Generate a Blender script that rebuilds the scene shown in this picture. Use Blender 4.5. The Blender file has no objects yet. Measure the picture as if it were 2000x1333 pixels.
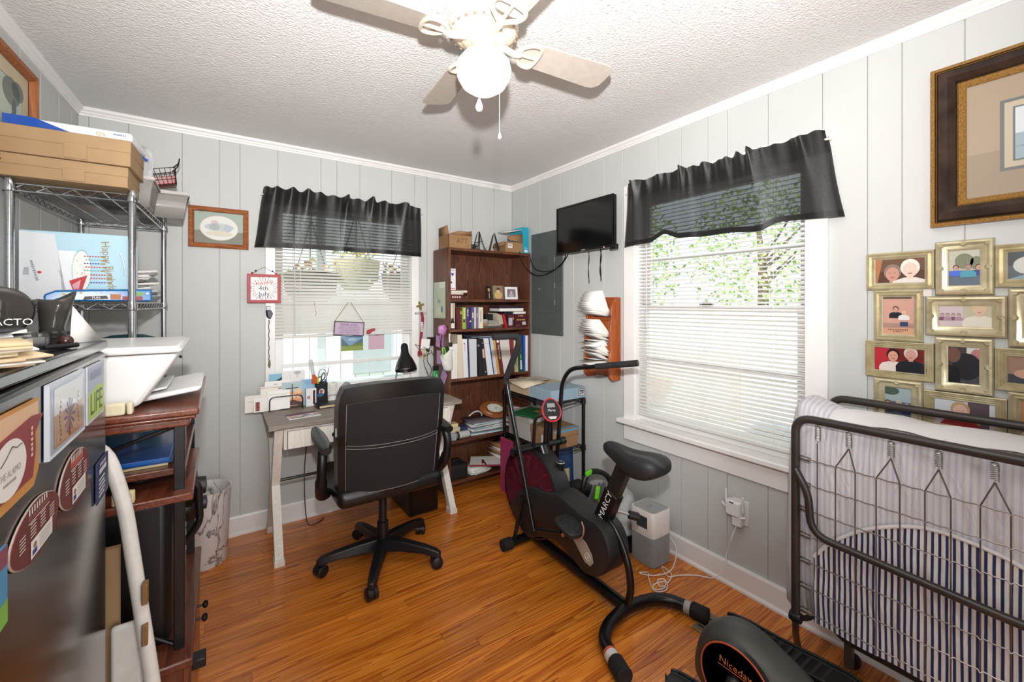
import bpy, math, random
from mathutils import Matrix, Vector
random.seed(7)
PI = math.pi
scene = bpy.context.scene
COL = scene.collection

# ---------------------------------------------------------------- camera, sky, lights, exposure
cam_d = bpy.data.cameras.new('camera'); cam = bpy.data.objects.new('camera', cam_d); COL.objects.link(cam)
cam.location = (0, 0, 1.41)
cam.rotation_euler = (PI/2, 0, -math.atan2(570, 834))
cam_d.sensor_width = 36; cam_d.lens = 36*834/2000; cam_d.shift_y = -73.5/2000; cam_d.clip_start = 0.02
scene.camera = cam
world = bpy.data.worlds.new('world'); scene.world = world; world.use_nodes = True
bg = world.node_tree.nodes['Background']
bg.inputs[0].default_value = (0.86, 0.94, 1.0, 1); bg.inputs[1].default_value = 1.8

def lamp(name, kind, loc, energy, color=(1, 1, 1), **kw):
    d = bpy.data.lights.new(name, kind); d.energy = energy; d.color = color
    for k, v in kw.items():
        if k != 'rot': setattr(d, k, v)
    o = bpy.data.objects.new(name, d); COL.objects.link(o); o.location = loc
    if 'rot' in kw: o.rotation_euler = kw['rot']
    return o
lamp('camera_flash', 'SPOT', (0.0, -0.03, 1.69), 310, (1, .985, .97), shadow_soft_size=.03, spot_size=math.radians(138), spot_blend=1.0, rot=(PI/2+math.radians(24), 0, -math.atan2(570, 834)))   # hot-shoe flash with its head tilted up
lamp('hall_fill_light', 'AREA', (0.45, -1.25, 1.25), 31, (1, .985, .97), shape='RECTANGLE', size=1.1, size_y=2.0, rot=(PI/2, 0, 0))  # added unseen fill behind the camera, brightens the room through the doorway
lamp('outdoor_sun', 'SUN', (-4, -2, 6), 6.5, (1, .96, .9), angle=.02, rot=(math.radians(50), 0, math.radians(-68)))
vs = scene.view_settings
vs.view_transform = 'Standard'; vs.look = 'None'; vs.gamma = 1; vs.use_curve_mapping = False; vs.exposure = 0.12

# ---------------------------------------------------------------- helpers
def lin(h):
    h = h.lstrip('#'); c = [int(h[i:i+2], 16)/255 for i in (0, 2, 4)]
    return tuple((x/12.92 if x <= .04045 else ((x+.055)/1.055)**2.4) for x in c)
MATS = {}
def new_mat(name):
    m = bpy.data.materials.new(name); m.use_nodes = True; nt = m.node_tree
    return m, nt, nt.nodes['Principled BSDF']
def nd(nt, typ, **kw):
    n = nt.nodes.new(typ)
    for k, v in kw.items():
        if k[0] == '_': setattr(n, k[1:], v)
        else: n.inputs[k.replace('_', ' ')].default_value = v
    return n
def ramp(nt, fac, stops):
    r = nt.nodes.new('ShaderNodeValToRGB'); e = r.color_ramp.elements
    while len(e) < len(stops): e.new(0.5)
    for i, (p, c) in enumerate(stops):
        e[i].position = p; e[i].color = (*(lin(c) if isinstance(c, str) else c), 1)
    nt.links.new(fac, r.inputs[0]); return r.outputs[0]
def bump(nt, b, fac, strength=.2, dist=.002):
    n = nd(nt, 'ShaderNodeBump', Strength=strength, Distance=dist)
    nt.links.new(fac, n.inputs['Height']); nt.links.new(n.outputs[0], b.inputs['Normal'])
def mapping(nt, scale, coord='Object', rot=(0, 0, 0)):
    t = nt.nodes.new('ShaderNodeTexCoord'); mp = nt.nodes.new('ShaderNodeMapping')
    mp.inputs['Scale'].default_value = scale; mp.inputs['Rotation'].default_value = rot
    nt.links.new(t.outputs[coord], mp.inputs[0]); return mp.outputs[0]
def mt(spec):
    """named material, or '#rrggbb/roughness/metallic'"""
    if spec in MATS: return MATS[spec]
    p = spec.split('/'); c = lin(p[0]); ro = float(p[1]) if len(p) > 1 else .55; me = float(p[2]) if len(p) > 2 else 0
    m, nt, b = new_mat('surface_' + spec.strip('#').replace('/', '_'))
    v = mapping(nt, (1, 1, 1))
    nz = nd(nt, 'ShaderNodeTexNoise', Scale=35, Detail=3); nt.links.new(v, nz.inputs['Vector'])
    nt.links.new(ramp(nt, nz.outputs[0], [(.3, tuple(x*.93 for x in c)), (.7, tuple(min(1, x*1.05) for x in c))]), b.inputs['Base Color'])
    b.inputs['Roughness'].default_value = ro; b.inputs['Metallic'].default_value = me
    MATS[spec] = m; return m

def mat_print(name, rough, coat=0):
    m, nt, b = new_mat(name); a = nd(nt, 'ShaderNodeAttribute', _attribute_name='Col')
    nt.links.new(a.outputs[0], b.inputs['Base Color']); b.inputs['Roughness'].default_value = rough
    b.inputs['Coat Weight'].default_value = coat; b.inputs['Coat Roughness'].default_value = .08
    MATS[name] = m
mat_print('print', .5); mat_print('print_gloss', .22, .3)

def wood(name, stops, axis, rough=.4, scale=9, coat=0, bstr=.08, rnd=True, spec=.5, ax=.28, k1=.55, amp=.42, fine=.75):
    m, nt, b = new_mat(name)
    s = [scale*3.2]*3; s[axis] = scale*ax
    v = mapping(nt, tuple(s))
    if rnd:
        oi = nt.nodes.new('ShaderNodeObjectInfo'); ad = nd(nt, 'ShaderNodeVectorMath', _operation='MULTIPLY_ADD')
        cb = nt.nodes.new('ShaderNodeCombineXYZ')
        for i in range(3): nt.links.new(oi.outputs['Random'], cb.inputs[i])
        nt.links.new(cb.outputs[0], ad.inputs[0]); ad.inputs[1].default_value = (37, 53, 29); nt.links.new(v, ad.inputs[2]); v = ad.outputs[0]
    n1 = nd(nt, 'ShaderNodeTexNoise', Scale=k1, Detail=2, Distortion=.6); nt.links.new(v, n1.inputs['Vector'])
    n2 = nd(nt, 'ShaderNodeTexNoise', Scale=5.5, Detail=5); nt.links.new(v, n2.inputs['Vector'])
    k = nd(nt, 'ShaderNodeMath', _operation='MULTIPLY'); nt.links.new(n1.outputs[0], k.inputs[0]); k.inputs[1].default_value = 8.5
    sn = nd(nt, 'ShaderNodeMath', _operation='FRACT'); nt.links.new(k.outputs[0], sn.inputs[0])
    mx = nd(nt, 'ShaderNodeMath', _operation='MULTIPLY_ADD'); nt.links.new(sn.outputs[0], mx.inputs[0]); mx.inputs[1].default_value = amp
    m2 = nd(nt, 'ShaderNodeMath', _operation='MULTIPLY'); nt.links.new(n2.outputs[0], m2.inputs[0]); m2.inputs[1].default_value = fine
    nt.links.new(m2.outputs[0], mx.inputs[2]); f = mx.outputs[0]
    c = ramp(nt, f, stops)
    if rnd:
        hs = nd(nt, 'ShaderNodeHueSaturation'); mr = nd(nt, 'ShaderNodeMapRange'); nt.links.new(oi.outputs['Random'], mr.inputs[0])
        mr.inputs[3].default_value = .82; mr.inputs[4].default_value = 1.12
        nt.links.new(mr.outputs[0], hs.inputs['Value']); nt.links.new(c, hs.inputs['Color']); c = hs.outputs[0]
    nt.links.new(c, b.inputs['Base Color']); b.inputs['Roughness'].default_value = rough
    b.inputs['Coat Weight'].default_value = coat; b.inputs['Coat Roughness'].default_value = .12
    b.inputs['Specular IOR Level'].default_value = spec
    bump(nt, b, f, bstr, .001); MATS[name] = m
FL = [(.2, '#7b340d'), (.36, '#b85f18'), (.55, '#d67c27'), (.82, '#e89438')]
wood('floor_wood', FL, 0, .3, 8, .35, .04, ax=.10, k1=.8, amp=.46, fine=.62)
WAL = [(.25, '#392015'), (.5, '#553120'), (.8, '#6b402b')]
wood('bookcase_wood', WAL, 2, .4, 9, 0, .05); wood('bookcase_wood_x', WAL, 0, .4, 9, 0, .05)
CH = [(.25, '#4a2316'), (.5, '#673422'), (.8, '#7d432d')]
wood('cherry_x', CH, 0, .28, 8, .3); wood('cherry_y', CH, 1, .28, 8, .3); wood('cherry_z', CH, 2, .3, 8, .3)
PN = [(.25, '#7c3514'), (.5, '#994719'), (.8, '#ab5a26')]
wood('pine_z', PN, 2, .35, 6, .2)
OAK = [(.25, '#6e3a1c'), (.5, '#8e5129'), (.8, '#a5653a')]
wood('oak_x', OAK, 0, .4, 12); wood('oak_z', OAK, 2, .4, 12)
wood('desk_grey', [(.25, '#6d6259'), (.5, '#867a70'), (.8, '#9b9087')], 0, .5, 9)
wood('desk_white', [(.25, '#d3ccc2'), (.5, '#dcd6cc'), (.8, '#e4dfd6')], 2, .55, 9)

def paint(name, c1, c2, rough, nscale=3, bs=.05, bscale=120, bd=.001):
    m, nt, b = new_mat(name); v = mapping(nt, (1, 1, 1))
    n = nd(nt, 'ShaderNodeTexNoise', Scale=nscale, Detail=4); nt.links.new(v, n.inputs['Vector'])
    nt.links.new(ramp(nt, n.outputs[0], [(.3, c1), (.7, c2)]), b.inputs['Base Color']); b.inputs['Roughness'].default_value = rough
    n2 = nd(nt, 'ShaderNodeTexNoise', Scale=bscale, Detail=3); nt.links.new(v, n2.inputs['Vector']); bump(nt, b, n2.outputs[0], bs, bd)
    MATS[name] = m; return m
paint('wall_paint', '#bec0be', '#c5c7c5', .55, 2, .06, 60)
paint('ceiling_paint', '#dedddc', '#e5e4e3', .9, 1.5, .8, 110, .006)
paint('white_trim', '#e6e4e2', '#edebe9', .35, 4, .03, 50)
paint('blind_white', '#d2d0cb', '#dad8d3', .4, 4, .02, 50)
paint('cardboard', '#9c7f5b', '#a88a66', .8, 9, .1, 200)
paint('cardboard_dark', '#8d6a48', '#9d7852', .8, 9, .1, 200)
paint('black_plastic', '#0e0e10', '#141416', .42, 9, .12, 400)
paint('black_metal', '#0b0b0c', '#101012', .28, 9, .03, 100)
paint('black_leather', '#0f0e0e', '#161414', .36, 12, .25, 260)
paint('black_mesh', '#0f0c0b', '#161110', .85, 40, .5, 700)
paint('bike_grey', '#1b1b1c', '#222223', .5, 9, .2, 300)
paint('cabinet_black', '#0e0e0f', '#151516', .2, 6, .12, 420); MATS['cabinet_black'].node_tree.nodes['Principled BSDF'].inputs['Coat Weight'].default_value = .6; MATS['cabinet_black'].node_tree.nodes['Principled BSDF'].inputs['Coat Roughness'].default_value = .15
paint('panel_grey', '#4a5150', '#535a59', .5, 6, .05, 90)
paint('paper', '#e6e4df', '#efede8', .7, 8, .03, 80)
paint('manila', '#dcc39a', '#e6d0aa', .7, 8, .03, 80)
paint('sheet_white', '#d9d7d8', '#e3e1e2', .85, 5, .15, 30, .004)
paint('appliance_white', '#dcdcdc', '#e4e4e4', .3, 5, .01, 60)

def marble():
    m, nt, b = new_mat('marble'); v = mapping(nt, (1, 1, .7))
    n = nd(nt, 'ShaderNodeTexNoise', Scale=4.2, Detail=6, Distortion=2.0); nt.links.new(v, n.inputs['Vector'])
    nt.links.new(ramp(nt, n.outputs[0], [(.462, '#e4e0de'), (.488, '#5f5552'), (.50, '#b9b2af'), (.53, '#e6e3e1')]), b.inputs['Base Color'])
    b.inputs['Roughness'].default_value = .35; MATS['marble'] = m
marble()
def glassy(name, alpha, tint, rough=.05, gl=.07):
    """thin clear sheet: mostly see-through, a little surface reflection"""
    m = bpy.data.materials.new(name); m.use_nodes = True; nt = m.node_tree; nt.nodes.remove(nt.nodes['Principled BSDF'])
    t = nd(nt, 'ShaderNodeBsdfTransparent'); t.inputs[0].default_value = (*[x*alpha+(1-alpha) if False else x for x in tint], 1)
    g = nd(nt, 'ShaderNodeBsdfPrincipled', Roughness=rough); g.inputs['Base Color'].default_value = (*tint, 1)
    mx = nd(nt, 'ShaderNodeMixShader'); mx.inputs[0].default_value = 1-alpha
    nt.links.new(t.outputs[0], mx.inputs[1]); nt.links.new(g.outputs[0], mx.inputs[2])
    nt.links.new(mx.outputs[0], nt.nodes['Material Output'].inputs[0]); MATS[name] = m
glassy('window_glass', .95, (.96, .98, .98)); glassy('clear_plastic', .45, (.52, .5, .47), .12); glassy('smoke_plastic', .35, (.07, .065, .06), .06)
glassy('clear_tank', .45, (.72, .74, .74), .1); glassy('poly_film', .55, (.85, .85, .86), .12)
def sheer():
    m = bpy.data.materials.new('black_sheer'); m.use_nodes = True; nt = m.node_tree; b = nt.nodes['Principled BSDF']
    v = mapping(nt, (1, 1, 1)); n = nd(nt, 'ShaderNodeTexNoise', Scale=300, Detail=2); nt.links.new(v, n.inputs['Vector'])
    nt.links.new(ramp(nt, n.outputs[0], [(.3, '#0c0b0c'), (.7, '#151415')]), b.inputs['Base Color'])
    b.inputs['Roughness'].default_value = .45; b.inputs['Sheen Weight'].default_value = .08
    t = nd(nt, 'ShaderNodeBsdfTransparent'); mx = nd(nt, 'ShaderNodeMixShader'); mx.inputs[0].default_value = .88
    nt.links.new(t.outputs[0], mx.inputs[1]); nt.links.new(b.outputs[0], mx.inputs[2]); nt.links.new(mx.outputs[0], nt.nodes['Material Output'].inputs[0])
    MATS['black_sheer'] = m
sheer()
def stripes(name, c1, c2, per, duty, axis=1, rough=.9):
    m, nt, b = new_mat(name); t = nt.nodes.new('ShaderNodeTexCoord'); sp = nt.nodes.new('ShaderNodeSeparateXYZ'); nt.links.new(t.outputs['Object'], sp.inputs[0])
    d = nd(nt, 'ShaderNodeMath', _operation='DIVIDE'); nt.links.new(sp.outputs[axis], d.inputs[0]); d.inputs[1].default_value = per
    fr = nd(nt, 'ShaderNodeMath', _operation='FRACT'); nt.links.new(d.outputs[0], fr.inputs[0])
    nt.links.new(ramp(nt, fr.outputs[0], [(duty-.06, c1), (duty+.06, c2), (.92, c2), (1.0, c1)]), b.inputs['Base Color']); b.inputs['Roughness'].default_value = rough
    n2 = nd(nt, 'ShaderNodeTexNoise', Scale=7, Detail=3, Distortion=1.2); v = mapping(nt, (1, 2.2, .7), rot=(.5, 0, 0)); nt.links.new(v, n2.inputs['Vector']); bump(nt, b, n2.outputs[0], .55, .03)
    MATS[name] = m
stripes('ticking', '#232d5a', '#dcdad6', .0155, .40); stripes('ticking_faint', '#bfc0cb', '#d4d2d4', .0155, .4)
def glow(name, col, strength):
    m, nt, b = new_mat(name); b.inputs['Base Color'].default_value = (1, 1, 1, 1); b.inputs['Emission Color'].default_value = (*col, 1); b.inputs['Emission Strength'].default_value = strength; MATS[name] = m
glow('lamp_globe', (1, .86, .64), 1.45); glow('red_led', (1, .08, .03), 6)

class MB:
    """collects faces (world coordinates, or local to self.M) and links them as one mesh object"""
    def __init__(s, mat='#cccccc', M=None): s.v = []; s.f = []; s.fm = []; s.fc = []; s.mat = mat; s.col = (.8, .8, .8); s.M = M or Matrix()
    def c(s, h, mat='print'): s.col = lin(h); s.mat = mat; return s
    def m(s, mat): s.mat = mat; return s
    def add(s, vs, fs):
        b = len(s.v); s.v += [s.M @ Vector(p) for p in vs]
        for f in fs: s.f.append([b+i for i in f]); s.fm.append(s.mat); s.fc.append(s.col)
        return s
    def poly(s, *pts): return s.add(pts, [range(len(pts))])
    def box(s, x0, x1, y0, y1, z0, z1, T=None):
        v = [(x0, y0, z0), (x1, y0, z0), (x1, y1, z0), (x0, y1, z0), (x0, y0, z1), (x1, y0, z1), (x1, y1, z1), (x0, y1, z1)]
        if T is not None: v = [T @ Vector(p) for p in v]
        return s.add(v, [(3, 2, 1, 0), (4, 5, 6, 7), (0, 1, 5, 4), (1, 2, 6, 5), (2, 3, 7, 6), (3, 0, 4, 7)])
    def cbox(s, c, d, rz=0, rx=0, ry=0):
        T = Matrix.Translation(c) @ Matrix.Rotation(rz, 4, 'Z') @ Matrix.Rotation(ry, 4, 'Y') @ Matrix.Rotation(rx, 4, 'X')
        return s.box(-d[0]/2, d[0]/2, -d[1]/2, d[1]/2, -d[2]/2, d[2]/2, T)
    def loft(s, rings, closed=True, caps=True, loop=False):
        n = len(rings[0]); vs = [p for r in rings for p in r]; fs = []; R = len(rings)
        for i in range(R if loop else R-1):
            a = i*n; b = ((i+1) % R)*n
            for j in range(n if closed else n-1):
                k = (j+1) % n; fs.append((a+j, a+k, b+k, b+j))
        if caps and not loop and closed: fs.append(tuple(range(n-1, -1, -1))); fs.append(tuple(range((R-1)*n, R*n)))
        return s.add(vs, fs)
    def tube(s, pts, r, n=8, caps=True, loop=False):
        P = [Vector(p) for p in pts]; N = len(P); rings = []; prev = None
        for i, p in enumerate(P):
            a = P[(i-1) % N] if (loop or i) else P[0]; b = P[(i+1) % N] if (loop or i < N-1) else P[-1]
            t = (b-a); t = t.normalized() if t.length > 1e-9 else Vector((0, 0, 1))
            if prev is None:
                u = t.orthogonal().normalized()
            else:
                u = prev - t*prev.dot(t); u = u.normalized() if u.length > 1e-6 else t.orthogonal().normalized()
            prev = u; w = t.cross(u); rr = r[i] if isinstance(r, (list, tuple)) else r
            rings.append([p + (u*math.cos(2*PI*k/n) + w*math.sin(2*PI*k/n))*rr for k in range(n)])
        return s.loft(rings, True, caps, loop)
    def lathe(s, prof, n=20, T=None, cap=True):
        T = T or Matrix(); rings = [[T @ Vector((r*math.cos(2*PI*k/n), r*math.sin(2*PI*k/n), z)) for k in range(n)] for r, z in prof]
        return s.loft(rings, True, cap)
    def prism(s, poly, z0, z1, T=None):
        T = T or Matrix(); return s.loft([[T @ Vector((x, y, z0)) for x, y in poly], [T @ Vector((x, y, z1)) for x, y in poly]])
    def ell(s, cx, cy, rx, ry, z, n=20, a0=0, a1=2*PI):
        return s.poly(*[(cx+rx*math.cos(a0+(a1-a0)*k/n), cy+ry*math.sin(a0+(a1-a0)*k/n), z) for k in range(n)])
    def rect(s, x0, y0, x1, y1, z): return s.poly((x0, y0, z), (x1, y0, z), (x1, y1, z), (x0, y1, z))
    def mould(s, w, h, prof):
        """mitred frame in the local xy plane: prof = [(inset, height), ...]"""
        R = [[(i, i, z), (w-i, i, z), (w-i, h-i, z), (i, h-i, z)] for i, z in prof]
        return s.loft(R, True, False)
    def text(s, t, T, size=.02, align='CENTER', sx=1):
        if t[0] == '~':            # print too small to read: a row of glyph-like marks
            rn = random.Random(t); n = int(t[1:]); x = -n*.3*size*sx
            for _ in range(n):
                w = rn.uniform(.3, .5)*size*sx; h = size*rn.choice((.28, .3, .36)); s.add([T @ Vector(p) for p in ((x, -h, 0), (x+w, -h, 0), (x+w*.9, h, 0), (x+w*.1, h, 0))], [(0, 1, 2, 3)]); x += .6*size*sx
            return s
        cu = bpy.data.curves.new('t', 'FONT'); cu.body = t; cu.size = size; cu.align_x = align; cu.align_y = 'CENTER'; cu.resolution_u = 2
        o = bpy.data.objects.new('t', cu); me = bpy.data.meshes.new_from_object(o)
        s.add([T @ Vector((v.co.x*sx, v.co.y, 0)) for v in me.vertices], [tuple(p.vertices) for p in me.polygons])
        bpy.data.objects.remove(o); bpy.data.curves.remove(cu); bpy.data.meshes.remove(me); return s
    def obj(s, name, parent=None, bevel=0, seg=2, sub=0, smooth=True, ang=38, solid=0, org=None, label=None, cat=None, group=None, kind=None):
        if parent is not None: inv = ROOT[parent.name].inverted()
        else:
            if org is None: org = (0, 0, 0)
            if org == 'base':
                xs, ys, zs = zip(*[tuple(p) for p in s.v]); org = ((min(xs)+max(xs))/2, (min(ys)+max(ys))/2, min(zs))
            inv = Matrix.Translation(org).inverted()
        me = bpy.data.meshes.new(name); me.from_pydata([inv @ p for p in s.v], [], s.f)
        names = []
        for a in s.fm:
            if a not in names: names.append(a)
        for a in names: me.materials.append(mt(a))
        ix = {a: i for i, a in enumerate(names)}
        me.polygons.foreach_set('material_index', [ix[a] for a in s.fm])
        if any(a.startswith('print') for a in names):
            ca = me.color_attributes.new('Col', 'FLOAT_COLOR', 'CORNER'); k = 0; buf = []
            for f, c in zip(s.f, s.fc): buf += [c[0], c[1], c[2], 1.0]*len(f)
            ca.data.foreach_set('color', buf)
        if smooth:
            me.polygons.foreach_set('use_smooth', [True]*len(me.polygons)); me.set_sharp_from_angle(angle=math.radians(ang))
        me.update()
        o = bpy.data.objects.new(name, me); COL.objects.link(o)
        if solid: md = o.modifiers.new('solid', 'SOLIDIFY'); md.thickness = solid; md.offset = 0
        if bevel: md = o.modifiers.new('bevel', 'BEVEL'); md.width = bevel; md.segments = seg; md.limit_method = 'ANGLE'; md.angle_limit = .6
        if sub: md = o.modifiers.new('sub', 'SUBSURF'); md.levels = sub; md.render_levels = sub
        if parent is not None: o.parent = parent; ROOT[o.name] = ROOT[parent.name]
        else: o.location = org; ROOT[o.name] = Matrix.Translation(org)
        if label: tag(o, label, cat, group)
        if kind: o['kind'] = kind
        return o
ROOT = {}
def tag(o, label, cat, group=None):
    o['label'] = label; o['category'] = cat
    if group: o['group'] = group
    return o
def thing(name, label, cat, loc=(0, 0, 0), group=None):
    o = bpy.data.objects.new(name, None); COL.objects.link(o); o.location = loc; o.empty_display_size = .05
    ROOT[o.name] = Matrix.Translation(loc); return tag(o, label, cat, group)
def share(o, name, parent, T):
    """another piece with the same mesh, placed by a world matrix relative to the first"""
    c = o.copy(); COL.objects.link(c); c.name = name; c.parent = parent
    c.matrix_basis = T; ROOT[c.name] = ROOT[parent.name]; return c
def fillet(pts, r, k=5):
    P = [Vector(p) for p in pts]; out = [P[0]]
    for a, b, c in zip(P, P[1:], P[2:]):
        d1 = (a-b); d2 = (c-b); q = min(r, d1.length*.48, d2.length*.48); s = b+d1.normalized()*q; e = b+d2.normalized()*q
        for i in range(k+1):
            t = i/k; out.append(s*(1-t)**2 + b*2*t*(1-t) + e*t*t)
    return out+[P[-1]]
def spline(pts, k=6, loop=False):
    P = [Vector(p) for p in pts]; n = len(P); out = []
    for i in range(n if loop else n-1):
        g = lambda j: P[j % n] if loop else P[max(0, min(n-1, j))]
        a, b, c, d = g(i-1), g(i), g(i+1), g(i+2)
        for j in range(k):
            t = j/k; out.append(.5*((2*b)+(c-a)*t+(2*a-5*b+4*c-d)*t*t+(3*b-a-3*c+d)*t**3))
    return out if loop else out+[P[-1]]
def T3(x, y, z, rz=0, rx=0, ry=0): return Matrix.Translation((x, y, z)) @ Matrix.Rotation(rz, 4, 'Z') @ Matrix.Rotation(ry, 4, 'Y') @ Matrix.Rotation(rx, 4, 'X')
def basis(o, u, v, n):
    m = Matrix.Identity(4)
    for i, a in enumerate((u, v, n)):
        for j in range(3): m[j][i] = a[j]
    for j in range(3): m[j][3] = o[j]
    return m

# ---------------------------------------------------------------- the room
W, B, FR, HC = 2.116, 3.096, -0.62, 2.43       # right wall x, back wall y, front wall y, ceiling z
LS = .0386                                     # the left wall runs slightly out of square
def lx(y): return -.609 - LS*(B-y)
def onback(x, z, d=0): return basis((x, B-d, z), (1, 0, 0), (0, 0, 1), (0, -1, 0))
def onright(y, z, d=0): return basis((W-d, y, z), (0, -1, 0), (0, 0, 1), (-1, 0, 0))
cl = math.cos(math.atan(LS)); sl = math.sin(math.atan(LS))
def onleft(y, z, d=0): return basis((lx(y)+d*cl, y-d*sl, z), (sl, cl, 0), (0, 0, 1), (cl, -sl, 0))

def structure(mb, name, **k): return mb.obj(name, kind='structure', **k)
m = MB('#5a3312'); m.box(-.9, W+.15, -2.2, B+.15, -.08, -.006); floor = structure(m, 'floor')
y = B+.01; rows = 0
while y > FR-.1:
    x = -.82 - random.random()*.9
    while x < W:
        L = random.choice((.9, 1.2, 1.5, 1.8)); x0 = max(x, -.82); x1 = min(x+L, W+.01)
        if x1-x0 > .03:
            p = MB('floor_wood'); g = .0005; zt = random.uniform(-.0004, .0002)
            p.box(x0+g, x1-g, y-.057+g, y-g, -.012, zt); p.obj('plank', floor, smooth=False)
        x += L
    y -= .057
m = MB('ceiling_paint'); m.box(-.9, W+.15, FR-.1, B+.15, HC, HC+.08); structure(m, 'ceiling')

def boards(wall, edges, z0, z1, fr, holes):
    """grooved panelling: one board per gap between grooves; fr maps (along, z) to the wall plane"""
    for a, b in zip(edges, edges[1:]):
        if b-a < .02: continue
        p = MB('wall_paint'); cells = [(a, b, z0, z1)]
        for (h0, h1, hz0, hz1) in holes:
            new = []
            for (c0, c1, d0, d1) in cells:
                if h1 <= c0 or h0 >= c1: new.append((c0, c1, d0, d1)); continue
                if c0 < h0: new.append((c0, h0, d0, d1))
                if c1 > h1: new.append((h1, c1, d0, d1))
                q0, q1 = max(c0, h0), min(c1, h1)
                if d0 < hz0: new.append((q0, q1, d0, hz0))
                if hz1 < d1: new.append((q0, q1, hz1, d1))
            cells = new
        for (c0, c1, d0, d1) in cells:
            g0 = .0009 if abs(c0-a) < 1e-6 else 0; g1 = .0009 if abs(c1-b) < 1e-6 else 0; ch = .0016
            ring = lambda i, d: [fr(c0+(g0 and g0+i), d0, d), fr(c1-(g1 and g1+i), d0, d), fr(c1-(g1 and g1+i), d1, d), fr(c0+(g0 and g0+i), d1, d)]
            p.loft([ring(0, -.006), ring(0, -ch), ring(ch, 0)])
        p.obj('wall_board', wall, smooth=False)
GB = '#b2b4b1'
# back wall with window hole
m = MB(GB); x0, x1, z0, z1 = .262, 1.215, .775, 2.085
for q in ((-.75, x0, 0, HC), (x1, W+.1, 0, HC), (x0, x1, 0, z0), (x0, x1, z1, HC)): m.box(q[0], q[1], B+.006, B+.12, q[2], q[3])
wb = structure(m, 'wall_back')
boards(wb, [-.609, -.568, -.412, -.18, -.004, .1, .304, .56, .661, .815, 1.043, 1.221, 1.32, 1.521, 1.617, 1.72, 1.93, W], 0, HC, lambda a, z, d: (a, B-d, z), [(x0, x1, z0, z1)])
m = MB(GB); y0, y1, rz0, rz1 = .79, 1.763, .665, 2.085
for q in ((-1.2, y0, 0, HC), (y1, B+.1, 0, HC), (y0, y1, 0, rz0), (y0, y1, rz1, HC)): m.box(W+.006, W+.12, q[0], q[1], q[2], q[3])
wr = structure(m, 'wall_right')
boards(wr, [FR, -.45, -.3, -.19, .02, .17, .334, .498, .602, .755, .974, 1.169, 1.273, 1.43, 1.582, 1.844, 2.001, 2.301, 2.45, 2.696, 2.869, B], 0, HC, lambda a, z, d: (W-d, a, z), [(y0, y1, rz0, rz1)])
m = MB(GB); v = []
for yy in (FR-.3, B+.1):
    for dd in (.006, .12): v.append((lx(yy)-dd, yy))
m.prism([v[0], v[2], v[3], v[1]], 0, HC); wl = structure(m, 'wall_left')
boards(wl, [FR, -.4, -.1, .1, .3, .5, .75, .9, 1.15, 1.35, 1.6, 1.75, 2.0, 2.26, 2.42, 2.62, 2.83, 3.0, B], 0, HC, lambda a, z, d: (lx(a)+d, a, z), [])
# front wall behind the camera, with the doorway the photographer stands in
m = MB('wall_paint')
for q in ((-.9, -.1, 0, HC), (1.0, W+.1, 0, HC), (-.1, 1.0, 2.05, HC)): m.box(q[0], q[1], FR-.1, FR, q[2], q[3])
structure(m, 'wall_front')
m = MB('wall_paint'); m.box(-.95, -.9, -2.25, FR-.1, 0, HC); structure(m, 'wall_sunblock_left'); m = MB('wall_paint'); m.box(W+.1, W+.15, -2.25, FR-.1, 0, HC); structure(m, 'wall_sunblock_right')  # unseen hall sides, added to keep the sun from entering by the doorway
m = MB('wall_paint'); m.box(-.95, W+.15, -2.25, -2.2, 0, HC); structure(m, 'wall_sunblock_end'); m = MB('ceiling_paint'); m.box(-.95, W+.15, -2.25, FR-.1, HC, HC+.08); structure(m, 'ceiling_sunblock')  # end wall and lid of that added box; also bounce the fill light
m = MB('white_trim')
for q in ((-.17, -.1, 0, 2.12), (1.0, 1.07, 0, 2.12), (-.17, 1.07, 2.05, 2.12)): m.box(q[0], q[1], FR, FR+.015, q[2], q[3])
structure(m, 'trim_4', bevel=.003)

# crown moulding and baseboards
CR = [(0, 0), (.006, 0), (.008, .009), (.013, .013), (.016, .021), (.025, .028), (.028, .036), (.028, .042), (0, .042)]
def run(name, prof, a, b, up, out, mat='white_trim'):
    a = Vector(a); b = Vector(b); up = Vector(up); out = Vector(out); m = MB(mat)
    m.loft([[q+out*i+up*j for i, j in prof] for q in (a, b)]); return structure(m, name, ang=20)
zc = HC-.042
run('trim_1', CR, (lx(B), B, zc), (W, B, zc), (0, 0, 1), (0, -1, 0))
run('trim_2', CR, (W, FR, zc), (W, B, zc), (0, 0, 1), (-1, 0, 0))
run('trim_3', CR, (lx(FR), FR, zc), (lx(B), B, zc), (0, 0, 1), (cl, -sl, 0))
BBP = [(0, 0), (.024, 0), (.024, .010), (.017, .018), (.014, .02), (.014, .105), (.009, .115), (0, .115)]
run('baseboard_back', BBP, (lx(B), B, 0), (W, B, 0), (0, 0, 1), (0, -1, 0))
run('baseboard_right', BBP, (W, FR, 0), (W, B, 0), (0, 0, 1), (-1, 0, 0))
run('baseboard_left', BBP, (lx(FR), FR, 0), (lx(B), B, 0), (0, 0, 1), (cl, -sl, 0))

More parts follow.
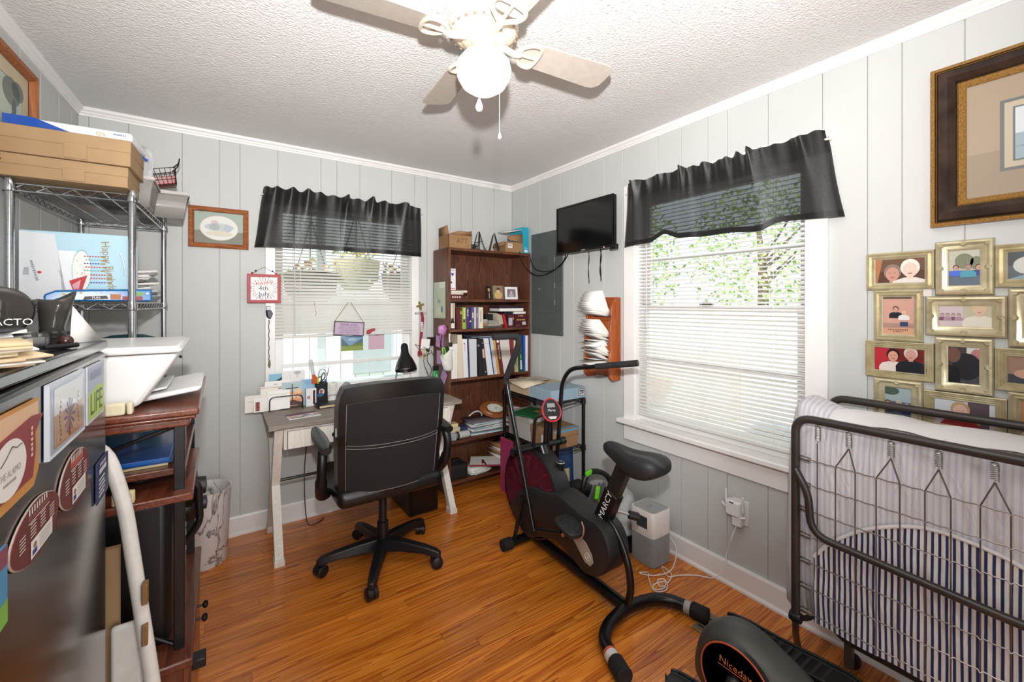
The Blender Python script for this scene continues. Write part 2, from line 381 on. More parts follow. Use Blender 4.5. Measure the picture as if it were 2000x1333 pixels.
# ---------------------------------------------------------------- windows (local frame: x along the wall, y up, z into the room)
def window(name, T, w, z0, z1, cw, meet, bars, apron):
    """T origin at the lower left corner of the opening"""
    h = z1-z0
    m = MB('white_trim', T)                                   # casing
    m.box(-cw, 0, -.02, h+cw, 0, .02); m.box(w, w+cw, -.02, h+cw, 0, .02); m.box(0, w, h, h+cw, 0, .018)
    root = m.obj(name, bevel=.003, kind='structure')
    m = MB('white_trim', T); j = .014
    m.box(-.026, 0, 0, h, -.12, .001); m.box(w, w+.022, 0, h, -.12, .001); m.box(0, w, h-.004, h+.018, -.12, 0); m.box(0, w, -.025, 0, -.12, 0); m.obj('jamb', root)
    m = MB('white_trim', T); m.box(-cw-.025, w+cw+.025, -.028, 0, 0, .065); m.obj('sill', root, bevel=.006)
    if apron: m = MB('white_trim', T); m.box(-cw, w+cw, -.028-apron, -.028, 0, .018); m.obj('apron', root, bevel=.002)
    for k, (s0, s1, dz) in enumerate(((meet-.018, h-.004, -.095), (0, meet+.018, -.062))):
        st, rl = .05, .045
        m = MB('white_trim', T)
        m.box(0, st, s0, s1, dz, dz+.03); m.box(w-st, w, s0, s1, dz, dz+.03)
        m.box(st, w-st, s1-(rl if k == 0 else .036), s1, dz, dz+.03); m.box(st, w-st, s0, s0+(.036 if k == 0 else .06), dz, dz+.03)
        sash = m.obj('sash', root, bevel=.003)
        ys = [s0+.03]+[b for b in bars if s0+.05 < b < s1-.05]+[s1-.03]
        for b in ys[1:-1]: q = MB('white_trim', T); q.box(st, w-st, b-.012, b+.012, dz+.004, dz+.026); q.obj('glazing_bar', sash, bevel=.003)
        for a, b in zip(ys, ys[1:]): q = MB('window_glass', T); q.box(st-.01, w-st+.01, a+.004, b-.004, dz+.013, dz+.016); q.obj('pane', sash, smooth=False)
    return root
w1 = window('window_1', onback(.288, .80), .904, .80, 2.06, .055, .60, (.20, 1.0), .07)
w2 = window('window_2', onright(1.738, .693), .923, .693, 2.06, .085, .69, (.385, .985), .105)
m = MB('#9a9184/.35/.8', onright(1.738, .693)); m.box(.40, .47, .708, .72, -.05, -.03); m.box(.42, .45, .72, .727, -.055, -.03); m.obj('sash_lock', w2)

def blind(label, T, w, ztop, zbot, tilt, spacing, nfree, wandx, wandl, cords):
    root = thing('window_blind', label, 'window blind', T @ Vector((w/2, ztop, .0)))
    m = MB('blind_white', T); m.box(0, w, ztop-.03, ztop, -.035, -.005); m.obj('headrail', root, bevel=.002)
    m = MB('blind_white', T); m.box(0, w, zbot, zbot+.018, -.033, -.007); m.obj('bottom_rail', root, bevel=.004)
    meshes = {}
    z = ztop-.045
    while z > zbot+.02:
        a = round(tilt(z)*24)/24
        if a not in meshes:
            sl_ = MB('blind_white'); R = []
            for sgn in (.0004, -.0004):
                for k in ((0, 1, 2, 3, 4) if sgn > 0 else (4, 3, 2, 1, 0)):
                    q = (k/4-.5)*.025; hgt = .0022*(1-(2*k/4-1)**2)+sgn
                    R.append((q*math.cos(a)-hgt*math.sin(a), hgt*math.cos(a)-q*math.sin(a)))
            sl_.M = T @ Matrix.Translation((0, 0, -.02)); sl_.loft([[(xx, b_, a_) for a_, b_ in R] for xx in (.004, w-.004)])
            o = sl_.obj('slat', root); meshes[a] = o; o.location = (0, 0, z)
        else: share(meshes[a], 'slat', root, Matrix.Translation((0, 0, z)))
        z -= spacing
    for cx in cords:
        m = MB('#e9e7e2/.6', T)
        for dz in (-.006, -.034): m.tube([(cx, ztop-.03, dz), (cx, zbot+.01, dz)], .0009, 5)
        m.obj('ladder_cord', root)
    m = MB('#c9c9c9/.2', T); m.tube([(wandx, ztop-.03, .002), (wandx+.004, ztop-wandl, .006)], .004, 6); m.obj('tilt_wand', root)
    return root
blind('white slatted blind half lowered behind the desk', onback(.275, 0, .018), .93, 2.06, 1.185, lambda z: .42+.5*max(0, min(1, (1.72-z)/.3)), .0215, 0, .12, .86, (.16, .74))
blind('white slatted blind lowered to the sill of the larger window', onright(1.733, 0, .0), .913, 2.06, .727, lambda z: .34+.14*max(0, min(1, (1.2-z)/.4)), .0215, 0, .07, .80, (.10, .42, .78))

# ================================================================ left side of the room
# ---- black cabinet with magnets
CX = -.22
def oncab(y, z, d=0): return basis((CX+d, y, z), (0, 1, 0), (0, 0, 1), (1, 0, 0))
r = thing('metal_cabinet', 'tall black metal cabinet covered with magnets at the left edge', 'cabinet', (-.41, 1.03, 0))
m = MB('cabinet_black'); m.box(-.60, CX, .70, 1.363, .03, 1.30); m.obj('body', r, bevel=.012, seg=3)
m = MB('cabinet_black'); m.box(-.602, CX+.002, .698, 1.365, 1.304, 1.324); m.obj('top_panel', r, bevel=.004)
m = MB('cabinet_black'); m.box(-.58, CX-.02, .72, 1.34, 0, .03); m.obj('plinth', r)
for k in range(4):
    z0 = .06+k*.31
    m = MB('cabinet_black'); m.box(-.59, CX-.01, .684, .70, z0, z0+.295); d = m.obj('drawer', r, bevel=.004)
    m = MB('#8a8a8a/.3/.9'); m.tube(fillet([(-.46, .684, z0+.2), (-.46, .66, z0+.2), (-.35, .66, z0+.2), (-.35, .684, z0+.2)], .015), .006); m.obj('drawer_handle', d)

def magnet(label, y0, y1, z0, z1, fn, name='fridge_magnet'):
    m = MB('print', oncab(y0, z0, .0015)); w, h = y1-y0, z1-z0
    fn(m, w, h); return m.obj(name, org=(CX, (y0+y1)/2, (z0+z1)/2), smooth=False, label=label, cat='magnet', group='magnets on the black cabinet')
def plate(m, w, h, col, t=.003): m.c(col); m.box(0, w, 0, h, 0, t)
def mg_alamo(m, w, h):
    m.c('#c98f4c'); m.prism([(0, 0), (w-.02, 0), (w, .02), (w, h), (0, h)], 0, .003)
    m.c('#dcb893'); m.rect(.0, h*.72, w-.004, h-.004, .0033)
    m.c('#8c3a3c'); m.prism([(0, .015), (w-.03, .015), (w-.018, .05), (w-.02, h*.62), (w+.012, h*.79), (w-.03, h*.83), (0, h*.72)], .003, .0045)
    m.c('#e9e6e2'); m.ell(w*.36, h*.42, w*.32, h*.30, .0049, 28)
    m.c('#5a5450'); m.tube([(w*.2, h*.5, .0052), (w*.3, h*.56, .0052), (w*.4, h*.64, .0052), (w*.48, h*.6, .0052), (w*.58, h*.61, .0052)], .0007, 4)
    m.c('#b0a6a0'); m.text('THE ALAMO', T3(w*.36, h*.38, .0053), .0125); m.text('~11', T3(w*.36, h*.29, .0053), .006)
    m.c('#e6c9bd'); m.text('~6', T3(w*.8, h*.55, .0049, PI/2), .012)
magnet('tan and maroon round-badge magnet at the left edge of the cabinet', .72, .892, 1.155, 1.275, mg_alamo)
def mg_glass(m, w, h):
    plate(m, w, h, '#d8e0ea', .006); m.c('#aebfd2', 'print_gloss'); m.rect(.006, .006, w-.006, h-.006, .0063)
    m.c('#dfe5ea', 'print_gloss'); m.rect(.02, h*.55, w-.02, h-.01, .0066); m.c('#b9a184', 'print_gloss'); m.rect(.02, .012, w-.02, h*.55, .0066)
    m.c('#c48a4a', 'print_gloss'); m.rect(.02, .012, w-.02, h*.14, .0069); m.c('#5b55a0', 'print_gloss')
    for q in range(12): a = PI*q/6; m.poly((w*.5, h*.42, .007), (w*.5+.03*math.cos(a-.08), h*.42+.03*math.sin(a-.08), .007), (w*.5+.03*math.cos(a+.08), h*.42+.03*math.sin(a+.08), .007))
    m.c('#3f3a58', 'print_gloss')
    for q in range(9):
        for xx in (w*.24, w*.74): m.ell(xx+.004*math.sin(q), .02+q*.0075, .0018, .0026, .0072, 8)
    m.c('#93502f', 'print_gloss'); m.poly((w*.47, .015, .0072), (w*.53, .015, .0072), (w*.5, h*.42, .0072))
magnet('clear glass photo magnet with a blue wheel picture on the cabinet', .925, 1.13, 1.171, 1.286, mg_glass)
def mg_life(m, w, h):
    plate(m, w, h, '#c8ccd8'); m.c('#aebbd0'); m.rect(.004, h*.55, w-.004, h-.004, .0033)
    m.c('#8c93b0'); m.text('~7', T3(w*.5, h*.82, .0036), .026, sx=.95)
    m.c('#b6d46a'); m.poly((.006, .006, .0034), (w-.006, .006, .0034), (w-.006, h*.56, .0034), (w*.5, h*.6, .0034), (.006, h*.5, .0034))
    m.c('#4a6a3a'); m.text('LIFE', T3(w*.5, h*.29, .0038), .062, sx=1.0)
magnet('rectangular magnet with green LIFE lettering on the cabinet', 1.165, 1.308, 1.169, 1.284, mg_life)
def mg_ball(lace):
    def fn(m, w, h):
        pts = lambda s: [(w/2+s*w/2*math.cos(a)*abs(math.cos(a))**.12, h/2+s*h/2*math.sin(a)) for a in [2*PI*k/32 for k in range(32)]]
        m.c('#c9b6ac'); m.prism(pts(1.0), 0, .002); m.c('#6b3431'); m.prism(pts(.975), .002, .003)
        m.c(lace); m.rect(w*.3, h*.76, w*.72, h*.87, .0034); m.c('#e6dfd8')
        for q in range(8): m.rect(w*(.31+.05*q), h*.86, w*(.335+.05*q), h*.97, .0036)
        m.rect(w*.3, h*.72, w*.74, h*.735, .0036)
        m.c('#d8cfc8')
        for col in range(4):
            for q in range(5): m.rect(w*(.14+.2*col), h*(.4+.055*q)+(.06*h if col in (1, 2) else 0), w*(.25+.2*col), h*(.42+.055*q)+(.06*h if col in (1, 2) else 0), .0036)
        m.c('#ece9e6'); m.rect(w*.34, h*.1, w*.8, h*.4, .0038); m.c('#a8a2a0')
        for q in range(5): m.rect(w*.5, h*(.15+.045*q), w*.76, h*(.165+.045*q), .0041)
        m.c('#9a6a55'); m.ell(w*.42, h*.29, w*.035, h*.05, .0041, 10); m.c('#3a4a88'); m.rect(w*.37, h*.14, w*.46, h*.23, .0041)
    return fn
magnet('football shaped schedule magnet with red band, nearer the corner', .992, 1.184, 1.045, 1.143, mg_ball('#b9543f'))
magnet('larger football shaped schedule magnet with mauve band, lower left', .79, .988, 1.048, 1.13, mg_ball('#7d4a4c'))
def mg_blue(m, w, h):
    plate(m, w, h, '#27365f'); m.c('#d5d8e2')
    m.rect(w*.15, h*.68, w*.8, h*.8, .0034)
    for q in range(5): m.rect(w*.12, h*(.12+.1*q), w*(.6+.05*(q % 3)), h*(.17+.1*q), .0034)
    m.text('~8', T3(w*.48, h*.9, .0036), .012)
magnet('navy blue card magnet near the cabinet corner', 1.247, 1.352, .98, 1.067, mg_blue)
def mg_strip(m, w, h):
    plate(m, w, h, '#4d8fb8'); m.c('#7cb04a'); m.rect(0, 0, w, h*.3, .0033); m.c('#8a4a5a'); m.rect(0, h*.75, w, h, .0033)
magnet('blue and green picture magnet cut off by the left edge', .70, .782, 1.02, 1.115, mg_strip)

# ---- things on the cabinet
def sheetpile(name, label, cat, c, sx, sy, n, mats, rz, dz=.0016, jit=.02, seed=1, bend=0, group=None, taper=None):
    """a loose pile of envelopes or sheets: every sheet is a part"""
    rnd = random.Random(seed); r = thing(name, label, cat, c, group)
    for k in range(n):
        a = rz+rnd.uniform(-.12, .12); w = sx*rnd.uniform(.85, 1); h = sy*rnd.uniform(.85, 1)
        q = MB(mats[k % len(mats)], T3(c[0]+rnd.uniform(-jit, jit), c[1]+rnd.uniform(-jit, jit), c[2]+k*dz+dz*.42+.0003, a)); N = 5; up = []
        for i in range(N+1):
            for j in (0, 1): up.append((w*(i/N-.5), h*(j-.5), bend*(i/N)**2*rnd.uniform(.7, 1.1)))
        fs = [(2*i, 2*i+2, 2*i+3, 2*i+1) for i in range(N)]
        q.add(up, fs); q.obj('sheet', r, solid=dz*.75)
    return r
sheetpile('envelope_pile', 'loose pile of manila and white envelopes on the black cabinet', 'envelopes', (-.315, .86, 1.3255), .2, .18, 9, ['manila', 'paper', 'manila', 'manila', '#e9d9bd/.7'], .35, .0032, .015, 3, .004)
sheetpile('letter_pile', 'pile of white letters with dark edges under the pencil sharpener', 'letters', (-.36, 1.075, 1.3255), .15, .17, 12, ['paper', '#c6ccd6/.6', 'paper', '#3b3c44/.5'], .2, .003, .012, 5, .006)
r = thing('pencil_sharpener', 'smoke grey electric pencil sharpener on the black cabinet', 'pencil sharpener', (-.30, 1.21, 1.325))
yaw = math.atan2(-.9, .35)    # faces the camera side
T = T3(-.312, 1.215, 1.3255, yaw+PI/2) @ Matrix.Diagonal((.8, .8, .8, 1))
m = MB('#6a6866/.25/.4', T); m.box(-.075, .035, -.05, .06, 0, .035); m.obj('base', r, bevel=.008, seg=3)
m = MB('smoke_plastic', T @ T3(-.045, 0, .088, 0, PI/2)); m.lathe([(.0, -.07), (.05, -.07), (.056, -.06), (.057, .04), (.052, .05), (.04, .055), (0, .056)], 32); b = m.obj('housing', r)
m = MB('#2a2a2b/.2', T @ T3(-.045, 0, .088, 0, PI/2)); m.lathe([(.0, -.06), (.05, -.06), (.05, .044), (0, .045)], 28); m.obj('motor', r)
m = MB('#b9bcc0/.1/1', T @ T3(-.062, -.052, .105, 0, PI/2)); m.lathe([(.007, 0), (.012, 0), (.0125, .006), (.007, .006)], 20, cap=False); m.obj('pencil_port', r)
m = MB('#0d1420/.1', T @ T3(-.062, -.05, .105, 0, PI/2)); m.lathe([(0, .001), (.0075, .001)], 16, cap=False); m.obj('port_hole', r)
m = MB('print_gloss', T); m.c('#e8e8e8', 'print_gloss'); m.text('X-ACTO', T3(-.036, -.0585, .062, 0, PI/2), .022); m.obj('lettering', r)
m = MB('smoke_plastic', T); R = []
for k, (z, s, dx) in enumerate(((.0, .7, 0), (.05, .72, 0), (.085, .90, .004), (.115, 1.12, .008))):
    R.append([(.045+dx+s*.03*math.cos(a), s*.04*math.sin(a), z+(.012*math.cos(a)**2 if k == 3 else 0)+(.01*math.cos(a) if k == 3 else 0)) for a in [2*PI*q/24 for q in range(24)]])
m.loft(R, True, False); m.obj('shavings_bin', r, solid=.003)
m = MB('#8f8f8f/.2/.9', T)
for q in range(4): m.cbox((.01+q*.016, -.046, .03), (.009, .012, .012), 0, .5)
m.obj('grip_teeth', r)
m = MB('paper'); m.poly((-.262, 1.27, 1.325), (-.225, 1.345, 1.325), (-.262, 1.29, 1.405)); m.obj('folded_card', solid=.001, org=(-.26, 1.31, 1.325), label='white folded card standing behind the pencil sharpener', cat='card')
m = MB('#3a1d1d/.25', T3(-.246, 1.165, 1.337)); m.lathe([(0, -.012)]+[(.012*math.cos(a), .012*math.sin(a)) for a in [(-.5+q/8)*PI for q in range(1, 8)]]+[(0, .012)], 16); m.obj('rubber_ball', org='base', label='small dark red ball beside the pencil sharpener', cat='ball')
m = MB('black_plastic'); m.tube([(-.262, 1.11, 1.330), (-.228, 1.155, 1.330)], [.004, .005], 8); m.obj('marker_pen', org='base', label='short black pen lying on the cabinet top', cat='pen')

# ---- leaning white frame, cardboard behind cabinet
m = MB('#dedcd6/.35'); P = fillet([(-.50, 1.40, .013), (-.42, 1.40, 1.0), (-.36, 1.405, 1.09), (-.235, 1.41, 1.075), (-.195, 1.402, .93), (-.13, 1.375, .40), (-.11, 1.37, .013)], .09, 6)
m.tube(P, .0155, 12); r = m.obj('white_metal_frame', org=(-.3, 1.41, 0.02), label='bent white tubular metal frame leaning beside the black cabinet', cat='metal frame')
for z, dx in ((.70, .0), (.60, -.012)): m = MB('#8a6a45/.6/.3'); m.cbox((-.152+dx-(.70-z)*-.12, 1.374, z), (.012, .026, .05)); m.obj('hinge_bracket', r, bevel=.002)
m = MB('cardboard'); m.box(-.30, -.208, 1.435, 1.452, 0, .80); m.obj('cardboard_sheet', org='base', label='narrow upright strip of brown cardboard behind the cabinet', cat='cardboard', smooth=False)
m = MB('#d8d6d0/.5'); m.box(-.22, -.16, 1.40, 1.418, 0, .62); m.obj('white_board', org='base', bevel=.008, label='white board edge standing behind the bent white frame', cat='board')

# ---- printer stand on low cherry cabinet
r = thing('low_cabinet', 'low cherry wood cabinet on the floor under the stand', 'cabinet', (-.33, 1.75, 0))
m = MB('cherry_y'); m.box(-.62, -.062, 1.46, 2.12, .415, .438); m.obj('top', r, bevel=.004)
m = MB('cherry_z'); m.box(-.61, -.085, 1.475, 1.493, 0, .415); m.box(-.61, -.085, 2.095, 2.112, 0, .415); m.box(-.61, -.6, 1.493, 2.095, 0, .415); m.box(-.6, -.09, 1.493, 2.095, .03, .045); m.obj('carcass', r)
m = MB('cherry_z'); m.box(-.085, -.067, 1.80, 2.11, .035, .41); d = m.obj('door', r, bevel=.002)
m = MB('black_metal', T3(-.067, 1.835, .36, 0, 0, PI/2)); m.lathe([(.004, 0), (.004, .016), (.012, .02), (.013, .027), (.008, .032), (0, .033)], 16); m.obj('knob', d)
m = MB('cherry_z'); m.box(-.085, -.067, 1.478, 1.795, .035, .41); d = m.obj('door', r, bevel=.002)
m = MB('black_metal', T3(-.067, 1.76, .36, 0, 0, PI/2)); m.lathe([(.004, 0), (.004, .016), (.012, .02), (.013, .027), (.008, .032), (0, .033)], 16); m.obj('knob', d)
m = MB('black_plastic'); m.box(-.068, -.035, 1.555, 1.60, .335, .362); m.obj('latch', d, bevel=.003)
m = MB('black_plastic'); R = []
m.box(-.57, -.115, 1.552, 2.065, .4385, .862); r = m.obj('black_case', bevel=.025, seg=4, org='base', label='large black leatherette case with knobs under the stand shelf', cat='case')
for k, (yy, z, rr) in enumerate(((1.80, .79, .062), (1.88, .70, .05))):
    m = MB('black_plastic', T3(-.115, yy, z, 0, 0, PI/2)); m.lathe([(rr*.7, 0), (rr, .006), (rr, .04), (rr*.85, .05), (rr*.5, .052), (rr*.45, .075), (0, .078)], 28); m.obj('dial', r)
m = MB('black_plastic'); m.tube(fillet([(-.10, 1.74, .84), (-.06, 1.74, .82), (-.055, 1.76, .68), (-.10, 1.77, .62)], .03), .011, 10); m.obj('handle', r)
r = thing('printer_stand', 'cherry and black metal printer stand against the left wall', 'stand', (-.33, 1.8, .44))
m = MB('cherry_y'); m.box(-.625, -.048, 1.48, 2.13, 1.099, 1.117); m.box(-.62, -.055, 1.488, 2.122, 1.088, 1.099); m.box(-.615, -.07, 1.503, 2.108, 1.066, 1.088); m.obj('top', r, bevel=.005, seg=3)
for xx in (-.59, -.095):
    for yy in (1.53, 2.085): m = MB('black_metal'); m.box(xx-.0125, xx+.0125, yy-.0125, yy+.0125, .438, 1.066); m.obj('leg', r, bevel=.002)
m = MB('cherry_y'); m.box(-.60, -.082, 1.545, 2.07, .922, .942); m.obj('shelf', r, bevel=.003)
m = MB('cherry_y'); m.box(-.60, -.062, 1.475, 1.93, .866, .886); m.obj('shelf', r, bevel=.003)
for p in (((-.59, 1.53, .90), (-.10, 1.53, 1.065)), ((-.10, 1.53, .445), (-.59, 1.53, .86)), ((-.59, 2.085, .45), (-.10, 2.085, 1.06))):
    m = MB('black_metal'); m.tube(p, .006, 8); m.obj('brace', r)
m = MB('print'); m.c('#1f5fae', 'print_gloss'); m.box(-.56, -.12, 1.57, 1.93, .957, .968); m.c('#174c90', 'print_gloss'); m.box(-.55, -.115, 1.575, 1.94, .951, .957); m.c('#d7c79c'); m.box(-.55, -.125, 1.58, 1.94, .9425, .951)
m.obj('blue_folder_stack', org='base', bevel=.001, label='bright blue folders lying on the stand shelf', cat='folders')
r = sheetpile('paper_stack', 'stack of printed papers at the back of the stand shelf', 'papers', (-.36, 2.01, .9425), .3, .1, 6, ['paper', '#cfc6b4/.7'], 0, .006, .008, 8)
m = MB('black_plastic'); m.tube(spline([(-.3, 1.7, .90), (-.2, 1.62, .895), (-.12, 1.7, .895), (-.11, 1.82, .895), (-.2, 1.88, .895)], 8), .006, 8); m.obj('black_cable', org='base', label='black cable looped on the lower shelf of the stand', cat='cable')
m = MB('#ddd3b4/.5'); m.box(-.27, -.205, 1.487, 1.515, 1.118, 1.15); m.box(-.202, -.19, 1.487, 1.515, 1.118, 1.15); m.obj('cream_block', bevel=.005, seg=3, org='base', label='small cream plastic block beside the printer on the stand', cat='block')
m = MB('#d9cf9a/.5'); m.box(-.23, -.185, 1.477, 1.497, .887, .92); m.obj('yellow_block', bevel=.004, org='base', label='small pale yellow block on the lower stand shelf', cat='block')

# printer
r = thing('printer', 'white all-in-one printer on top of the stand', 'printer', (-.33, 1.72, 1.117))
prof = [(-.57, 1.135), (-.53, 1.118), (-.215, 1.118), (-.18, 1.132), (-.11, 1.245), (-.098, 1.268), (-.57, 1.268)]
m = MB('appliance_white'); m.loft([[(x, yy, z) for x, z in prof] for yy in (1.53, 1.95)]); m.obj('body', r, bevel=.012, seg=3)
m = MB('appliance_white'); m.loft([[(x, yy, z) for x, z in [(-.57, 1.271), (-.10, 1.271), (-.088, 1.276), (-.098, 1.290), (-.57, 1.296)]] for yy in (1.528, 1.952)]); m.obj('scanner_lid', r, bevel=.005)
m = MB('#c9c9c9/.35'); m.loft([[(x, yy, z) for x, z in [(-.19, 1.15), (-.17, 1.142), (-.115, 1.235), (-.13, 1.245)]] for yy in (1.56, 1.92)]); m.obj('control_panel', r, bevel=.003)
m = MB('#2a2a2a/.3', T3(-.113, 1.87, 1.225)); m.lathe([(0, -.004), (.005, -.004), (.005, .004), (0, .004)], 10, T3(0, 0, 0, 0, 0, PI/3)); m.obj('button', r)
m = MB('appliance_white'); m.loft([[(x, yy, z) for x, z in [(-.24, 1.120), (-.055, 1.146), (-.045, 1.158), (-.06, 1.16), (-.24, 1.135)]] for yy in (1.60, 1.92)]); t = m.obj('output_tray', r, bevel=.004)
m = MB('appliance_white'); m.loft([[(x, yy, z) for x, z in [(-.22, 1.142), (-.13, 1.158), (-.13, 1.164), (-.22, 1.149)]] for yy in (1.62, 1.86)]); m.obj('tray_extension', t, bevel=.002)

# ---- marble waste bin
m = MB('marble', T3(-.073, 2.87, 0)); m.lathe([(0, .004), (.098, .004), (.104, .0), (.108, .006), (.124, .39), (.127, .40), (.121, .40), (.105, .012), (0, .01)], 36)
m.obj('waste_bin', org=(-.073, 2.87, 0), label='white marble patterned waste bin on the floor by the back wall', cat='waste bin')

# ---- chrome wire shelving
e1 = Vector((1, -LS, 0)).normalized(); d1 = Vector((LS, 1, 0)).normalized(); FLp = Vector((-.284, 2.214, 0)) - e1*.325
def S(a, b, z): return FLp + e1*a + d1*b + Vector((0, 0, z))
SW, SL = .325, .78
paint('chrome', '#b8babd', '#c4c6c9', .16, 8, 0); MATS['chrome'].node_tree.nodes['Principled BSDF'].inputs['Metallic'].default_value = 1
r = thing('wire_shelving', 'chrome wire shelving unit in the back left corner', 'shelving', tuple(S(SW/2, SL/2, 0)))
for a in (0, SW):
    for b in (0, SL):
        m = MB('chrome'); pts = []; rad = []; z = 0
        while z < 1.83:
            for dz, rr in ((0, .0125), (.0225, .0125), (.0228, .0115), (.0247, .0115)): pts.append(S(a, b, z+dz)); rad.append(rr)
            z += .025
        m.tube(pts, rad, 12); p = m.obj('post', r)
        m = MB('#2a2a2a/.5', Matrix.Translation(S(a, b, 0))); m.lathe([(0, 0), (.016, 0), (.014, .012), (0, .012)], 12); m.obj('foot', p)
for z in (1.838, 1.416, 1.03, .40):
    m = MB('chrome')
    for zz in (z-.004, z-.030):
        for q in (((0, 0), (SW, 0)), ((SW, 0), (SW, SL)), ((SW, SL), (0, SL)), ((0, SL), (0, 0))): m.tube([S(*q[0], zz), S(*q[1], zz)], .0032, 6)
    def zig(p, q, n):
        pts = []
        for i in range(2*n+1):
            t = i/(2*n); pts.append(S(p[0]+(q[0]-p[0])*t, p[1]+(q[1]-p[1])*t, z-.006 if i % 2 else z-.028))
        m.tube(pts, .002, 5)
    zig((0, 0), (SW, 0), 5); zig((SW, 0), (SW, SL), 12); zig((0, SL), (SW, SL), 5); zig((0, 0), (0, SL), 12)
    for k in range(3): a = SW*(.25+.25*k); m.tube([S(a, 0, z-.009), S(a, SL, z-.009)], .003, 6)
    k = .02
    while k < SL: m.tube([S(0, k, z-.004), S(SW, k, z-.004)], .0016, 5); k += .026
    for a in (0, SW):
        for b in (0, SL): m.lathe([(.0165, z-.034), (.018, z-.03), (.0155, z+.002), (.0128, z+.002)], 14, Matrix.Translation(S(a, b, 0)), cap=False)
    m.obj('shelf_wires', r)

# on top of the shelving
def mailer(label, x0, x1, y0, y1, z0, z1, rz):
    T = T3((x0+x1)/2, (y0+y1)/2, z0, rz); w, d, h = (x1-x0)/2, (y1-y0)/2, z1-z0
    r = thing('cardboard_box', label, 'cardboard box', ((x0+x1)/2, (y0+y1)/2, z0), 'boxes on the wire shelving')
    m = MB('cardboard', T); m.box(-w, w, -d, d, 0, h-.002); m.obj('body', r, bevel=.002)
    m = MB('cardboard', T); m.box(-w-.003, w+.002, -d-.003, d+.003, h*.52, h); m.obj('lid', r, bevel=.003)
    m = MB('cardboard', T); m.box(-w*.05, w*.30, -d-.005, -d-.002, h*.05, h*.62); m.obj('tuck_flap', r, bevel=.001)
    return r
mailer('flat brown cardboard box lying directly on the top wire shelf', -.626, -.290, 2.185, 2.42, 1.852, 1.930, -.02)
mailer('flat brown cardboard box stacked on the lower brown box', -.622, -.277, 2.175, 2.41, 1.9315, 2.029, -.045)
r = thing('mailing_pouch', 'blue and white plastic mailing pouch on top of the boxes', 'pouch', (-.45, 2.4, 2.03))
T = T3(-.44, 2.30, 2.038, -.05, .05, 0)
m = MB('print'); m.M = T; m.c('#e6e6ea', 'print_gloss'); m.box(-.175, .165, -.10, .15, 0, .034); m.obj('pack', r, bevel=.01, seg=3)
m = MB('print'); m.M = T; m.c('#1f4fa8', 'print_gloss'); m.loft([[(-.176, yy, .0), (.0, yy, .0), (-.10, yy, .036), (-.176, yy, .036)] for yy in (-.1015, -.09)]); m.obj('blue_panel', r); m = MB('print'); m.M = T; m.c('#e8a13a'); m.text('os', T3(.075, -.1015, .016, 0, PI/2), .03); m.obj('logo', r, smooth=False); m = MB('print'); m.M = T; m.c('#4a5fa0'); m.text('~7', T3(.13, -.1015, .02, 0, PI/2), .009); m.obj('lettering', r, smooth=False)
m = MB('poly_film'); R = []; rnd = random.Random(4)
for i in range(9):
    R.append([(-.385+.017*i+rnd.uniform(-.004, .004), 2.47+.02*math.sin(i*1.7+j)+.012*j, 1.985+j*.034+rnd.uniform(-.004, .004)-.006*i) for j in range(6)])
m.loft(R, False); b = m.obj('plastic_bag', org=(-.28, 2.58, 1.97), solid=.0012, label='crinkled clear plastic bag behind the cardboard boxes', cat='plastic bag')
m = MB('#2b4fae/.4'); m.tube(spline([(-.325, 2.455, 2.075), (-.305, 2.46, 2.062), (-.287, 2.46, 2.052), (-.265, 2.465, 2.04)], 4), .006, 8); m.obj('blue_mark', b)
def bin_(label, cx, cy, wx, wy, z, h, rz):
    r = thing('plastic_container', label, 'container', (cx, cy, z), 'containers on the wire shelving'); T = T3(cx, cy, z, rz); m = MB('clear_plastic', T)
    def rr(s, zz):
        return [(s*wx*max(-.8, min(.8, 1.15*math.cos(a)))*1.25/2, s*wy*max(-.8, min(.8, 1.15*math.sin(a)))*1.25/2, zz) for a in [2*PI*q/24 for q in range(24)]]
    m.loft([rr(.82, 0), rr(.9, h*.5), rr(.97, h*.9), rr(1.05, h), rr(1.05, h-.006)], True, False); m.poly(*rr(.82, 0)); m.obj('tub', r, solid=.002)
    m = MB('#c9c7c3/.4', T); m.loft([rr(1.04, h), rr(1.06, h+.004), rr(1.02, h+.014), rr(.6, h+.016)], True, True); m.obj('lid', r)
    m = MB('print', T); m.c('#6c6862'); m.box(-.06, .05, -.05, .06, .008, h*.6); m.c('#cfcac2'); m.box(-.05, .03, -.066, -.05, .008, h*.7); m.obj('contents', r)
bin_('clear plastic container with white lid at the corner of the top shelf', -.25, 2.83, .21, .24, 1.842, .115, .1)
bin_('clear plastic container with white lid half hidden by cardboard boxes', -.345, 2.57, .2, .22, 1.842, .115, 0)
r = thing('wire_basket', 'dark wire basket with red liner and loop handle on a container', 'basket', (-.235, 2.8, 1.978))
T = T3(-.232, 2.76, 1.998, .1, 0, -.28)
m = MB('#35201a/.4/.6', T)
def rc(s, z): return [(-.062*s, -.05*s, z), (.062*s, -.05*s, z), (.062*s, .05*s, z), (-.062*s, .05*s, z)]
for s, z in ((.8, 0), (.88, .025), (.95, .05), (1.05, .078)): q = rc(s, z); m.tube(q, .002, 6, loop=True)
for k in range(7):
    t = k/6
    for a, b in ((0, 1), (1, 2), (2, 3), (3, 0)):
        L = [Vector(rc(s, z)[a])*(1-t)+Vector(rc(s, z)[b])*t for s, z in ((.8, 0), (1.05, .078))]; m.tube(L, .0013, 5)
m.tube(spline([(.056, -.04, .078), (.085, -.03, .10), (.10, 0, .13), (.085, .03, .10), (.056, .04, .078)], 6), .003, 6); m.obj('wires', r)
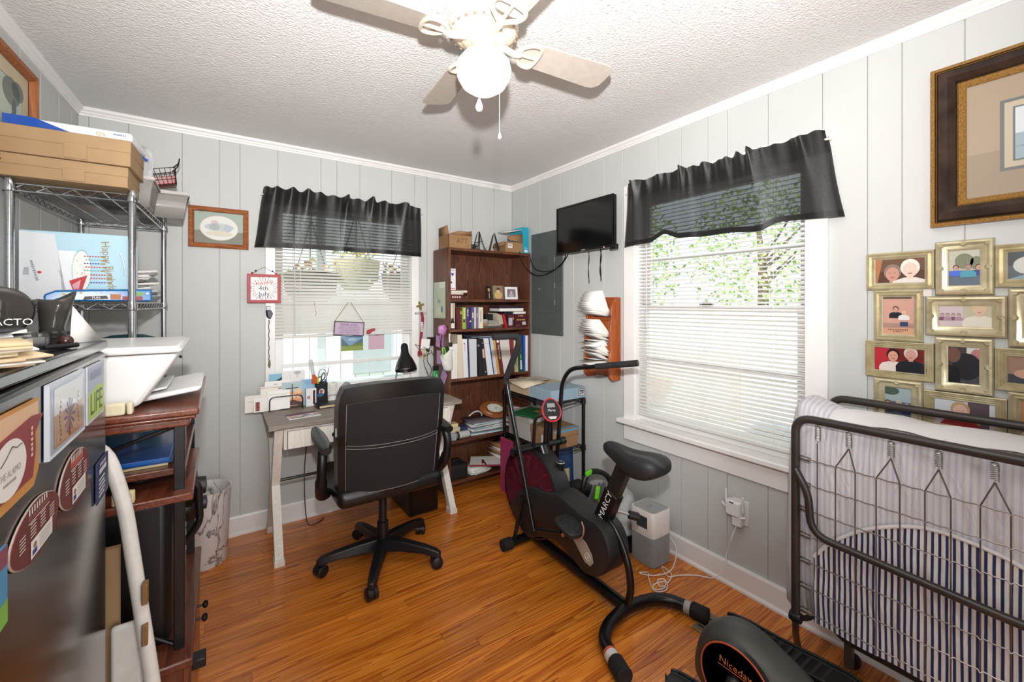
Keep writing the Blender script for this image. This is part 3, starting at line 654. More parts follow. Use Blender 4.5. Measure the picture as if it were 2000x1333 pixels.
m = MB('#8e1e1a/.35', T); m.loft([rc(.74, .003), rc(.9, .04)]); m.obj('red_liner', r, bevel=.003)

# on the middle shelf of the shelving
zsh = 1.418
r = thing('gift_bag', 'pale blue birthday gift bag lying on the wire shelf', 'gift bag', tuple(S(.17, .1, zsh)))
T = basis(tuple(S(-.008, .092, zsh+.004)), tuple(e1), (0, 0, 1), tuple(-d1)); w, h = .325, .262
m = MB('print', T); m.c('#b9dcec', 'print_gloss'); m.box(0, w, 0, h, -.07, 0); m.obj('bag', r, bevel=.004)
m = MB('print', T); z = .0012
m.c('#e2e4e8', 'print_gloss'); m.poly((.003, .003, z), (.13, .003, z), (.095, h-.012, z), (.003, h-.006, z))
m.c('#8f97a0'); 
for q in range(7): m.rect(.012+.0005*q, .095+.004*q, .028, .0975+.004*q, z*1.3)
m.text('~11', T3(.042, .11, z*1.4, -1.35), .012); m.c('#c03a3a'); m.ell(.055, .105, .006, .005, z*1.4, 14); m.c('#a5acb4'); m.text('~4', T3(.112, .10, z*1.4, -1.35), .01)
m.c('#eef3f6', 'print_gloss'); m.poly((.115, .04, z), (.17, .012, z), (.155, .19, z), (.105, .19, z))
m.c('#f2f2f0', 'print_gloss'); m.ell(.170, .115, .026, .078, z*1.6, 28)
m.c('#5fb39a')
for q in range(60): a = 2*PI*q/60; m.ell(.170+.027*math.cos(a), .115+.079*math.sin(a), .0022, .0016, z*2.0, 6)
rnd = random.Random(5)
for q in range(30):
    a = rnd.uniform(0, 2*PI); s = rnd.uniform(.1, .85); m.c(rnd.choice(('#d36a6a', '#d7a94a', '#8bbfae', '#9a7a5a'))); m.ell(.170+.024*s*math.cos(a), .115+.072*s*math.sin(a), .0014, .0014, z*2.2, 6)
m.c('#c23b3f'); m.poly((.135, .075, z*2.4), (.145, .042, z*2.4), (.172, .042, z*2.4), (.186, .098, z*2.4)); m.c('#e2a3ad'); m.poly((.143, .06, z*2.6), (.148, .044, z*2.6), (.162, .044, z*2.6), (.168, .08, z*2.6))
for k, (yy, c_) in enumerate(((.172, '#c23b3f'), (.158, '#7fb5a8'), (.144, '#3a4aa8'), (.130, '#cf4b45'), (.116, '#7fb5a8'), (.100, '#b5323a'), (.086, '#cf4b45'), (.070, '#3a4aa8'))):
    x0 = .176+(.018 if k > 4 else .004*(k % 2)); m.c(c_)
    for q in range(6): m.poly((x0+q*.0078, yy-.0022, z*3), (x0+q*.0078+.005, yy-.0022, z*3), (x0+q*.0078+.006, yy+.0022, z*3), (x0+q*.0078+.001, yy+.0022, z*3))
    m.c('#a58a5a'); m.ell(x0+.0555, yy, .0085, .0032, z*3, 12)
m.c('#a59466'); m.text('Happy Birthday', T3(.248, .128, z*3, -PI/2+.12), .036, sx=.95)
m.obj('printed_front', r, smooth=False)
m = MB('#d8dde2/.4', T); m.tube(spline([(.282, .19, .002), (.294, .14, .006), (.298, .10, .003)], 5), .003, 6); m.obj('ribbon_handle', r)
r = thing('party_bag', 'bright blue wrapped party bag lying on the shelf front', 'bag', tuple(S(.2, .05, zsh)))
T = basis(tuple(S(.085, -.008, zsh)), tuple((e1*.975+d1*.222)), (0, 0, 1), tuple(-(d1*.975-e1*.222)))
m = MB('print', T); m.c('#0d6cae', 'print_gloss'); m.loft([[(x, yy*s, zz*s) for yy, zz in ((0, 0), (.046, -.004), (.05, -.036), (.0, -.04))] for x, s in ((0, .5), (.03, .85), (.12, .95), (.30, 1.05))]); m.obj('wrapper', r, bevel=.006, seg=3)
m = MB('print', T); 
for (x, yy, rx, c_) in ((.05, .026, .005, '#c9b23a'), (.07, .02, .003, '#d8d8d8'), (.095, .032, .004, '#c9b23a'), (.15, .034, .004, '#d0c6c0'), (.235, .033, .009, '#5f3a88'), (.262, .030, .010, '#6fa32f'), (.285, .032, .005, '#d2d2d2')): m.c(c_); m.ell(x, yy, rx, rx*.8, .0022, 12)
m.c('#3a1f24'); m.poly((.10, .006, .002), (.17, .01, .002), (.165, .022, .002), (.105, .018, .002)); m.c('#b06a35'); m.rect(.175, .008, .205, .028, .002); m.c('#8f2f3a'); m.rect(.21, .004, .27, .02, .002); m.c('#f4f4f4'); m.text('FUN', T3(.136, .0135, .003), .012); m.obj('printed_dots', r, smooth=False)
sheetpile('mailer_pile', 'pile of grey and white mailing bags at the shelf corner', 'mailing bags', tuple(S(.22, .48, zsh+.001)), .2, .26, 12, ['#8f8d8a/.5', 'paper', '#6e6d6c/.5', '#c9c7c3/.5', 'paper'], .1, .0115, .025, 11, .012)
# lower shelf
m = MB('#2b211e/.5'); m.cbox(tuple(S(.085, .24, 1.034+.13)), (.12, .1, .258), .1); m.obj('dark_box', bevel=.003, org='base', label='dark brown box on the lower wire shelf', cat='box')
m = MB('#17505c/.5', T3(*S(.24, .42, 1.035))); m.lathe([(0, 0), (.11, 0), (.115, .02), (.118, .19), (.11, .21), (.06, .228), (0, .232)], 32); m.obj('round_tin', org='base', label='dark teal round tin behind the printer on the lower wire shelf', cat='tin')

# ---- pictures on the left and back walls
def framed(name, label, T, w, h, prof, fmat, art, glass=True, cat='picture frame', org=None, parent=None, artz=.004, back='#3a3029/.7', group=None):
    root = thing(name, label, cat, tuple(T @ Vector((w/2, 0, 0))), group) if parent is None else parent
    m = MB(back, T); m.box(.002, w-.002, .002, h-.002, 0, artz*.6); m.obj('backing', root)
    m = MB(fmat, T); m.mould(w, h, prof); m.obj('frame', root, ang=25)
    m = MB('print', T); art(m, prof[-1][0], w, h, artz); m.obj('picture', root, smooth=False)
    if glass: i = prof[-1][0]-.001; m = MB('window_glass', T); m.rect(i, i, w-i, h-i, artz+.004); m.obj('glass', root)
    return root
def art_soldier(m, i, w, h, z):
    m.c('#cbb795'); m.rect(i, i, w-i, h-i, z); m.c('#8d8578'); m.rect(i+.055, i+.055, w-i-.055, h-i-.055, z+.0006)
    m.c('#b9c0ad'); m.rect(i+.06, i+.06, w-i-.06, h-i-.06, z+.001); m.c('#b3b58e'); m.rect(i+.06, i+.06, w-i-.06, h*.45, z+.0014)
    m.c('#4d6a8f'); m.rect(i+.06, i+.06, w-i-.06, h*.30, z+.0016)
    x = w*.72; m.c('#3f4f57'); m.poly((x-.03, h*.16, z+.002), (x+.035, h*.16, z+.002), (x+.045, h*.35, z+.002), (x+.02, h*.5, z+.002), (x-.02, h*.5, z+.002), (x-.04, h*.35, z+.002)); m.ell(x, h*.56, .018, .03, z+.002)
    m.c('#6a7168'); m.ell(x-.02, h*.68, .07, .05, z+.0018); m.ell(x+.03, h*.72, .05, .035, z+.0018)
WF = [(0, 0), (0, .022), (.006, .026), (.014, .02), (.022, .024), (.03, .012), (.034, .006)]
framed('wall_picture', 'wood framed picture of a standing figure high on the left wall', onleft(1.93, 1.90, .003), .575, .42, WF, 'oak_z', art_soldier)
def art_oval(m, i, w, h, z):
    m.c('#9aa99c'); m.rect(i, h*.42, w-i, h-i, z); m.c('#6f6c5a'); m.rect(i, i, w-i, h*.42, z)
    m.c('#cdb9a6'); m.ell(w/2, h*.5, w*.325, h*.31, z+.0005, 36); m.c('#e2dfd9'); m.ell(w/2, h*.5, w*.31, h*.295, z+.001, 36)
    m.c('#bfc3c4'); m.ell(w*.5, h*.52, w*.25, h*.10, z+.0014); m.c('#b0b6be'); m.ell(w*.64, h*.50, w*.07, h*.09, z+.0016); m.c('#a4acae'); m.ell(w*.42, h*.52, w*.09, h*.08, z+.0016)
    m.c('#cdbcba'); m.ell(w*.42, h*.64, w*.06, h*.05, z+.0016); m.c('#d8cbb8'); m.ell(w*.5, h*.36, w*.22, h*.07, z+.0015)
framed('oval_picture', 'oak framed picture with white oval mat on the back wall', onback(-.152, 1.739, .003), .296, .24, [(0, 0), (0, .016), (.005, .02), (.018, .014), (.024, .017), (.028, .006)], 'oak_x', art_oval)

# ================================================================ ceiling fan
FX, FY = .753, 1.275
r = thing('ceiling_fan', 'cream four-blade ceiling fan with lit globe', 'ceiling fan', (FX, FY, 2.12))
CW = '#d2c6b4/.35'
T = T3(FX, FY, 0)
m = MB(CW, T); m.lathe([(.085, 2.43), (.09, 2.425), (.09, 2.40), (.105, 2.395), (.118, 2.385), (.121, 2.36), (.112, 2.338), (.095, 2.328), (.06, 2.324), (0, 2.324)], 40, cap=False); m.obj('motor_housing', r)
for k in range(24):
    a = 2*PI*k/24; m = MB('#8a7560/.8', T @ Matrix.Rotation(a, 4, 'Z')); m.cbox((.112, 0, 2.345), (.004, .009, .022), 0, 0, -.55) if k == 0 else None
    if k == 0: v0 = m.obj('vent_slot', r)
    else: share(v0, 'vent_slot', r, Matrix.Rotation(a, 4, 'Z'))
m = MB(CW, T); m.lathe([(.07, 2.326), (.078, 2.32), (.07, 2.315), (.042, 2.313), (.041, 2.30), (.041, 2.285), (0, 2.285)], 32, cap=False); m.obj('switch_housing', r)
m = MB('lamp_globe', T); m.lathe([(.04, 2.288), (.045, 2.28), (.07, 2.265), (.09, 2.24), (.0955, 2.215), (.09, 2.19), (.074, 2.162), (.045, 2.142), (0, 2.134)], 40, cap=False); m.obj('light_globe', r)
for k in range(4):
    a = math.radians(-6+90*k)
    if k == 0:
        m = MB('#bdb4aa/.45', T @ Matrix.Rotation(a, 4, 'Z') @ T3(.17, 0, 2.322, 0, math.radians(-11))); L = .37; P = []
        for q in range(9): t = -PI/2+PI*q/16*2 if False else 0
        out = [(0, -.052), (.06, -.058), (L-.05, -.068), (L-.02, -.064), (L, -.04), (L+.002, 0), (L, .04), (L-.02, .064), (L-.05, .068), (.06, .058), (0, .052), (-.012, .03), (-.012, -.03)]
        m.prism(out, -.003, .003); bl = m.obj('blade', r, bevel=.002)
        m = MB(CW, T @ Matrix.Rotation(a, 4, 'Z'))
        m.tube(spline([(.062, 0, 2.318), (.09, 0, 2.312), (.12, 0, 2.306), (.145, 0, 2.312)], 5), [.012]*16, 8)
        for s in (-1, 1):
            z = lambda y_: 2.314-.19*y_
            m.tube(spline([(.125, 0, 2.308), (.14, .022*s, z(.022*s)), (.165, .046*s, z(.046*s)), (.195, .052*s, z(.052*s)), (.212, .04*s, z(.04*s)), (.217, 0, z(0))], 5), .0075, 8)
        m.tube([(.13, 0, 2.31), (.215, 0, 2.312)], .006, 8); m.obj('blade_arm', bl)
    else:
        R_ = Matrix.Rotation(math.radians(90*k), 4, 'Z'); b2 = share(bl, 'blade', r, R_); arm = bl.children[0].copy(); COL.objects.link(arm); arm.parent = b2
def chain(x, y, z0, z1, ball, mat):
    m = MB('#d8d2c4/.4/.3'); m.tube([(x, y, z0), (x, y, z1)], .0013, 6); c_ = m.obj('pull_chain', r)
    m = MB(mat, T3(x, y, z1)); s = ball; m.lathe([(0, .012*s), (.003*s, .008*s), (.0105*s, -.012*s), (.011*s, -.018*s), (.007*s, -.026*s), (0, -.028*s)], 16); m.obj('chain_pull', c_)
chain(FX-.048, FY-.052, 2.30, 2.075, 1.15, '#e9e7e4/.3'); chain(FX+.030, FY-.055, 2.30, 1.985, .62, '#e9e7e4/.3')

# ================================================================ valances
def valance(name, label, T, topL, botL, topR, botR, ztop, zbot, folds, seed, rod):
    """x positions are along the wall in the local frame of T (x right, y up, z out)"""
    rnd = random.Random(seed); r = thing(name, label, 'valance', tuple(T @ Vector(((topL+topR)/2, ztop(.5), 0))))
    N, K = 150, 14; ph = [rnd.uniform(0, 6.28) for _ in range(6)]
    gx = sorted([rnd.uniform(0, 1) for _ in range(int(folds*2.2))]); gw = [rnd.uniform(.010, .028) for _ in gx]; gh = [rnd.uniform(-.012, .014) for _ in gx]; gl = [rnd.uniform(.25, 1) for _ in gx]
    def P(u, v, off=0):          # v: 0 top, 1 bottom; irregular gathers that fan out below the rod
        x = (topL*(1-v)+botL*v)*(1-u)+(topR*(1-v)+botR*v)*u
        ruff = math.exp(-v*5); f = 0; dy = 0
        for c0, w0, h0, l0 in zip(gx, gw, gh, gl):
            g = math.exp(-((u-c0)/(w0*(1+1.6*v)))**2); f += g*(.85*ruff+.55*l0*(1-.35*v)); dy += g*h0
        f -= .45+.25*math.sin(u*19+ph[0]+v*2)*(1-ruff)
        z = .052+f*.021+.006*math.sin(u*folds*7+ph[2])*ruff+off
        edge = min(1, min(u, 1-u)*22); z = .012+(max(z, .036)-.012)*edge**.5
        y = ztop(u)*(1-v)+zbot(u)*v + (dy+.004*math.sin(u*83+ph[5]))*max(0, 1-v*5)
        return (x+.006*math.sin(u*40+v*5+ph[3])*(1-ruff)*.5, y, z)
    def sheet(v0, v1, n, off):
        return [[P(i/N, v0+(v1-v0)*j/n, off) for j in range(n+1)] for i in range(N+1)]
    m = MB('black_sheer', T); m.loft(sheet(0, 1, K, 0), False); m.obj('cloth', r, ang=80)
    m = MB('black_sheer', T); m.loft(sheet(.0, .27, 4, -.006), False); m.obj('rod_pocket', r, ang=80)
    m = MB('black_sheer', T); m.loft(sheet(.925, 1, 1, -.003), False); m.obj('hem', r, ang=80)
    m = MB('black_sheer', T); m.loft(sheet(.93, .998, 1, -.005), False); m.obj('hem_lining', r, ang=80)
    m = MB('#d8d6d2/.4'); m.M = T; y = ztop(.5)-.05; m.tube(fillet([(topL-.012, ztop(0)-.045, .002), (topL-.012, ztop(0)-.045, .024), (topR+.012, ztop(1)-.045, .024), (topR+.012, ztop(1)-.045, .002)], .02), .005, 8); m.obj('curtain_rod', r)
    return r
valance('valance', 'black sheer valance over the smaller window above the desk', onback(0, 0), .225, .172, 1.262, 1.272, lambda u: 2.135, lambda u: 1.757+.012*u+.004*math.sin(u*5), 11, 3, 0)
zb = [(0, 1.758), (.1, 1.762), (.18, 1.765), (.27, 1.80), (.37, 1.765), (.5, 1.757), (.58, 1.757), (.72, 1.745), (.80, 1.775), (1, 1.765)]
def interp(tab, u):
    for (a, b), (c_, d_) in zip(tab, tab[1:]):
        if u <= c_: t = (u-a)/(c_-a); t = t*t*(3-2*t); return b+(d_-b)*t
    return tab[-1][1]
valance('valance', 'black sheer valance over the larger window on the right wall', onright(0, 0), -1.793, -1.815, -.735, -.672, lambda u: 2.135+.01*math.sin(u*7), lambda u: interp(zb, u), 11, 9, 0)

# ================================================================ desk
r = thing('writing_desk', 'small white desk with grey wood top under the back window', 'desk', (.78, 2.82, 0))
m = MB('desk_grey'); m.box(.21, 1.35, 2.575, 3.065, .733, .757); m.obj('desktop', r, bevel=.002)
m = MB('desk_white'); m.box(.285, 1.275, 2.605, 3.04, .715, .733); m.box(.285, .30, 2.605, 3.04, .615, .715); m.box(1.26, 1.275, 2.605, 3.04, .615, .715); m.box(.30, 1.26, 3.025, 3.04, .615, .715); m.obj('apron_frame', r)
for x0, x1 in ((.303, .765), (.795, 1.257)):
    m = MB('desk_white'); m.box(x0, x1, 2.592, 2.607, .618, .714); d = m.obj('drawer', r, bevel=.002)
    m = MB('black_metal', T3((x0+x1)/2, 2.592, .667, 0, PI/2)); m.lathe([(.004, 0), (.004, .014), (.012, .018), (.012, .025), (0, .028)], 14); m.obj('drawer_knob', d)
for x in (.262, 1.292):
    for yt, yf in ((2.63, 2.615), (3.02, 3.035)):
        sgn = 1 if yf < 2.8 else -1
        m = MB('desk_white'); w = .021; d = .026*sgn
        for a, b in (((yt, .733), (2.825-.03*sgn, .37)), ((2.825-.03*sgn, .37), (yf, .03))):
            m.loft([[(x-w, p[0]-d, p[1]), (x+w, p[0]-d, p[1]), (x+w, p[0]+d, p[1]), (x-w, p[0]+d, p[1])] for p in (a, b)])
        m.loft([[(x-w-.004*k, yf-.03-.004*k, z), (x+w+.004*k, yf-.03-.004*k, z), (x+w+.004*k, yf+.03+.004*k, z), (x-w-.004*k, yf+.03+.004*k, z)] for z, k in ((0, 1), (.03, 1), (.034, 0))]); m.obj('leg', r)
m = MB('black_metal'); m.tube([(.283, 2.80, .385), (1.271, 2.80, .385)], .009, 8); m.obj('crossbar', r)

# computer tower and cable under desk
r = thing('computer_tower', 'black computer tower on the floor under the desk', 'computer', (1.12, 2.87, 0))
m = MB('black_plastic'); m.box(1.02, 1.225, 2.68, 3.05, .008, .365); m.obj('case', r, bevel=.008)
m = MB('#0c0c0d/.2'); m.box(1.03, 1.215, 2.672, 2.682, .02, .355); m.obj('front_panel', r, bevel=.004)
m = MB('#a89c92/.4', T3(1.10, 2.6715, .22, 0, PI/2)); m.prism([(-.018, .02), (.018, .02), (.018, -.005), (0, -.025), (-.018, -.005)], 0, .001); m.obj('badge', r)
m = MB('black_plastic'); m.tube(spline([(.47, 3.05, .55), (.45, 3.04, .3), (.455, 2.98, .03), (.5, 2.95, .006), (.56, 3.0, .006)], 8), .003, 6); m.obj('power_cable', org=(.5, 3, .003), label='thin dark cable hanging behind the desk to the floor', cat='cable')

# ---- desk clutter
DZ = .7575
def card(m, x, y, z, w, h, col, lean=.12, rz=0, t=.0015):
    m.c(col); T = T3(x, y, z, rz, -lean); m.box(-w/2, w/2, -t/2, t/2, 0, h, T); return T
r = thing('letter_holder', 'black wire letter holder on the left of the desk', 'letter holder', (.36, 2.99, DZ))
for k, (yy, hh) in enumerate(((2.935, .085), (2.985, .10), (3.035, .115))):
    m = MB('black_metal'); m.tube(fillet([(.245, yy, DZ+.004), (.245, yy, DZ+hh), (.425, yy, DZ+hh), (.425, yy, DZ+.004)], .03), .0035, 8); m.obj('wire_loop', r)
m = MB('black_metal')
for x in (.245, .425): m.tube([(x, 2.925, DZ+.0035), (x, 3.05, DZ+.0035)], .0035, 8)
m.obj('base_wires', r)
def mail(label, x, y, w, h, col, art=None, lean=.05, rz=0, z=DZ+.0075, cat='card'):
    m = MB('print'); T = card(m, x, y, z, w, h, col, lean, rz)
    if art: m.M = T @ basis((-w/2, -.0012, 0), (1, 0, 0), (0, 0, 1), (0, -1, 0)); art(m, w, h)
    return m.obj('standing_card' if cat == 'card' else cat, org=(x, y, z), smooth=False, label=label, cat=cat, group='mail in the letter holder')
mail('white envelope sticking out farthest left of the letter holder', .195, 2.976, .15, .10, '#e6e2da', lambda m, w, h: (m.c('#cfc8be'), m.rect(w*.1, h*.62, w*.98, h*.66, 0)), .02, z=DZ+.001, cat='envelope')
def a_strip(m, w, h):
    m.c('#a8553c'); m.rect(w*.06, h*.08, w*.22, h*.72, 0); m.c('#5a2a3a')
    for q in range(4): m.ell(w*.14, h*(.16+.16*q), w*.05, h*.06, .0004, 10)
mail('white envelope with a patterned red strip in the letter holder', .235, 2.958, .14, .085, '#eceae6', a_strip, .03, z=DZ+.002, cat='envelope')
mail('large white envelope at the front of the letter holder', .295, 2.945, .12, .115, '#f0eeea', lambda m, w, h: (m.c('#d5d0c8'), m.rect(w*.05, h*.8, w*.95, h*.83, 0), m.rect(w*.3, h*.5, w*.9, h*.52, 0)), .05, cat='envelope')
mail('wide white envelope with tan border in the letter holder', .285, 2.968, .17, .14, '#e9e4da', lambda m, w, h: (m.c('#b98b5a'), m.rect(0, h*.93, w, h*.95, 0), m.c('#6a4a6a'), m.rect(w*.55, h*.86, w*.66, h*.9, 0)), .05, cat='envelope')
mail('white envelope standing behind the tan bordered one', .295, 2.996, .14, .165, '#eeecea', lambda m, w, h: (m.c('#b8b6c8'), m.ell(w*.4, h*.88, w*.08, h*.03, 0)), .04, cat='envelope')
def a_cross(m, w, h):
    m.c('#a9c0c4'); m.rect(0, h*.62, w, h, 0); m.c('#d99a6a'); m.rect(0, 0, w, h*.62, 0); m.c('#e8c49a'); m.ell(w*.75, h*.62, w*.2, h*.1, .0002); m.c('#4a2a20')
    m.poly((0, 0, .0004), (w, 0, .0004), (w, h*.16, .0004), (w*.5, h*.30, .0004), (0, h*.12, .0004)); m.rect(w*.46, h*.25, w*.51, h*.93, .0005); m.rect(w*.18, h*.74, w*.78, h*.78, .0005)
    m.c('#f4efe8'); m.text('Love', T3(w*.45, h*.45, .0007), h*.34); m.c('#c9b2a0'); m.rect(w*.25, h*.06, w*.75, h*.08, .0007)
mail('orange sunset card with a dark cross and white lettering', .372, 2.96, .115, .155, '#dcb08a', a_cross, .05)
def a_bird(m, w, h):
    m.c('#7fb4cc'); m.rect(0, 0, w, h, 0); m.c('#1f2326'); m.poly((w*.15, h*.74, .0004), (w*.6, h*.84, .0004), (w, h*.95, .0004), (w*.85, h*.84, .0004), (w*.6, h*.76, .0004))
mail('blue card with a flying black bird behind the letter holder', .292, 3.02, .085, .205, '#8cbcd0', a_bird, .02)
mail('white card with faint grey tree drawing behind the cross card', .385, 3.0125, .13, .22, '#e6e4e4', lambda m, w, h: (m.c('#b5b2b6'), m.rect(w*.64, h*.78, w*.67, h*.92, 0), m.ell(w*.66, h*.93, w*.16, h*.05, .0002), m.rect(w*.33, h*.78, w*.345, h*.88, 0)), .02)
mail('light blue envelope tilted beside the cross card', .468, 3.008, .085, .165, '#9cc3e0', lambda m, w, h: (m.c('#86b0d2'), m.poly((w*.1, h*.95, 0), (w*.9, h*.95, 0), (w*.5, h*.72, 0))), .05, .1, z=DZ, cat='envelope')
r = thing('phone_box', 'slim white phone box standing on the desk', 'box', (.482, 2.975, DZ))
m = MB('print'); m.c('#e9e7e6'); m.box(.447, .507, 2.955, 2.983, DZ, DZ+.112); m.obj('carton', r, bevel=.001)
m = MB('print', basis((.447, 2.9545, DZ), (1, 0, 0), (0, 0, 1), (0, -1, 0))); m.c('#3a1a22'); m.rect(.040, .012, .053, .100, .0006); m.c('#b03a44'); m.rect(.008, .048, .022, .066, .0006); m.c('#f2f0ee'); m.text('E', T3(.015, .057, .001), .014); m.obj('printed_front', r, smooth=False)
m = MB('print'); m.M = T3(.395, 2.735, DZ, .12); m.c('#d9d6d4'); m.box(-.085, .085, -.06, .06, 0, .004); m.c('#3c3c5a'); m.box(-.084, .084, .035, .0595, .004, .0045); m.c('#8f3a40'); m.rect(-.084, .012, .084, .036, .0047); m.c('#8a7f8f'); m.poly((-.02, -.03, .0047), (.05, -.03, .0047), (.015, .005, .0047)); m.c('#b0895a'); m.rect(-.075, -.02, -.03, -.008, .0047); m.c('#6a665f'); m.rect(-.07, -.05, .0, -.036, .0047); m.c('#4a5560'); m.rect(.05, -.035, .08, -.02, .0047)
m.obj('magazine', org=(.395, 2.735, DZ), smooth=False, label='glossy picture magazine lying flat on the desk front', cat='magazine')
# pen cup
r = thing('pen_cup', 'black square pen cup with round sticker on the desk', 'pen cup', (0.481, 3.02, DZ))
m = MB('black_plastic'); c0 = .543; c1 = 3.015; s = .036
m.box(c0-s, c0+s, c1-s, c1-s+.004, DZ+.01, DZ+.135); m.box(c0-s, c0+s, c1+s-.004, c1+s, DZ+.01, DZ+.135); m.box(c0-s, c0-s+.004, c1-s, c1+s, DZ+.01, DZ+.135); m.box(c0+s-.004, c0+s, c1-s, c1+s, DZ+.01, DZ+.135); m.box(c0-s, c0+s, c1-s, c1+s, DZ+.0, DZ+.012); m.obj('cup', r)
m = MB('print', basis((c0, c1-s-.0006, DZ+.08), (1, 0, 0), (0, 0, 1), (0, -1, 0))); m.c('#cfd0cf'); m.ell(0, 0, .017, .02, 0); m.c('#b0564a'); m.ell(-.003, .002, .010, .012, .0003); m.c('#2f5f8a'); m.ell(-.008, -.02, .02, .012, .0002); m.obj('sticker', r, smooth=False)
def pen(label, name, mat, p, q, rad, cat, flat=None):
    m = MB(mat)
    if flat: v = Vector(q)-Vector(p); vn = v.normalized(); xd = Vector((0, 1, 0)).cross(vn).normalized(); T = basis(p, tuple(xd), tuple(vn.cross(xd)), tuple(vn)); m.box(-flat/2, flat/2, -rad, rad, 0, v.length, T)
    else: m.tube([p, Vector(p)*.12+Vector(q)*.88, q], [rad, rad, rad*.5], 8)
    return m.obj(name, org=p, label=label, cat=cat)
pen('clear plastic ruler leaning high out of the pen cup', 'ruler', 'clear_tank', (0.532, 3.036, DZ+.02), (0.487, 3.046, DZ+.285), .0012, 'ruler', .026)
m = MB('#c9551f/.4'); m.prism([(-.02, .0), (.014, .0), (.018, .03), (.002, .055), (-.016, .06)], -.006, .006, T3(0.506, 3.0, DZ+.135, 0, PI/2, 0)); m.obj('orange_cutter', org='base', label='orange plastic cutter sticking out of the pen cup', cat='cutter')
pen('yellow green highlighter in the pen cup', 'highlighter', '#b9cf2a/.4', (0.528, 3.0, DZ+.02), (0.523, 2.995, DZ+.175), .006, 'highlighter')
pen('thin purple pen leaning right out of the pen cup', 'purple_pen', '#8a35a0/.4', (0.548, 3.03, DZ+.02), (0.600, 3.03, DZ+.235), .003, 'pen')
pen('blue pen standing low in the pen cup', 'blue_pen', '#3a5aa8/.4', (0.563, 3.01, DZ+.02), (0.568, 3.01, DZ+.155), .004, 'pen')
m = MB('black_plastic')
for cx, cz, rx, rz_ in ((.533, DZ+.155, .011, .02), (.556, DZ+.175, .011, .023)): m.tube([(cx+rx*math.cos(a)+.2*rz_*math.sin(a), 2.998, cz+rz_*math.sin(a)) for a in [2*PI*q/16 for q in range(16)]], .0035, 6, loop=True)
m.tube([(0.538, 2.998, DZ+.137), (0.550, 3.0, DZ+.02)], .004, 6); m.tube([(0.550, 2.998, DZ+.152), (0.538, 3.0, DZ+.02)], .004, 6); m.obj('scissors', org=(.606, 3, DZ+.02), label='black handled scissors standing in the pen cup', cat='scissors')
m = MB('#3a2a36/.4'); m.tube(spline([(0.528, 3.03, DZ+.10), (0.536, 3.03, DZ+.20), (0.563, 3.03, DZ+.218), (0.583, 3.03, DZ+.18), (0.576, 3.03, DZ+.10)], 6), .002, 6); m.obj('wire_loop_band', org=(0.548, 3.03, DZ+.1), label='dark looped band rising from the pen cup', cat='band')
m = MB('paper', T3(.608, 2.985, DZ)); m.lathe([(0, 0), (.028, 0), (.028, .004), (.028, .055), (0, .055)], 20)
m.add([(x, -.028-.004*math.sin(k*.6), .05+k*.013) for k in range(8) for x in (-.024, .026)], [(2*k, 2*k+1, 2*k+3, 2*k+2) for k in range(7)]); r = m.obj('receipt_roll', org=(.608, 2.985, DZ), solid=.0008, label='white receipt paper roll standing beside the pen cup', cat='paper roll')
m = MB('print', basis((.608, 2.951, DZ+.09), (1, 0, 0), (0, 0, 1), (0, -1, 0))); m.c('#7a7880'); m.text('H', T3(0, .045, 0), .02); m.c('#9a98a0'); [m.rect(-.017, -.005+.01*q, .017, -.0035+.01*q, .0) for q in range(4)]; m.obj('printed_lines', r, smooth=False)
m = MB('black_leather'); m.M = T3(.57, 2.895, DZ, .1); m.box(-.075, .075, -.05, .05, .018, .022); m.box(-.075, .075, -.05, .05, 0, .004); m.box(-.075, -.07, -.05, .05, 0, .022); m.m('#d9c79a/.7'); m.box(-.07, .07, -.046, .046, .004, .018); m.obj('notebook', org=(.57, 2.895, DZ), label='black notebook with cream page edges on the desk', cat='notebook')
m = MB('#8b9298/.4', T3(.69, 3.005, DZ, .4)); m.prism([(-.05, 0), (.05, 0), (.055, .02), (.02, .05), (.045, .10), (.02, .125), (-.03, .09), (-.045, .05)], -.02, .02, T3(0, 0, 0, 0, PI/2)); m.obj('tape_dispenser', org='base', bevel=.006, label='grey tape dispenser behind the chair back on the desk', cat='tape dispenser')
m = MB('#4f86c8/.3', T3(.672, 2.925, DZ, .2)); m.box(-.035, .035, -.025, .025, 0, .025); m.m('clear_plastic'); m.box(-.03, .03, -.02, .02, .025, .055); m.obj('blue_box', org='base', bevel=.003, label='small blue clear-topped box on the desk', cat='box')
m = MB('paper', T3(.73, 2.80, DZ, .3)); m.box(-.06, .1, -.07, .1, 0, .003); m.obj('paper_sheet', org='base', label='white paper sheet on the desk behind the chair', cat='paper', smooth=False)
m = MB('#b58ab0/.5', T3(.90, 3.02, DZ)); m.lathe([(0, 0), (.05, 0), (.052, .07), (.045, .085), (0, .09)], 20); m.obj('pink_pot', org='base', label='pink pot on the desk just above the chair back', cat='pot')
m = MB('print'); m.c('#1f8a4a'); m.loft([[(1.318+s*.021*math.cos(a), 2.93+t_*.016*math.sin(a), DZ+z) for a in [2*PI*q/16 for q in range(16)]] for s, t_, z in ((1.0, 1, .0), (1.05, 1.0, .05), (1.1, .7, .12), (1.1, .15, .16))]); r = m.obj('green_tube', org=(1.318, 2.93, DZ), label='green squeeze tube standing at the right of the desk', cat='tube')
m = MB('black_plastic', T3(1.318, 2.93, DZ+.155)); m.box(-.024, .024, -.006, .006, 0, .035); m.obj('cap', r, bevel=.003)
m = MB('print', basis((1.318, 2.913, DZ+.07), (1, 0, 0), (0, 0, 1), (0, -1, 0))); m.c('#8fd0a0'); m.text('~6', T3(0, .03, .001, PI/2), .018); m.obj('lettering', r, smooth=False)

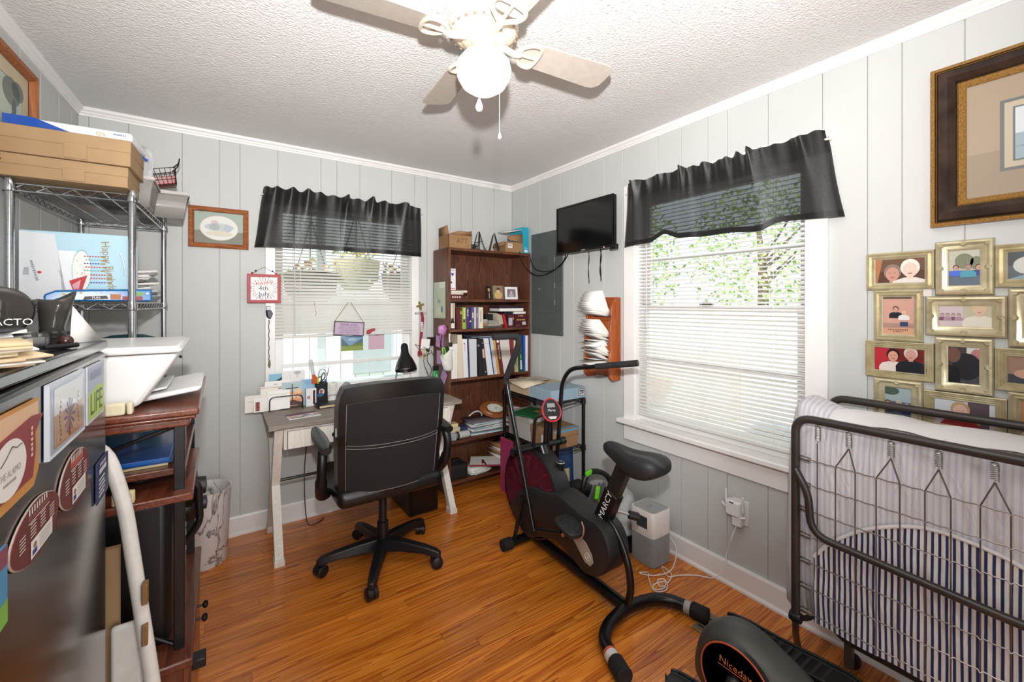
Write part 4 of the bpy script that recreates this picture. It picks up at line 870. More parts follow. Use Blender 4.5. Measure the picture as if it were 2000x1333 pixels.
# desk lamp
r = thing('desk_lamp', 'black gooseneck desk lamp leaning toward the window', 'desk lamp', (1.02, 2.98, DZ))
m = MB('black_metal', T3(1.02, 2.99, DZ)); m.lathe([(0, 0), (.07, 0), (.072, .008), (.06, .018), (.02, .024), (0, .025)], 28); m.obj('base', r)
m = MB('#55585c/.3/.8'); m.tube(spline([(1.02, 2.99, DZ+.02), (1.045, 3.0, DZ+.14), (1.075, 3.0, DZ+.27), (1.09, 2.985, DZ+.355), (1.09, 2.96, DZ+.36)], 8), .006, 8); m.obj('gooseneck', r)
T = T3(1.09, 2.965, DZ+.352, 0, -.36, .06) @ Matrix.Diagonal((1.08, 1.08, 1.08, 1))
m = MB('black_metal', T); m.lathe([(0, .012), (.018, .008), (.024, -.008), (.026, -.05), (.03, -.065), (.05, -.10), (.066, -.14), (.071, -.168), (.068, -.170), (.06, -.14), (.03, -.08), (0, -.07)], 30); m.obj('shade', r)
m = MB('#e4e2de/.5', T); m.lathe([(.069, -.169), (.058, -.135), (.03, -.085), (0, -.08)], 28, cap=False); m.obj('shade_lining', r)
m = MB('#f2f0ea/.4', T); m.lathe([(0, -.085), (.02, -.09), (.032, -.125), (.024, -.155), (0, -.165)], 18); m.obj('bulb', r)

# ---- hangings around the back window
r = thing('holiday_sign', 'red framed Happy 4th of July sign hanging beside the window', 'sign', (.225, B, 1.41))
T = onback(.136, 1.413, .004) @ T3(0, 0, .034)
m = MB('#a8333a/.5', T); m.mould(.18, .178, [(0, -.012), (0, .004), (.002, .006), (.016, .006), (.018, .0)]); m.obj('frame', r)
m = MB('print', T); m.c('#e9e7e6'); m.rect(.016, .016, .164, .162, .0); C0 = (.09, .088)
for q in range(26):
    a = 2*PI*q/26; m.c('#3a3d6a' if q % 2 else '#55506a'); d0, d1_ = .05, .066+.006*(q % 3); p = Vector((math.cos(a), math.sin(a), 0)); n_ = Vector((-p.y, p.x, 0))*.0011; o_ = Vector((C0[0], C0[1], .0006))
    m.poly(o_+p*d0-n_, o_+p*d1_-n_, o_+p*d1_+n_, o_+p*d0+n_)
    if q % 3 == 0: m.c('#c8434a'); m.ell(C0[0]+.07*math.cos(a+.12), C0[1]+.066*math.sin(a+.12), .003, .003, .0006, 8)
m.c('#c8434a'); m.text('HAPPY', T3(C0[0], C0[1]+.032, .0008, .06), .031); m.c('#2f3560'); m.text('4th', T3(C0[0]-.004, C0[1]+.002, .0008), .04); m.text('July', T3(C0[0], C0[1]-.034, .0008, .08), .042)
m.obj('lettering', r, smooth=False)
m = MB('#a58a6a/.7', T); m.tube([(.02, .18, .002), (.09, .225, -.004), (.16, .18, .002)], .0012, 5); m.obj('hanging_cord', r)
for (x, y, c_) in ((.025, .184, '#a8333a/.4'), (.045, .198, '#2a2d55/.4'), (.155, .184, '#a8333a/.4'), (.135, .198, '#2a2d55/.4')):
    m = MB(c_, T @ T3(x, y, .002)); m.lathe([(0, -.005), (.004, -.003), (.0055, 0), (.004, .003), (0, .005)], 10); m.obj('bead', r)
r = thing('hanging_charm', 'dark charm with a long bead chain hung on the window casing', 'charm', (.25, B, 1.03))
m = MB('#6a6a70/.3/.8', onback(.248, 1.385, .02)); m.box(-.012, .012, -.02, .008, 0, .012); m.obj('hook', r, bevel=.003)
m = MB('#1e2233/.4', onback(.248, 1.345, .02)); m.loft([[(x+.012*z_, y, z_*.02) for x, y in ((-.016, .02), (.01, .022), (.02, .0), (.006, -.035), (-.012, -.02))] for z_ in (0, .7)]); m.obj('pendant', r, bevel=.004)
m = MB('#5a4a48/.5'); 
for q in range(30): m.lathe([(0, -.0045), (.0035, -.002), (.0035, .002), (0, .0045)], 6, T3(.252+.002*math.sin(q), B-.026, 1.305-q*.0085))
m.obj('bead_chain', r, kind='stuff')
m = MB('#7a6a50/.5', T3(.255, B-.026, 1.03)); m.lathe([(0, -.028), (.005, -.02), (.008, 0), (.005, .02), (0, .028)], 10); m.obj('tassel', r)
r = thing('hanging_plaque', 'small lilac Dear God plaque hung by twine on the blind', 'sign', (.73, 3.04, 1.2))
T = basis((.73, 3.043, 1.237), (math.cos(-.07), 0, math.sin(-.07)), (math.sin(.07), 0, math.cos(.07)), (0, -1, 0))
m = MB('#4a3a44/.6', T); m.box(-.10, .10, -.048, .048, -.004, .0); m.obj('board', r, bevel=.001)
m = MB('print', T); m.c('#b9a3ba'); m.rect(-.093, -.041, .093, .041, .0008); m.c('#3a2a3a'); m.text('DEAR GOD,', T3(0, .026, .0014), .022)
for q, s_ in enumerate(('I WANT TO TAKE A MINUTE,', 'NOT TO ASK FOR ANYTHING', 'FROM YOU, BUT SIMPLY', 'THANK YOU FOR ALL I HAVE.')): m.text(s_, T3(0, .009-.0125*q, .0014), .0105, sx=1.0)
m.obj('lettering', r, smooth=False)
m = MB('#a08560/.8'); m.tube([(.635, 3.044, 1.29), (.725, 3.052, 1.418)], .0016, 5); m.tube([(.827, 3.044, 1.277), (.742, 3.052, 1.418)], .0016, 5); m.obj('twine', r)
m = MB('#a8343c/.4', onback(.876, 1.215, .045)); m.prism([(-.028, -.018), (-.01, -.02), (.006, -.008), (.03, .004), (.032, .018), (.012, .018), (-.01, .012), (-.03, .004)], 0, .012); m.obj('red_clip', org='base', bevel=.004, label='small red chip clip on the bottom of the blind', cat='clip')
m = MB('#b8444c/.5'); m.tube([(.508, B-.062, 1.425), (.514, B-.064, 1.37), (.52, B-.064, 1.35), (.512, B-.066, 1.33)], .0012, 5); m.obj('paper_clip', org='base', label='thin pink wire hooked on the blind slats', cat='wire')
def a_mount(m, w, h):
    m.c('#7f9fc0'); m.rect(0, 0, w, h, 0); m.c('#a9bdd0'); m.ell(w*.5, h*.75, w*.2, h*.1, .0002); m.c('#56707a'); m.poly((0, h*.35, .0004), (0, h*.9, .0004), (w*.4, h*.3, .0004)); m.poly((w*.4, h*.3, .0004), (w, h*.85, .0004), (w, h*.3, .0004)); m.c('#8a9a4a'); m.rect(0, 0, w, h*.33, .0006); m.c('#6f7f3a'); m.poly((w*.3, h*.33, .0008), (w, h*.55, .0008), (w, h*.3, .0008))
def onglass(x, z): return onback(x, z, -.040)
m = MB('print', onglass(.697, 1.075)); m.c('#d0d4d8'); m.box(0, .15, 0, .105, 0, .0008); m.M = onglass(.697, 1.075) @ T3(0, 0, .001); a_mount(m, .15, .105); m.obj('landscape_postcard', org=(.77, B+.04, 1.075), smooth=False, label='mountain postcard stuck on the window glass', cat='postcard')
m = MB('print', onglass(.885, 1.075)); m.c('#c9a9b8'); m.box(0, .115, 0, .125, 0, .0008); m.c('#8a6a5a'); m.ell(.06, .112, .022, .012, .0012); m.obj('pink_postcard', org=(.94, B+.04, 1.075), smooth=False, label='plain pink card stuck on the window glass', cat='postcard')
# keys, lanyard, outlet right of the window
r = thing('key_hook', 'brass dragonfly key hook with letters on the window casing', 'hook', (1.25, B, 1.33))
T = onback(1.255, 1.385, .022)
m = MB('#8a7a4a/.4/.6', T)
for a in (.4, 1.9, 3.4, 4.9): m.prism([(.004*math.cos(b), .004*math.sin(b)) for b in [2*PI*q/6 for q in range(6)]], 0, .003, T3(0, 0, 0)); m.prism([(.018+.016*math.cos(b), .009*math.sin(b)) for b in [2*PI*q/14 for q in range(14)]], 0, .003, T3(0, .008, .001, a))
m.tube([(0, .02, .002), (.004, -.03, .004)], .003, 6); m.obj('dragonfly', r)
m = MB('print', T); m.c('#8f8f8f'); m.text('~7', T3(.005, -.05, .004), .03, sx=.8); m.obj('letters', r, smooth=False)
m = MB('#8c1f35/.5', onback(1.262, 1.345, .03)); m.M = onback(1.262, 1.345, .03)
m.loft([[(x-.008, y, z), (x+.008, y, z), (x+.008, y, z+.002), (x-.008, y, z+.002)] for x, y, z in ((0, 0, 0), (.004, -.05, .004), (.0, -.12, .004), (-.008, -.20, .004), (-.012, -.265, .004))])
m.loft([[(x-.007, y, z), (x+.007, y, z), (x+.007, y, z+.002), (x-.007, y, z+.002)] for x, y, z in ((.004, .0, .004), (.012, -.05, .008), (.0, -.16, .008), (-.012, -.265, .008))]); r = m.obj('lanyard', org=(1.26, B, 1.08), label='maroon lanyard hanging from the key hook', cat='lanyard')
m = MB('print', onback(1.262, 1.345, .04)); m.c('#e6e2e2'); m.text('~5', T3(0, -.115, .0015, -PI/2), .026); m.obj('lettering', r, smooth=False)
m = MB('#8c1f35/.5', onback(1.247, 1.05, .033)); m.prism([(-.004, .03), (.004, .03), (.006, .01), (.017, -.01), (.017, -.035), (.011, -.045), (.009, -.03), (.004, -.03), (.003, -.047), (-.003, -.047), (-.004, -.03), (-.009, -.03), (-.011, -.045), (-.017, -.035), (-.017, -.01), (-.006, .01)], 0, .003); m.obj('spork', r)
r = thing('wall_outlet', 'ivory wall outlet with a black charger by the bookcase', 'outlet', (1.30, B, 1.03))
m = MB('#d8cdae/.4', onback(1.265, .985, .0)); m.box(0, .072, 0, .115, 0, .006); m.obj('cover_plate', r, bevel=.003)
m = MB('black_plastic', onback(1.335, 1.115, .0)); m.box(-.02, .022, -.03, .035, .006, .04); m.box(-.028, -.005, -.075, -.02, .006, .03); m.obj('charger', r, bevel=.004)
m = MB('black_plastic')
for q in (((1.32, B-.03, 1.04), (1.30, B-.05, .98), (1.335, B-.05, .90), (1.29, B-.06, .80), (1.27, B-.06, .765)), ((1.34, B-.03, 1.05), (1.36, B-.05, .98), (1.35, B-.05, .88), (1.315, B-.06, .765)), ((1.29, B-.02, 1.03), (1.28, B-.04, .95), (1.315, B-.05, .85), (1.33, B-.06, .765))): m.tube(spline(q, 6), .0025, 6)
m.obj('cords', r, kind='stuff')
r = thing('wire_mail_rack', 'small black wire rack holding a white note beside the window', 'rack', (1.28, B, 1.06))
m = MB('black_metal'); m.tube([(1.215, B-.02, 1.10), (1.30, B-.07, 1.065), (1.345, B-.02, 1.075)], .002, 6); m.tube([(1.215, B-.02, 1.10), (1.27, B-.07, 1.01), (1.345, B-.02, 1.03)], .002, 6); m.tube([(1.30, B-.07, 1.065), (1.27, B-.07, 1.01)], .002, 6); m.obj('wires', r)
m = MB('paper', onback(1.285, 1.10, .05) @ T3(0, 0, 0, -.12)); m.box(-.035, .035, -.035, .04, 0, .002); m.obj('white_note', org=(1.285, B-.05, 1.06), label='white folded note in the small wire rack', cat='note', smooth=False)

# ================================================================ office chair
CXc, CYc = .735, 2.33
r = thing('office_chair', 'black office chair with padded back facing the desk', 'office chair', (CXc, CYc, 0))
m = MB('black_plastic', T3(CXc, CYc, 0)); m.lathe([(0, .07), (.05, .07), (.055, .085), (.05, .125), (.03, .135), (.03, .22), (.022, .225), (.022, .40), (0, .40)], 24); m.obj('gas_column', r)
for k in range(5):
    a = math.radians(-117+72*k); Tk = T3(CXc, CYc, 0, a)
    if k == 0:
        m = MB('black_plastic', Tk); R = []
        for t, w_, z0, z1 in ((.03, .036, .07, .135), (.12, .032, .078, .128), (.24, .028, .076, .112), (.305, .024, .062, .098), (.332, .016, .056, .086)): R.append([(t, -w_, z0), (t, w_, z0), (t, w_*.7, z1), (t, -w_*.7, z1)])
        m.loft(R); leg = m.obj('base_arm', r, bevel=.006, seg=3)
        m = MB('black_plastic', Tk @ T3(.310, 0, .031)); m.lathe([(0, -.028), (.024, -.028), (.0305, -.024), (.0305, -.006), (.025, -.004), (.025, .004), (.0305, .006), (.0305, .024), (.024, .028), (0, .028)], 20, T3(0, 0, 0, .6, PI/2)); m.tube([(0, 0, .02), (0, 0, .055)], .009, 8); cs = m.obj('caster', leg)
    else:
        R_ = Matrix.Rotation(math.radians(72*k), 4, 'Z'); l2 = share(leg, 'base_arm', r, R_); c2 = cs.copy(); COL.objects.link(c2); c2.parent = l2
m = MB('black_plastic'); m.box(.66, .82, 2.22, 2.44, .39, .43); m.obj('tilt_mechanism', r, bevel=.01)
m = MB('#5a5c5e/.3'); m.tube([(.82, 2.3, .405), (.93, 2.29, .40), (.96, 2.285, .398)], [.005, .005, .012], 8); m.obj('height_lever', r)
m = MB('black_leather'); m.box(.455, .985, 2.10, 2.60, .43, .515); m.obj('seat', r, bevel=.035, seg=4)
def bk(u, v, front):   # padded back: u -1..1 across, v 0..1 up
    w_ = .268*(1-.05*(1-v)**2)*(1-.09*max(0, (v-.8)/.2)**3)
    x = .72+u*w_; z = .455+.575*v; th = .095-.02*abs(2*v-1)
    y = 2.075 - .065*v - .0*v + .035*(u*u)*(-1)*-1 + (.05 if front else 0)
    y = 2.10-.075*v+.05*u*u+(th if front else 0)
    return (x, y, z-.018*abs(u)**3*(1 if v > .5 else -1))
m = MB('black_leather'); R = []
NV = 16
for j in range(NV+1):
    v = j/NV; ring = []
    for i in range(13): u = -1+2*i/12; ring.append(bk(u, v, False))
    for i in range(13): u = 1-2*i/12; ring.append(bk(u, v, True))
    R.append(ring)
m.loft(R); bkr = m.obj('backrest', r, bevel=.028, seg=4, ang=60)
def patch(mat, v0, v1, u0, u1, off, name, parent, thick=0):
    m = MB(mat); G = []
    for j in range(13):
        v = v0+(v1-v0)*j/12; G.append([Vector(bk(u0+(u1-u0)*i/14, v, False))+Vector((0, -off, 0)) for i in range(15)])
    m.loft(G, False); return m.obj(name, parent, ang=80)
patch('black_mesh', .06, .86, -.88, .88, .0035, 'back_panel', bkr)
def seam(pts, name='stitching', rad=.0011, mat='#8a8684/.6'): m = MB(mat); m.tube([Vector(bk(u, v, False))+Vector((0, -.0045, 0)) for u, v in pts], rad, 5); return m.obj(name, bkr)
N = 20; L = [(-.88+1.76*q/N, .06) for q in range(N+1)]; seam([(-.88, .86-.8*q/N) for q in range(N+1)]+L[1:]+[(.88, .06+.8*q/N) for q in range(1, N+1)])
seam([(-.88+1.76*q/N, .86) for q in range(N+1)], mat='#3a3838/.6')
for dv in (.445, .472): seam([(-.88+1.76*q/N, dv+.0*q) for q in range(N+1)])
m = MB('#cfcac4/.5', T3(.455, 2.135, .80, -.5)); m.box(-.002, .002, -.012, .012, -.02, .02); m.obj('care_tag', bkr)
for s in (-1, 1):
    X_ = .722+s*.312
    m = MB('black_plastic'); R = []
    path = spline([(X_-s*.03, 2.30, .455), (X_, 2.26, .47), (X_+s*.012, 2.20, .54), (X_+s*.014, 2.17, .64), (X_+s*.005, 2.20, .715), (X_, 2.28, .73)], 5); m.tube(path, [.028 if i < 12 else .022 for i in range(len(path))], 10); arm = m.obj('armrest', r)
    m = MB('black_leather', T3(X_+s*.002, 2.26, .735, 0, .10)); R = []
    for q in range(9):
        t = q/8; ww = .036*math.sin(PI*min(1, max(.12, .12+.80*t)))**.5; yy = -.14+.30*t; R.append([(ww*math.cos(a), yy, .018*math.sin(a)) for a in [2*PI*k/14 for k in range(14)]])
    m.loft(R); m.obj('arm_pad', arm)

# ================================================================ bookcase
BX0, BX1, BYF, BYB = 1.36, 2.098, 2.80, 3.068
ZS = (1.44, 1.22, .858, .405, .11)
r = thing('bookcase', 'tall brown wood bookcase in the corner beside the desk', 'bookcase', (1.73, 2.93, 0))
for x in (BX0, BX1-.018): m = MB('bookcase_wood'); m.box(x, x+.018, BYF, BYB, 0, 1.817); m.obj('side_panel', r, bevel=.001)
m = MB('bookcase_wood'); m.box(BX0+.018, BX1-.018, BYB-.006, BYB, .06, 1.80); m.obj('back_panel', r)
m = MB('bookcase_wood_x'); m.box(BX0+.018, BX1-.018, BYF, BYB-.006, 1.797, 1.817); m.obj('top_panel', r)
for z in ZS: m = MB('bookcase_wood_x'); m.box(BX0+.018, BX1-.018, BYF+.001, BYB-.006, z-.02, z); m.obj('shelf', r, bevel=.001)
m = MB('bookcase_wood_x'); m.box(BX0+.018, BX1-.018, BYF+.16, BYF+.172, 0, .09); m.obj('toe_board', r)

def book(label, x0, x1, z0, h, col, depth=.2, y0=2.815, lean=0, top=None, spine=None, cat='book', name='book', group=None, pages=True, rough=None, hard=.003):
    """upright book or binder: cover wrapped round a page block, spine toward the room; lean shifts the top in x"""
    w = x1-x0; r = thing(name, label, cat, ((x0+x1)/2, y0+depth/2, z0), group); t0, t1 = top or (x0+lean, x1+lean)
    T = Matrix.Translation((x0, y0, z0)); g = .0006
    def warp(q):
        for p in q.v: u = (p.x-x0)/w; f = (p.z-z0)/h; p.x = (x0+u*w)*(1-f)+(t0+u*(t1-t0))*f
        return q
    m = MB('print', T); m.c(col, 'print')
    if pages and w > .012:
        m.box(g, hard, 0, depth, 0, h); m.box(w-hard, w-g, 0, depth, 0, h); m.box(hard, w-hard, 0, hard, 0, h); warp(m).obj('cover', r)
        m = MB('paper', T); m.box(hard, w-hard, hard, depth-.006, .003, h-.004); warp(m).obj('pages', r, smooth=False)
    else: m.box(g, w-g, 0, depth, 0, h); warp(m).obj('cover', r)
    if spine:
        m = MB('print', T @ basis((0, -.0008, 0), (1, 0, 0), (0, 0, 1), (0, -1, 0))); spine(m, w, h); warp(m).obj('spine_print', r, smooth=False)
    return r
def stxt(t, col, size, y=.5, rot=-PI/2, sx=1):
    def f(m, w, h): m.c(col); m.text(t, T3(w/2, h*y, .0004, rot), size, sx=sx)
    return f
def band(*bs):
    def f(m, w, h):
        for (y0, y1, c_, *x) in bs: m.c(c_); m.rect(w*(x[0] if x else .1), h*y0, w*(x[1] if x else .9), h*y1, .0004)
    return f
def both(*fs): return lambda m, w, h: [f(m, w, h) for f in fs]
G2 = 'books on the second shelf of the bookcase'; z2 = ZS[1]+.0005
book('tall white and kraft booklet at the left end of the book row', 1.3865, 1.437, z2, .193, '#b9a78a', .18, 2.85, spine=band((.05, .98, '#d9d7d2', .1, .55)), group=G2)
book('plain maroon book left of the dark red book', 1.439, 1.457, z2, .150, '#4f2020', group=G2)
book('dark red book with small gold title beside the green book', 1.458, 1.478, z2, .156, '#6a2523', spine=band((.7, .85, '#b0894a')), group=G2)
book('lime green book with a dark picture on its spine', 1.479, 1.510, z2, .160, '#84b63a', spine=both(band((.3, .45, '#4a3a3a', .2, .8)), stxt('~10', '#e8eedb', .014, .68)), group=G2)
book('purple book with pale lettering', 1.511, 1.538, z2, .165, '#54255f', spine=stxt('~5', '#cdb4d6', .018, .72), group=G2)
book('dark navy book beside the purple book', 1.539, 1.555, z2, .158, '#252a5a', spine=band((.32, .38, '#d8d4b8')), group=G2)
book('slate blue book with a cream title patch', 1.556, 1.579, z2, .161, '#4e5880', spine=band((.5, .75, '#cfc8b0', .25, .75)), group=G2)
book('thin cream book next to the slate blue book', 1.580, 1.595, z2, .160, '#d3c7aa', group=G2)
book('lavender blue book between two cream books', 1.596, 1.615, z2, .160, '#6d6aa0', spine=stxt('~4', '#dcdcea', .013, .6), group=G2)
book('thick cream book at the right end of the book row', 1.616, 1.657, z2, .160, '#d6cdb4', spine=both(stxt('~9', '#8a806a', .016, .55), band((.02, .05, '#efe9da', 0, 1))), group=G2)
m = MB('#17110f/.25', T3(1.402, 2.822, z2)); m.lathe([(0, 0), (.0135, 0), (.0145, .004), (.0145, .05), (.008, .06), (.0075, .062), (.0085, .062), (.0085, .08), (0, .081)], 20); b = m.obj('glass_bottle', org='base', label='small dark bottle with white label in front of the books', cat='bottle')
m = MB('#dad8d4/.5', T3(1.402, 2.822, z2)); m.lathe([(.0148, .008), (.0148, .045)], 20, cap=False); m.obj('label', b)
m = MB('cardboard_dark'); m.box(1.66, 1.716, 2.83, 2.89, z2, z2+.034); r = m.obj('kraft_box', org='base', label='small kraft box with a patterned card on the bookcase', cat='box', smooth=False)
m = MB('print', T3(1.688, 2.85, z2+.03, .2, .25)); m.c('#d8d6d4'); m.box(-.025, .024, 0, .001, 0, .036); m.c('#3a3a3e'); [m.box(-.022+.009*q, -.018+.009*q, -.0005, 0, .004, .03) for q in range(5)]; m.obj('card', r)
m = MB('#57554f/.5'); m.box(1.665, 1.84, 2.825, 2.99, z2, z2+.018); m.obj('flat_album', org='base', bevel=.002, label='grey flat album lying under the leaning frames', cat='album')
r = thing('open_album', 'open photo album with grey page block leaning on the shelf', 'album', (1.76, 2.9, z2+.019))
m = MB('#15161a/.4'); m.box(1.715, 1.785, 2.88, 2.9, z2+.019, z2+.105); m.obj('dark_page', r)
m = MB('#d5cdb8/.6')
for q in range(4):
    a = .016*q; m.loft([[(1.785+a+.012*q*0, 2.83, z2+.115-.006*q), (1.788+a, 2.83, z2+.115-.006*q), (1.822+a*.6, 2.83, z2+.025), (1.819+a*.6, 2.83, z2+.025)], [(1.785+a, 2.96, z2+.115-.006*q), (1.788+a, 2.96, z2+.115-.006*q), (1.822+a*.6, 2.96, z2+.025), (1.819+a*.6, 2.96, z2+.025)]])
m.obj('fanned_pages', r, kind='stuff')
m = MB('#8d8a83/.6'); m.box(1.712, 1.798, 2.822, 2.9, z2+.022, z2+.058); m.obj('page_block', r, bevel=.002)
m = MB('#ddd6c4/.6'); m.box(1.71, 1.82, 2.821, 2.95, z2+.0185, z2+.0225); m.obj('base_page', r)
book('bright red book leaning to the left on the second shelf', 1.862, 1.882, z2, .105, '#a3232b', .15, lean=-.028, group=G2, cat='book')
book('maroon boxed book with grey label left of the large maroon one', 1.884, 1.944, z2, .100, '#4d1c2a', .17, spine=band((.15, .75, '#a9b0b6', .12, .72), (.6, .8, '#c98a2f', .8, .95)), group=G2)
book('large maroon study bible with gold lettering at the shelf end', 1.952, 2.072, z2, .104, '#451524', .17, spine=both(stxt('~4', '#caa04a', .02, .85, 0), stxt('~9', '#caa04a', .016, .55, 0), band((.15, .4, '#b4bac2', .6, .9), (.1, .14, '#8a6a3a', .1, .4))), group=G2)
m = MB('paper'); m.box(1.955, 2.07, 2.83, 2.97, z2+.1045, z2+.122); m.obj('white_booklet', org='base', bevel=.001, label='white booklet lying on the large maroon bible', cat='booklet')
m = MB('#1f2024/.3'); m.box(1.86, 1.945, 2.83, 2.96, z2+.1005, z2+.118); m.obj('black_case_small', org='base', bevel=.003, label='small black case lying on the maroon boxed book', cat='case')
r = thing('lying_book', 'dark book with white page edges lying across the pile', 'book', (1.93, 2.9, z2+.123))
m = MB('#30202a/.4'); m.box(1.81, 2.05, 2.825, 2.98, z2+.1225, z2+.126); m.box(1.81, 2.05, 2.825, 2.98, z2+.150, z2+.170); m.obj('cover', r, bevel=.001)
m = MB('paper'); m.box(1.815, 2.045, 2.828, 2.978, z2+.126, z2+.150); m.obj('pages', r, smooth=False)

G3 = 'binders on the third shelf of the bookcase'; z3 = ZS[2]+.0005
def binder(label, x0, x1, t0, t1, ztop, col, spine=None, pages=False, **k):
    return book(label, x0, x1, z3, ztop-z3, col, .24, 2.812, top=(t0, t1), spine=spine, cat='binder', name='binder', group=G3, pages=pages, **k)
binder('plain white low box at the left end of the binder row', 1.388, 1.438, 1.388, 1.438, 1.113, '#dedbd4')
binder('tall beige binder taller than its neighbours', 1.441, 1.486, 1.436, 1.474, 1.179, '#cfc4ae')
binder('white binder with small red logo', 1.488, 1.529, 1.475, 1.516, 1.145, '#d9dade', both(band((.86, .9, '#c24a58', .3, .6)), stxt('~5', '#d29aa0', .014, .75)))
binder('thin navy binder between two white ones', 1.5305, 1.5425, 1.518, 1.53, 1.147, '#27365e')
binder('wide plain light grey binder', 1.544, 1.603, 1.532, 1.597, 1.142, '#c6c8cc')
binder('black binder with white round emblem', 1.616, 1.655, 1.601, 1.628, 1.142, '#1c1a20', lambda m, w, h: (m.c('#dddde0'), m.ell(w*.35, h*.82, .008, .008, .0005, 16), m.c('#1c1a20'), m.ell(w*.35, h*.82, .005, .005, .0008, 14)))
binder('black binder with a pale orange label', 1.6565, 1.695, 1.630, 1.656, 1.140, '#201e24', lambda m, w, h: (m.c('#d9b49c'), m.rect(w*.3, h*.48, w*.8, h*.72, .0005), m.c('#d5d5d8'), m.ell(w*.6, h*.88, .004, .004, .0005, 10), m.ell(w*.6, h*.1, .004, .004, .0005, 10)))
binder('white binder with thin orange line, leaning left', 1.697, 1.748, 1.658, 1.702, 1.142, '#d5d7db', band((.86, .87, '#d8a08a', .05, .95)))
binder('thin royal blue folder in the binder row', 1.7495, 1.7565, 1.704, 1.712, 1.145, '#24407e')
binder('loose white papers in a clear folder', 1.758, 1.786, 1.713, 1.740, 1.144, '#c8cad4', band((0, 1, '#9aa0c0', .4, .5)))
binder('mustard yellow folder in the binder row', 1.787, 1.809, 1.742, 1.762, 1.138, '#c39a3c')
binder('maroon binder with white vertical lettering', 1.811, 1.845, 1.764, 1.800, 1.136, '#5f1f30', both(stxt('First Federal', '#e4dcdc', .022, .62), lambda m, w, h: (m.c('#e4dcdc'), m.ell(w*.5, h*.92, .011, .011, .0005, 16))))
binder('widest off-white binder with faint label', 1.847, 1.924, 1.802, 1.892, 1.134, '#cdc9c2', band((.4, .75, '#c3beb6', .1, .9), (.62, .64, '#7a766f', .45, .52)))
binder('red binder beside the widest off-white binder', 1.926, 1.943, 1.895, 1.936, 1.134, '#7e2530', band((.25, .6, '#b5342f', .2, .7)))
binder('pale yellow binder with small print', 1.945, 1.983, 1.940, 1.976, 1.114, '#cfd0a4', stxt('~9', '#6a6a4a', .014, .35))
binder('dark green binder with lime label', 1.985, 2.034, 1.978, 2.013, 1.15, '#1d4a38', band((.35, .47, '#8cc63f', .45, .68), (.06, .32, '#d8dcd6', .42, .72)))
binder('bright blue binder near the right end of the row', 2.036, 2.054, 2.034, 2.052, 1.15, '#1f4fa5')
binder('white binder at the right end of the row', 2.0555, 2.0785, 2.0555, 2.0785, 1.148, '#e2e2e4')
m = MB('#8f9aa8/.5'); m.M = T3(1.70, 2.93, 1.148, .1, 0, .02); m.box(-.13, .13, -.08, .08, 0, .006); m.m('#23242a/.4'); m.box(-.20, -.06, -.07, .06, .007, .02); m.obj('papers_on_binders', org='base', label='grey papers and a black pad lying on top of the binders', cat='papers', smooth=False)

z1 = ZS[0]+.0005
r = thing('stacked_books', 'maroon book with loose white pages stacked on the upper shelf', 'books', (1.44, 2.9, z1))
m = MB('#571a22/.4'); m.box(1.382, 1.485, 2.815, 2.97, z1, z1+.003); m.box(1.382, 1.485, 2.815, 2.97, z1+.03, z1+.034); m.box(1.382, 1.485, 2.812, 2.816, z1, z1+.034); m.obj('maroon_cover', r)
m = MB('paper'); m.box(1.385, 1.483, 2.816, 2.968, z1+.003, z1+.03); m.obj('pages', r, smooth=False)
m = MB('print', basis((1.382, 2.8115, z1), (1, 0, 0), (0, 0, 1), (0, -1, 0))); m.c('#d8d0c4'); m.text('~4', T3(.05, .016, .0003), .022, sx=1.4); m.obj('lettering', r, smooth=False)
m = MB('#d8cdbd/.7'); m.box(1.383, 1.49, 2.815, 2.97, z1+.0345, z1+.045); m.M = T3(1.445, 2.89, z1+.058, .05, 0, -.03); m.box(-.06, .075, -.075, .08, -.012, .006); m.obj('loose_pages', r, bevel=.003)
r = thing('game_box', 'narrow white game box with blue heart standing on the stacked books', 'box', (1.41, 2.9, z1+.065))
m = MB('print'); m.c('#d9dade'); m.box(1.384, 1.432, 2.83, 2.99, z1+.068, z1+.225); m.obj('carton', r, bevel=.001)
m = MB('print', basis((1.384, 2.8292, z1+.068), (1, 0, 0), (0, 0, 1), (0, -1, 0))); m.c('#3a3f86'); m.ell(.016, .118, .006, .007, .0004, 12); m.ell(.026, .118, .006, .007, .0005, 12); m.poly((.0105, .115, .0006), (.0315, .115, .0006), (.021, .10, .0006)); m.c('#3b3d44'); m.ell(.012, .055, .007, .008, .0004, 12); m.text('~6', T3(.022, .145, .0006), .008); m.c('#c03a44'); [m.rect(.004+.013*q, .006, .012+.013*q, .016, .0004) for q in range(3)]; m.obj('print', r, smooth=False)
def pframe(label, x0, x1, h, fcol, art, rz=0, fw=.006, z=z1+.0022, y=2.85):
    w = x1-x0; T = T3(x0+w/2, y, z, rz, -.12) @ basis((-w/2, 0, .0005), (1, 0, 0), (0, 0, 1), (0, -1, 0))
    r = thing('tabletop_photo', label, 'photo', (x0+w/2, y, z), 'photo frames on the bookcase')
    m = MB(fcol, T); m.box(0, w, 0, h, -.012, -.002); m.mould(w, h, [(0, -.004), (0, .002), (fw, .002), (fw, -.001)]); m.obj('frame', r)
    m = MB('print', T); art(m, fw, w, h); m.obj('photo', r, smooth=False)
def ap1(m, i, w, h): m.c('#241a16', 'print_gloss'); m.rect(i, i, w-i, h-i, 0); m.c('#b09a6a', 'print_gloss'); m.poly((w*.4, i, .0004), (w*.65, i, .0004), (w*.6, h*.5, .0004), (w*.45, h*.5, .0004)); m.ell(w*.5, h*.7, w*.25, h*.14, .0004)
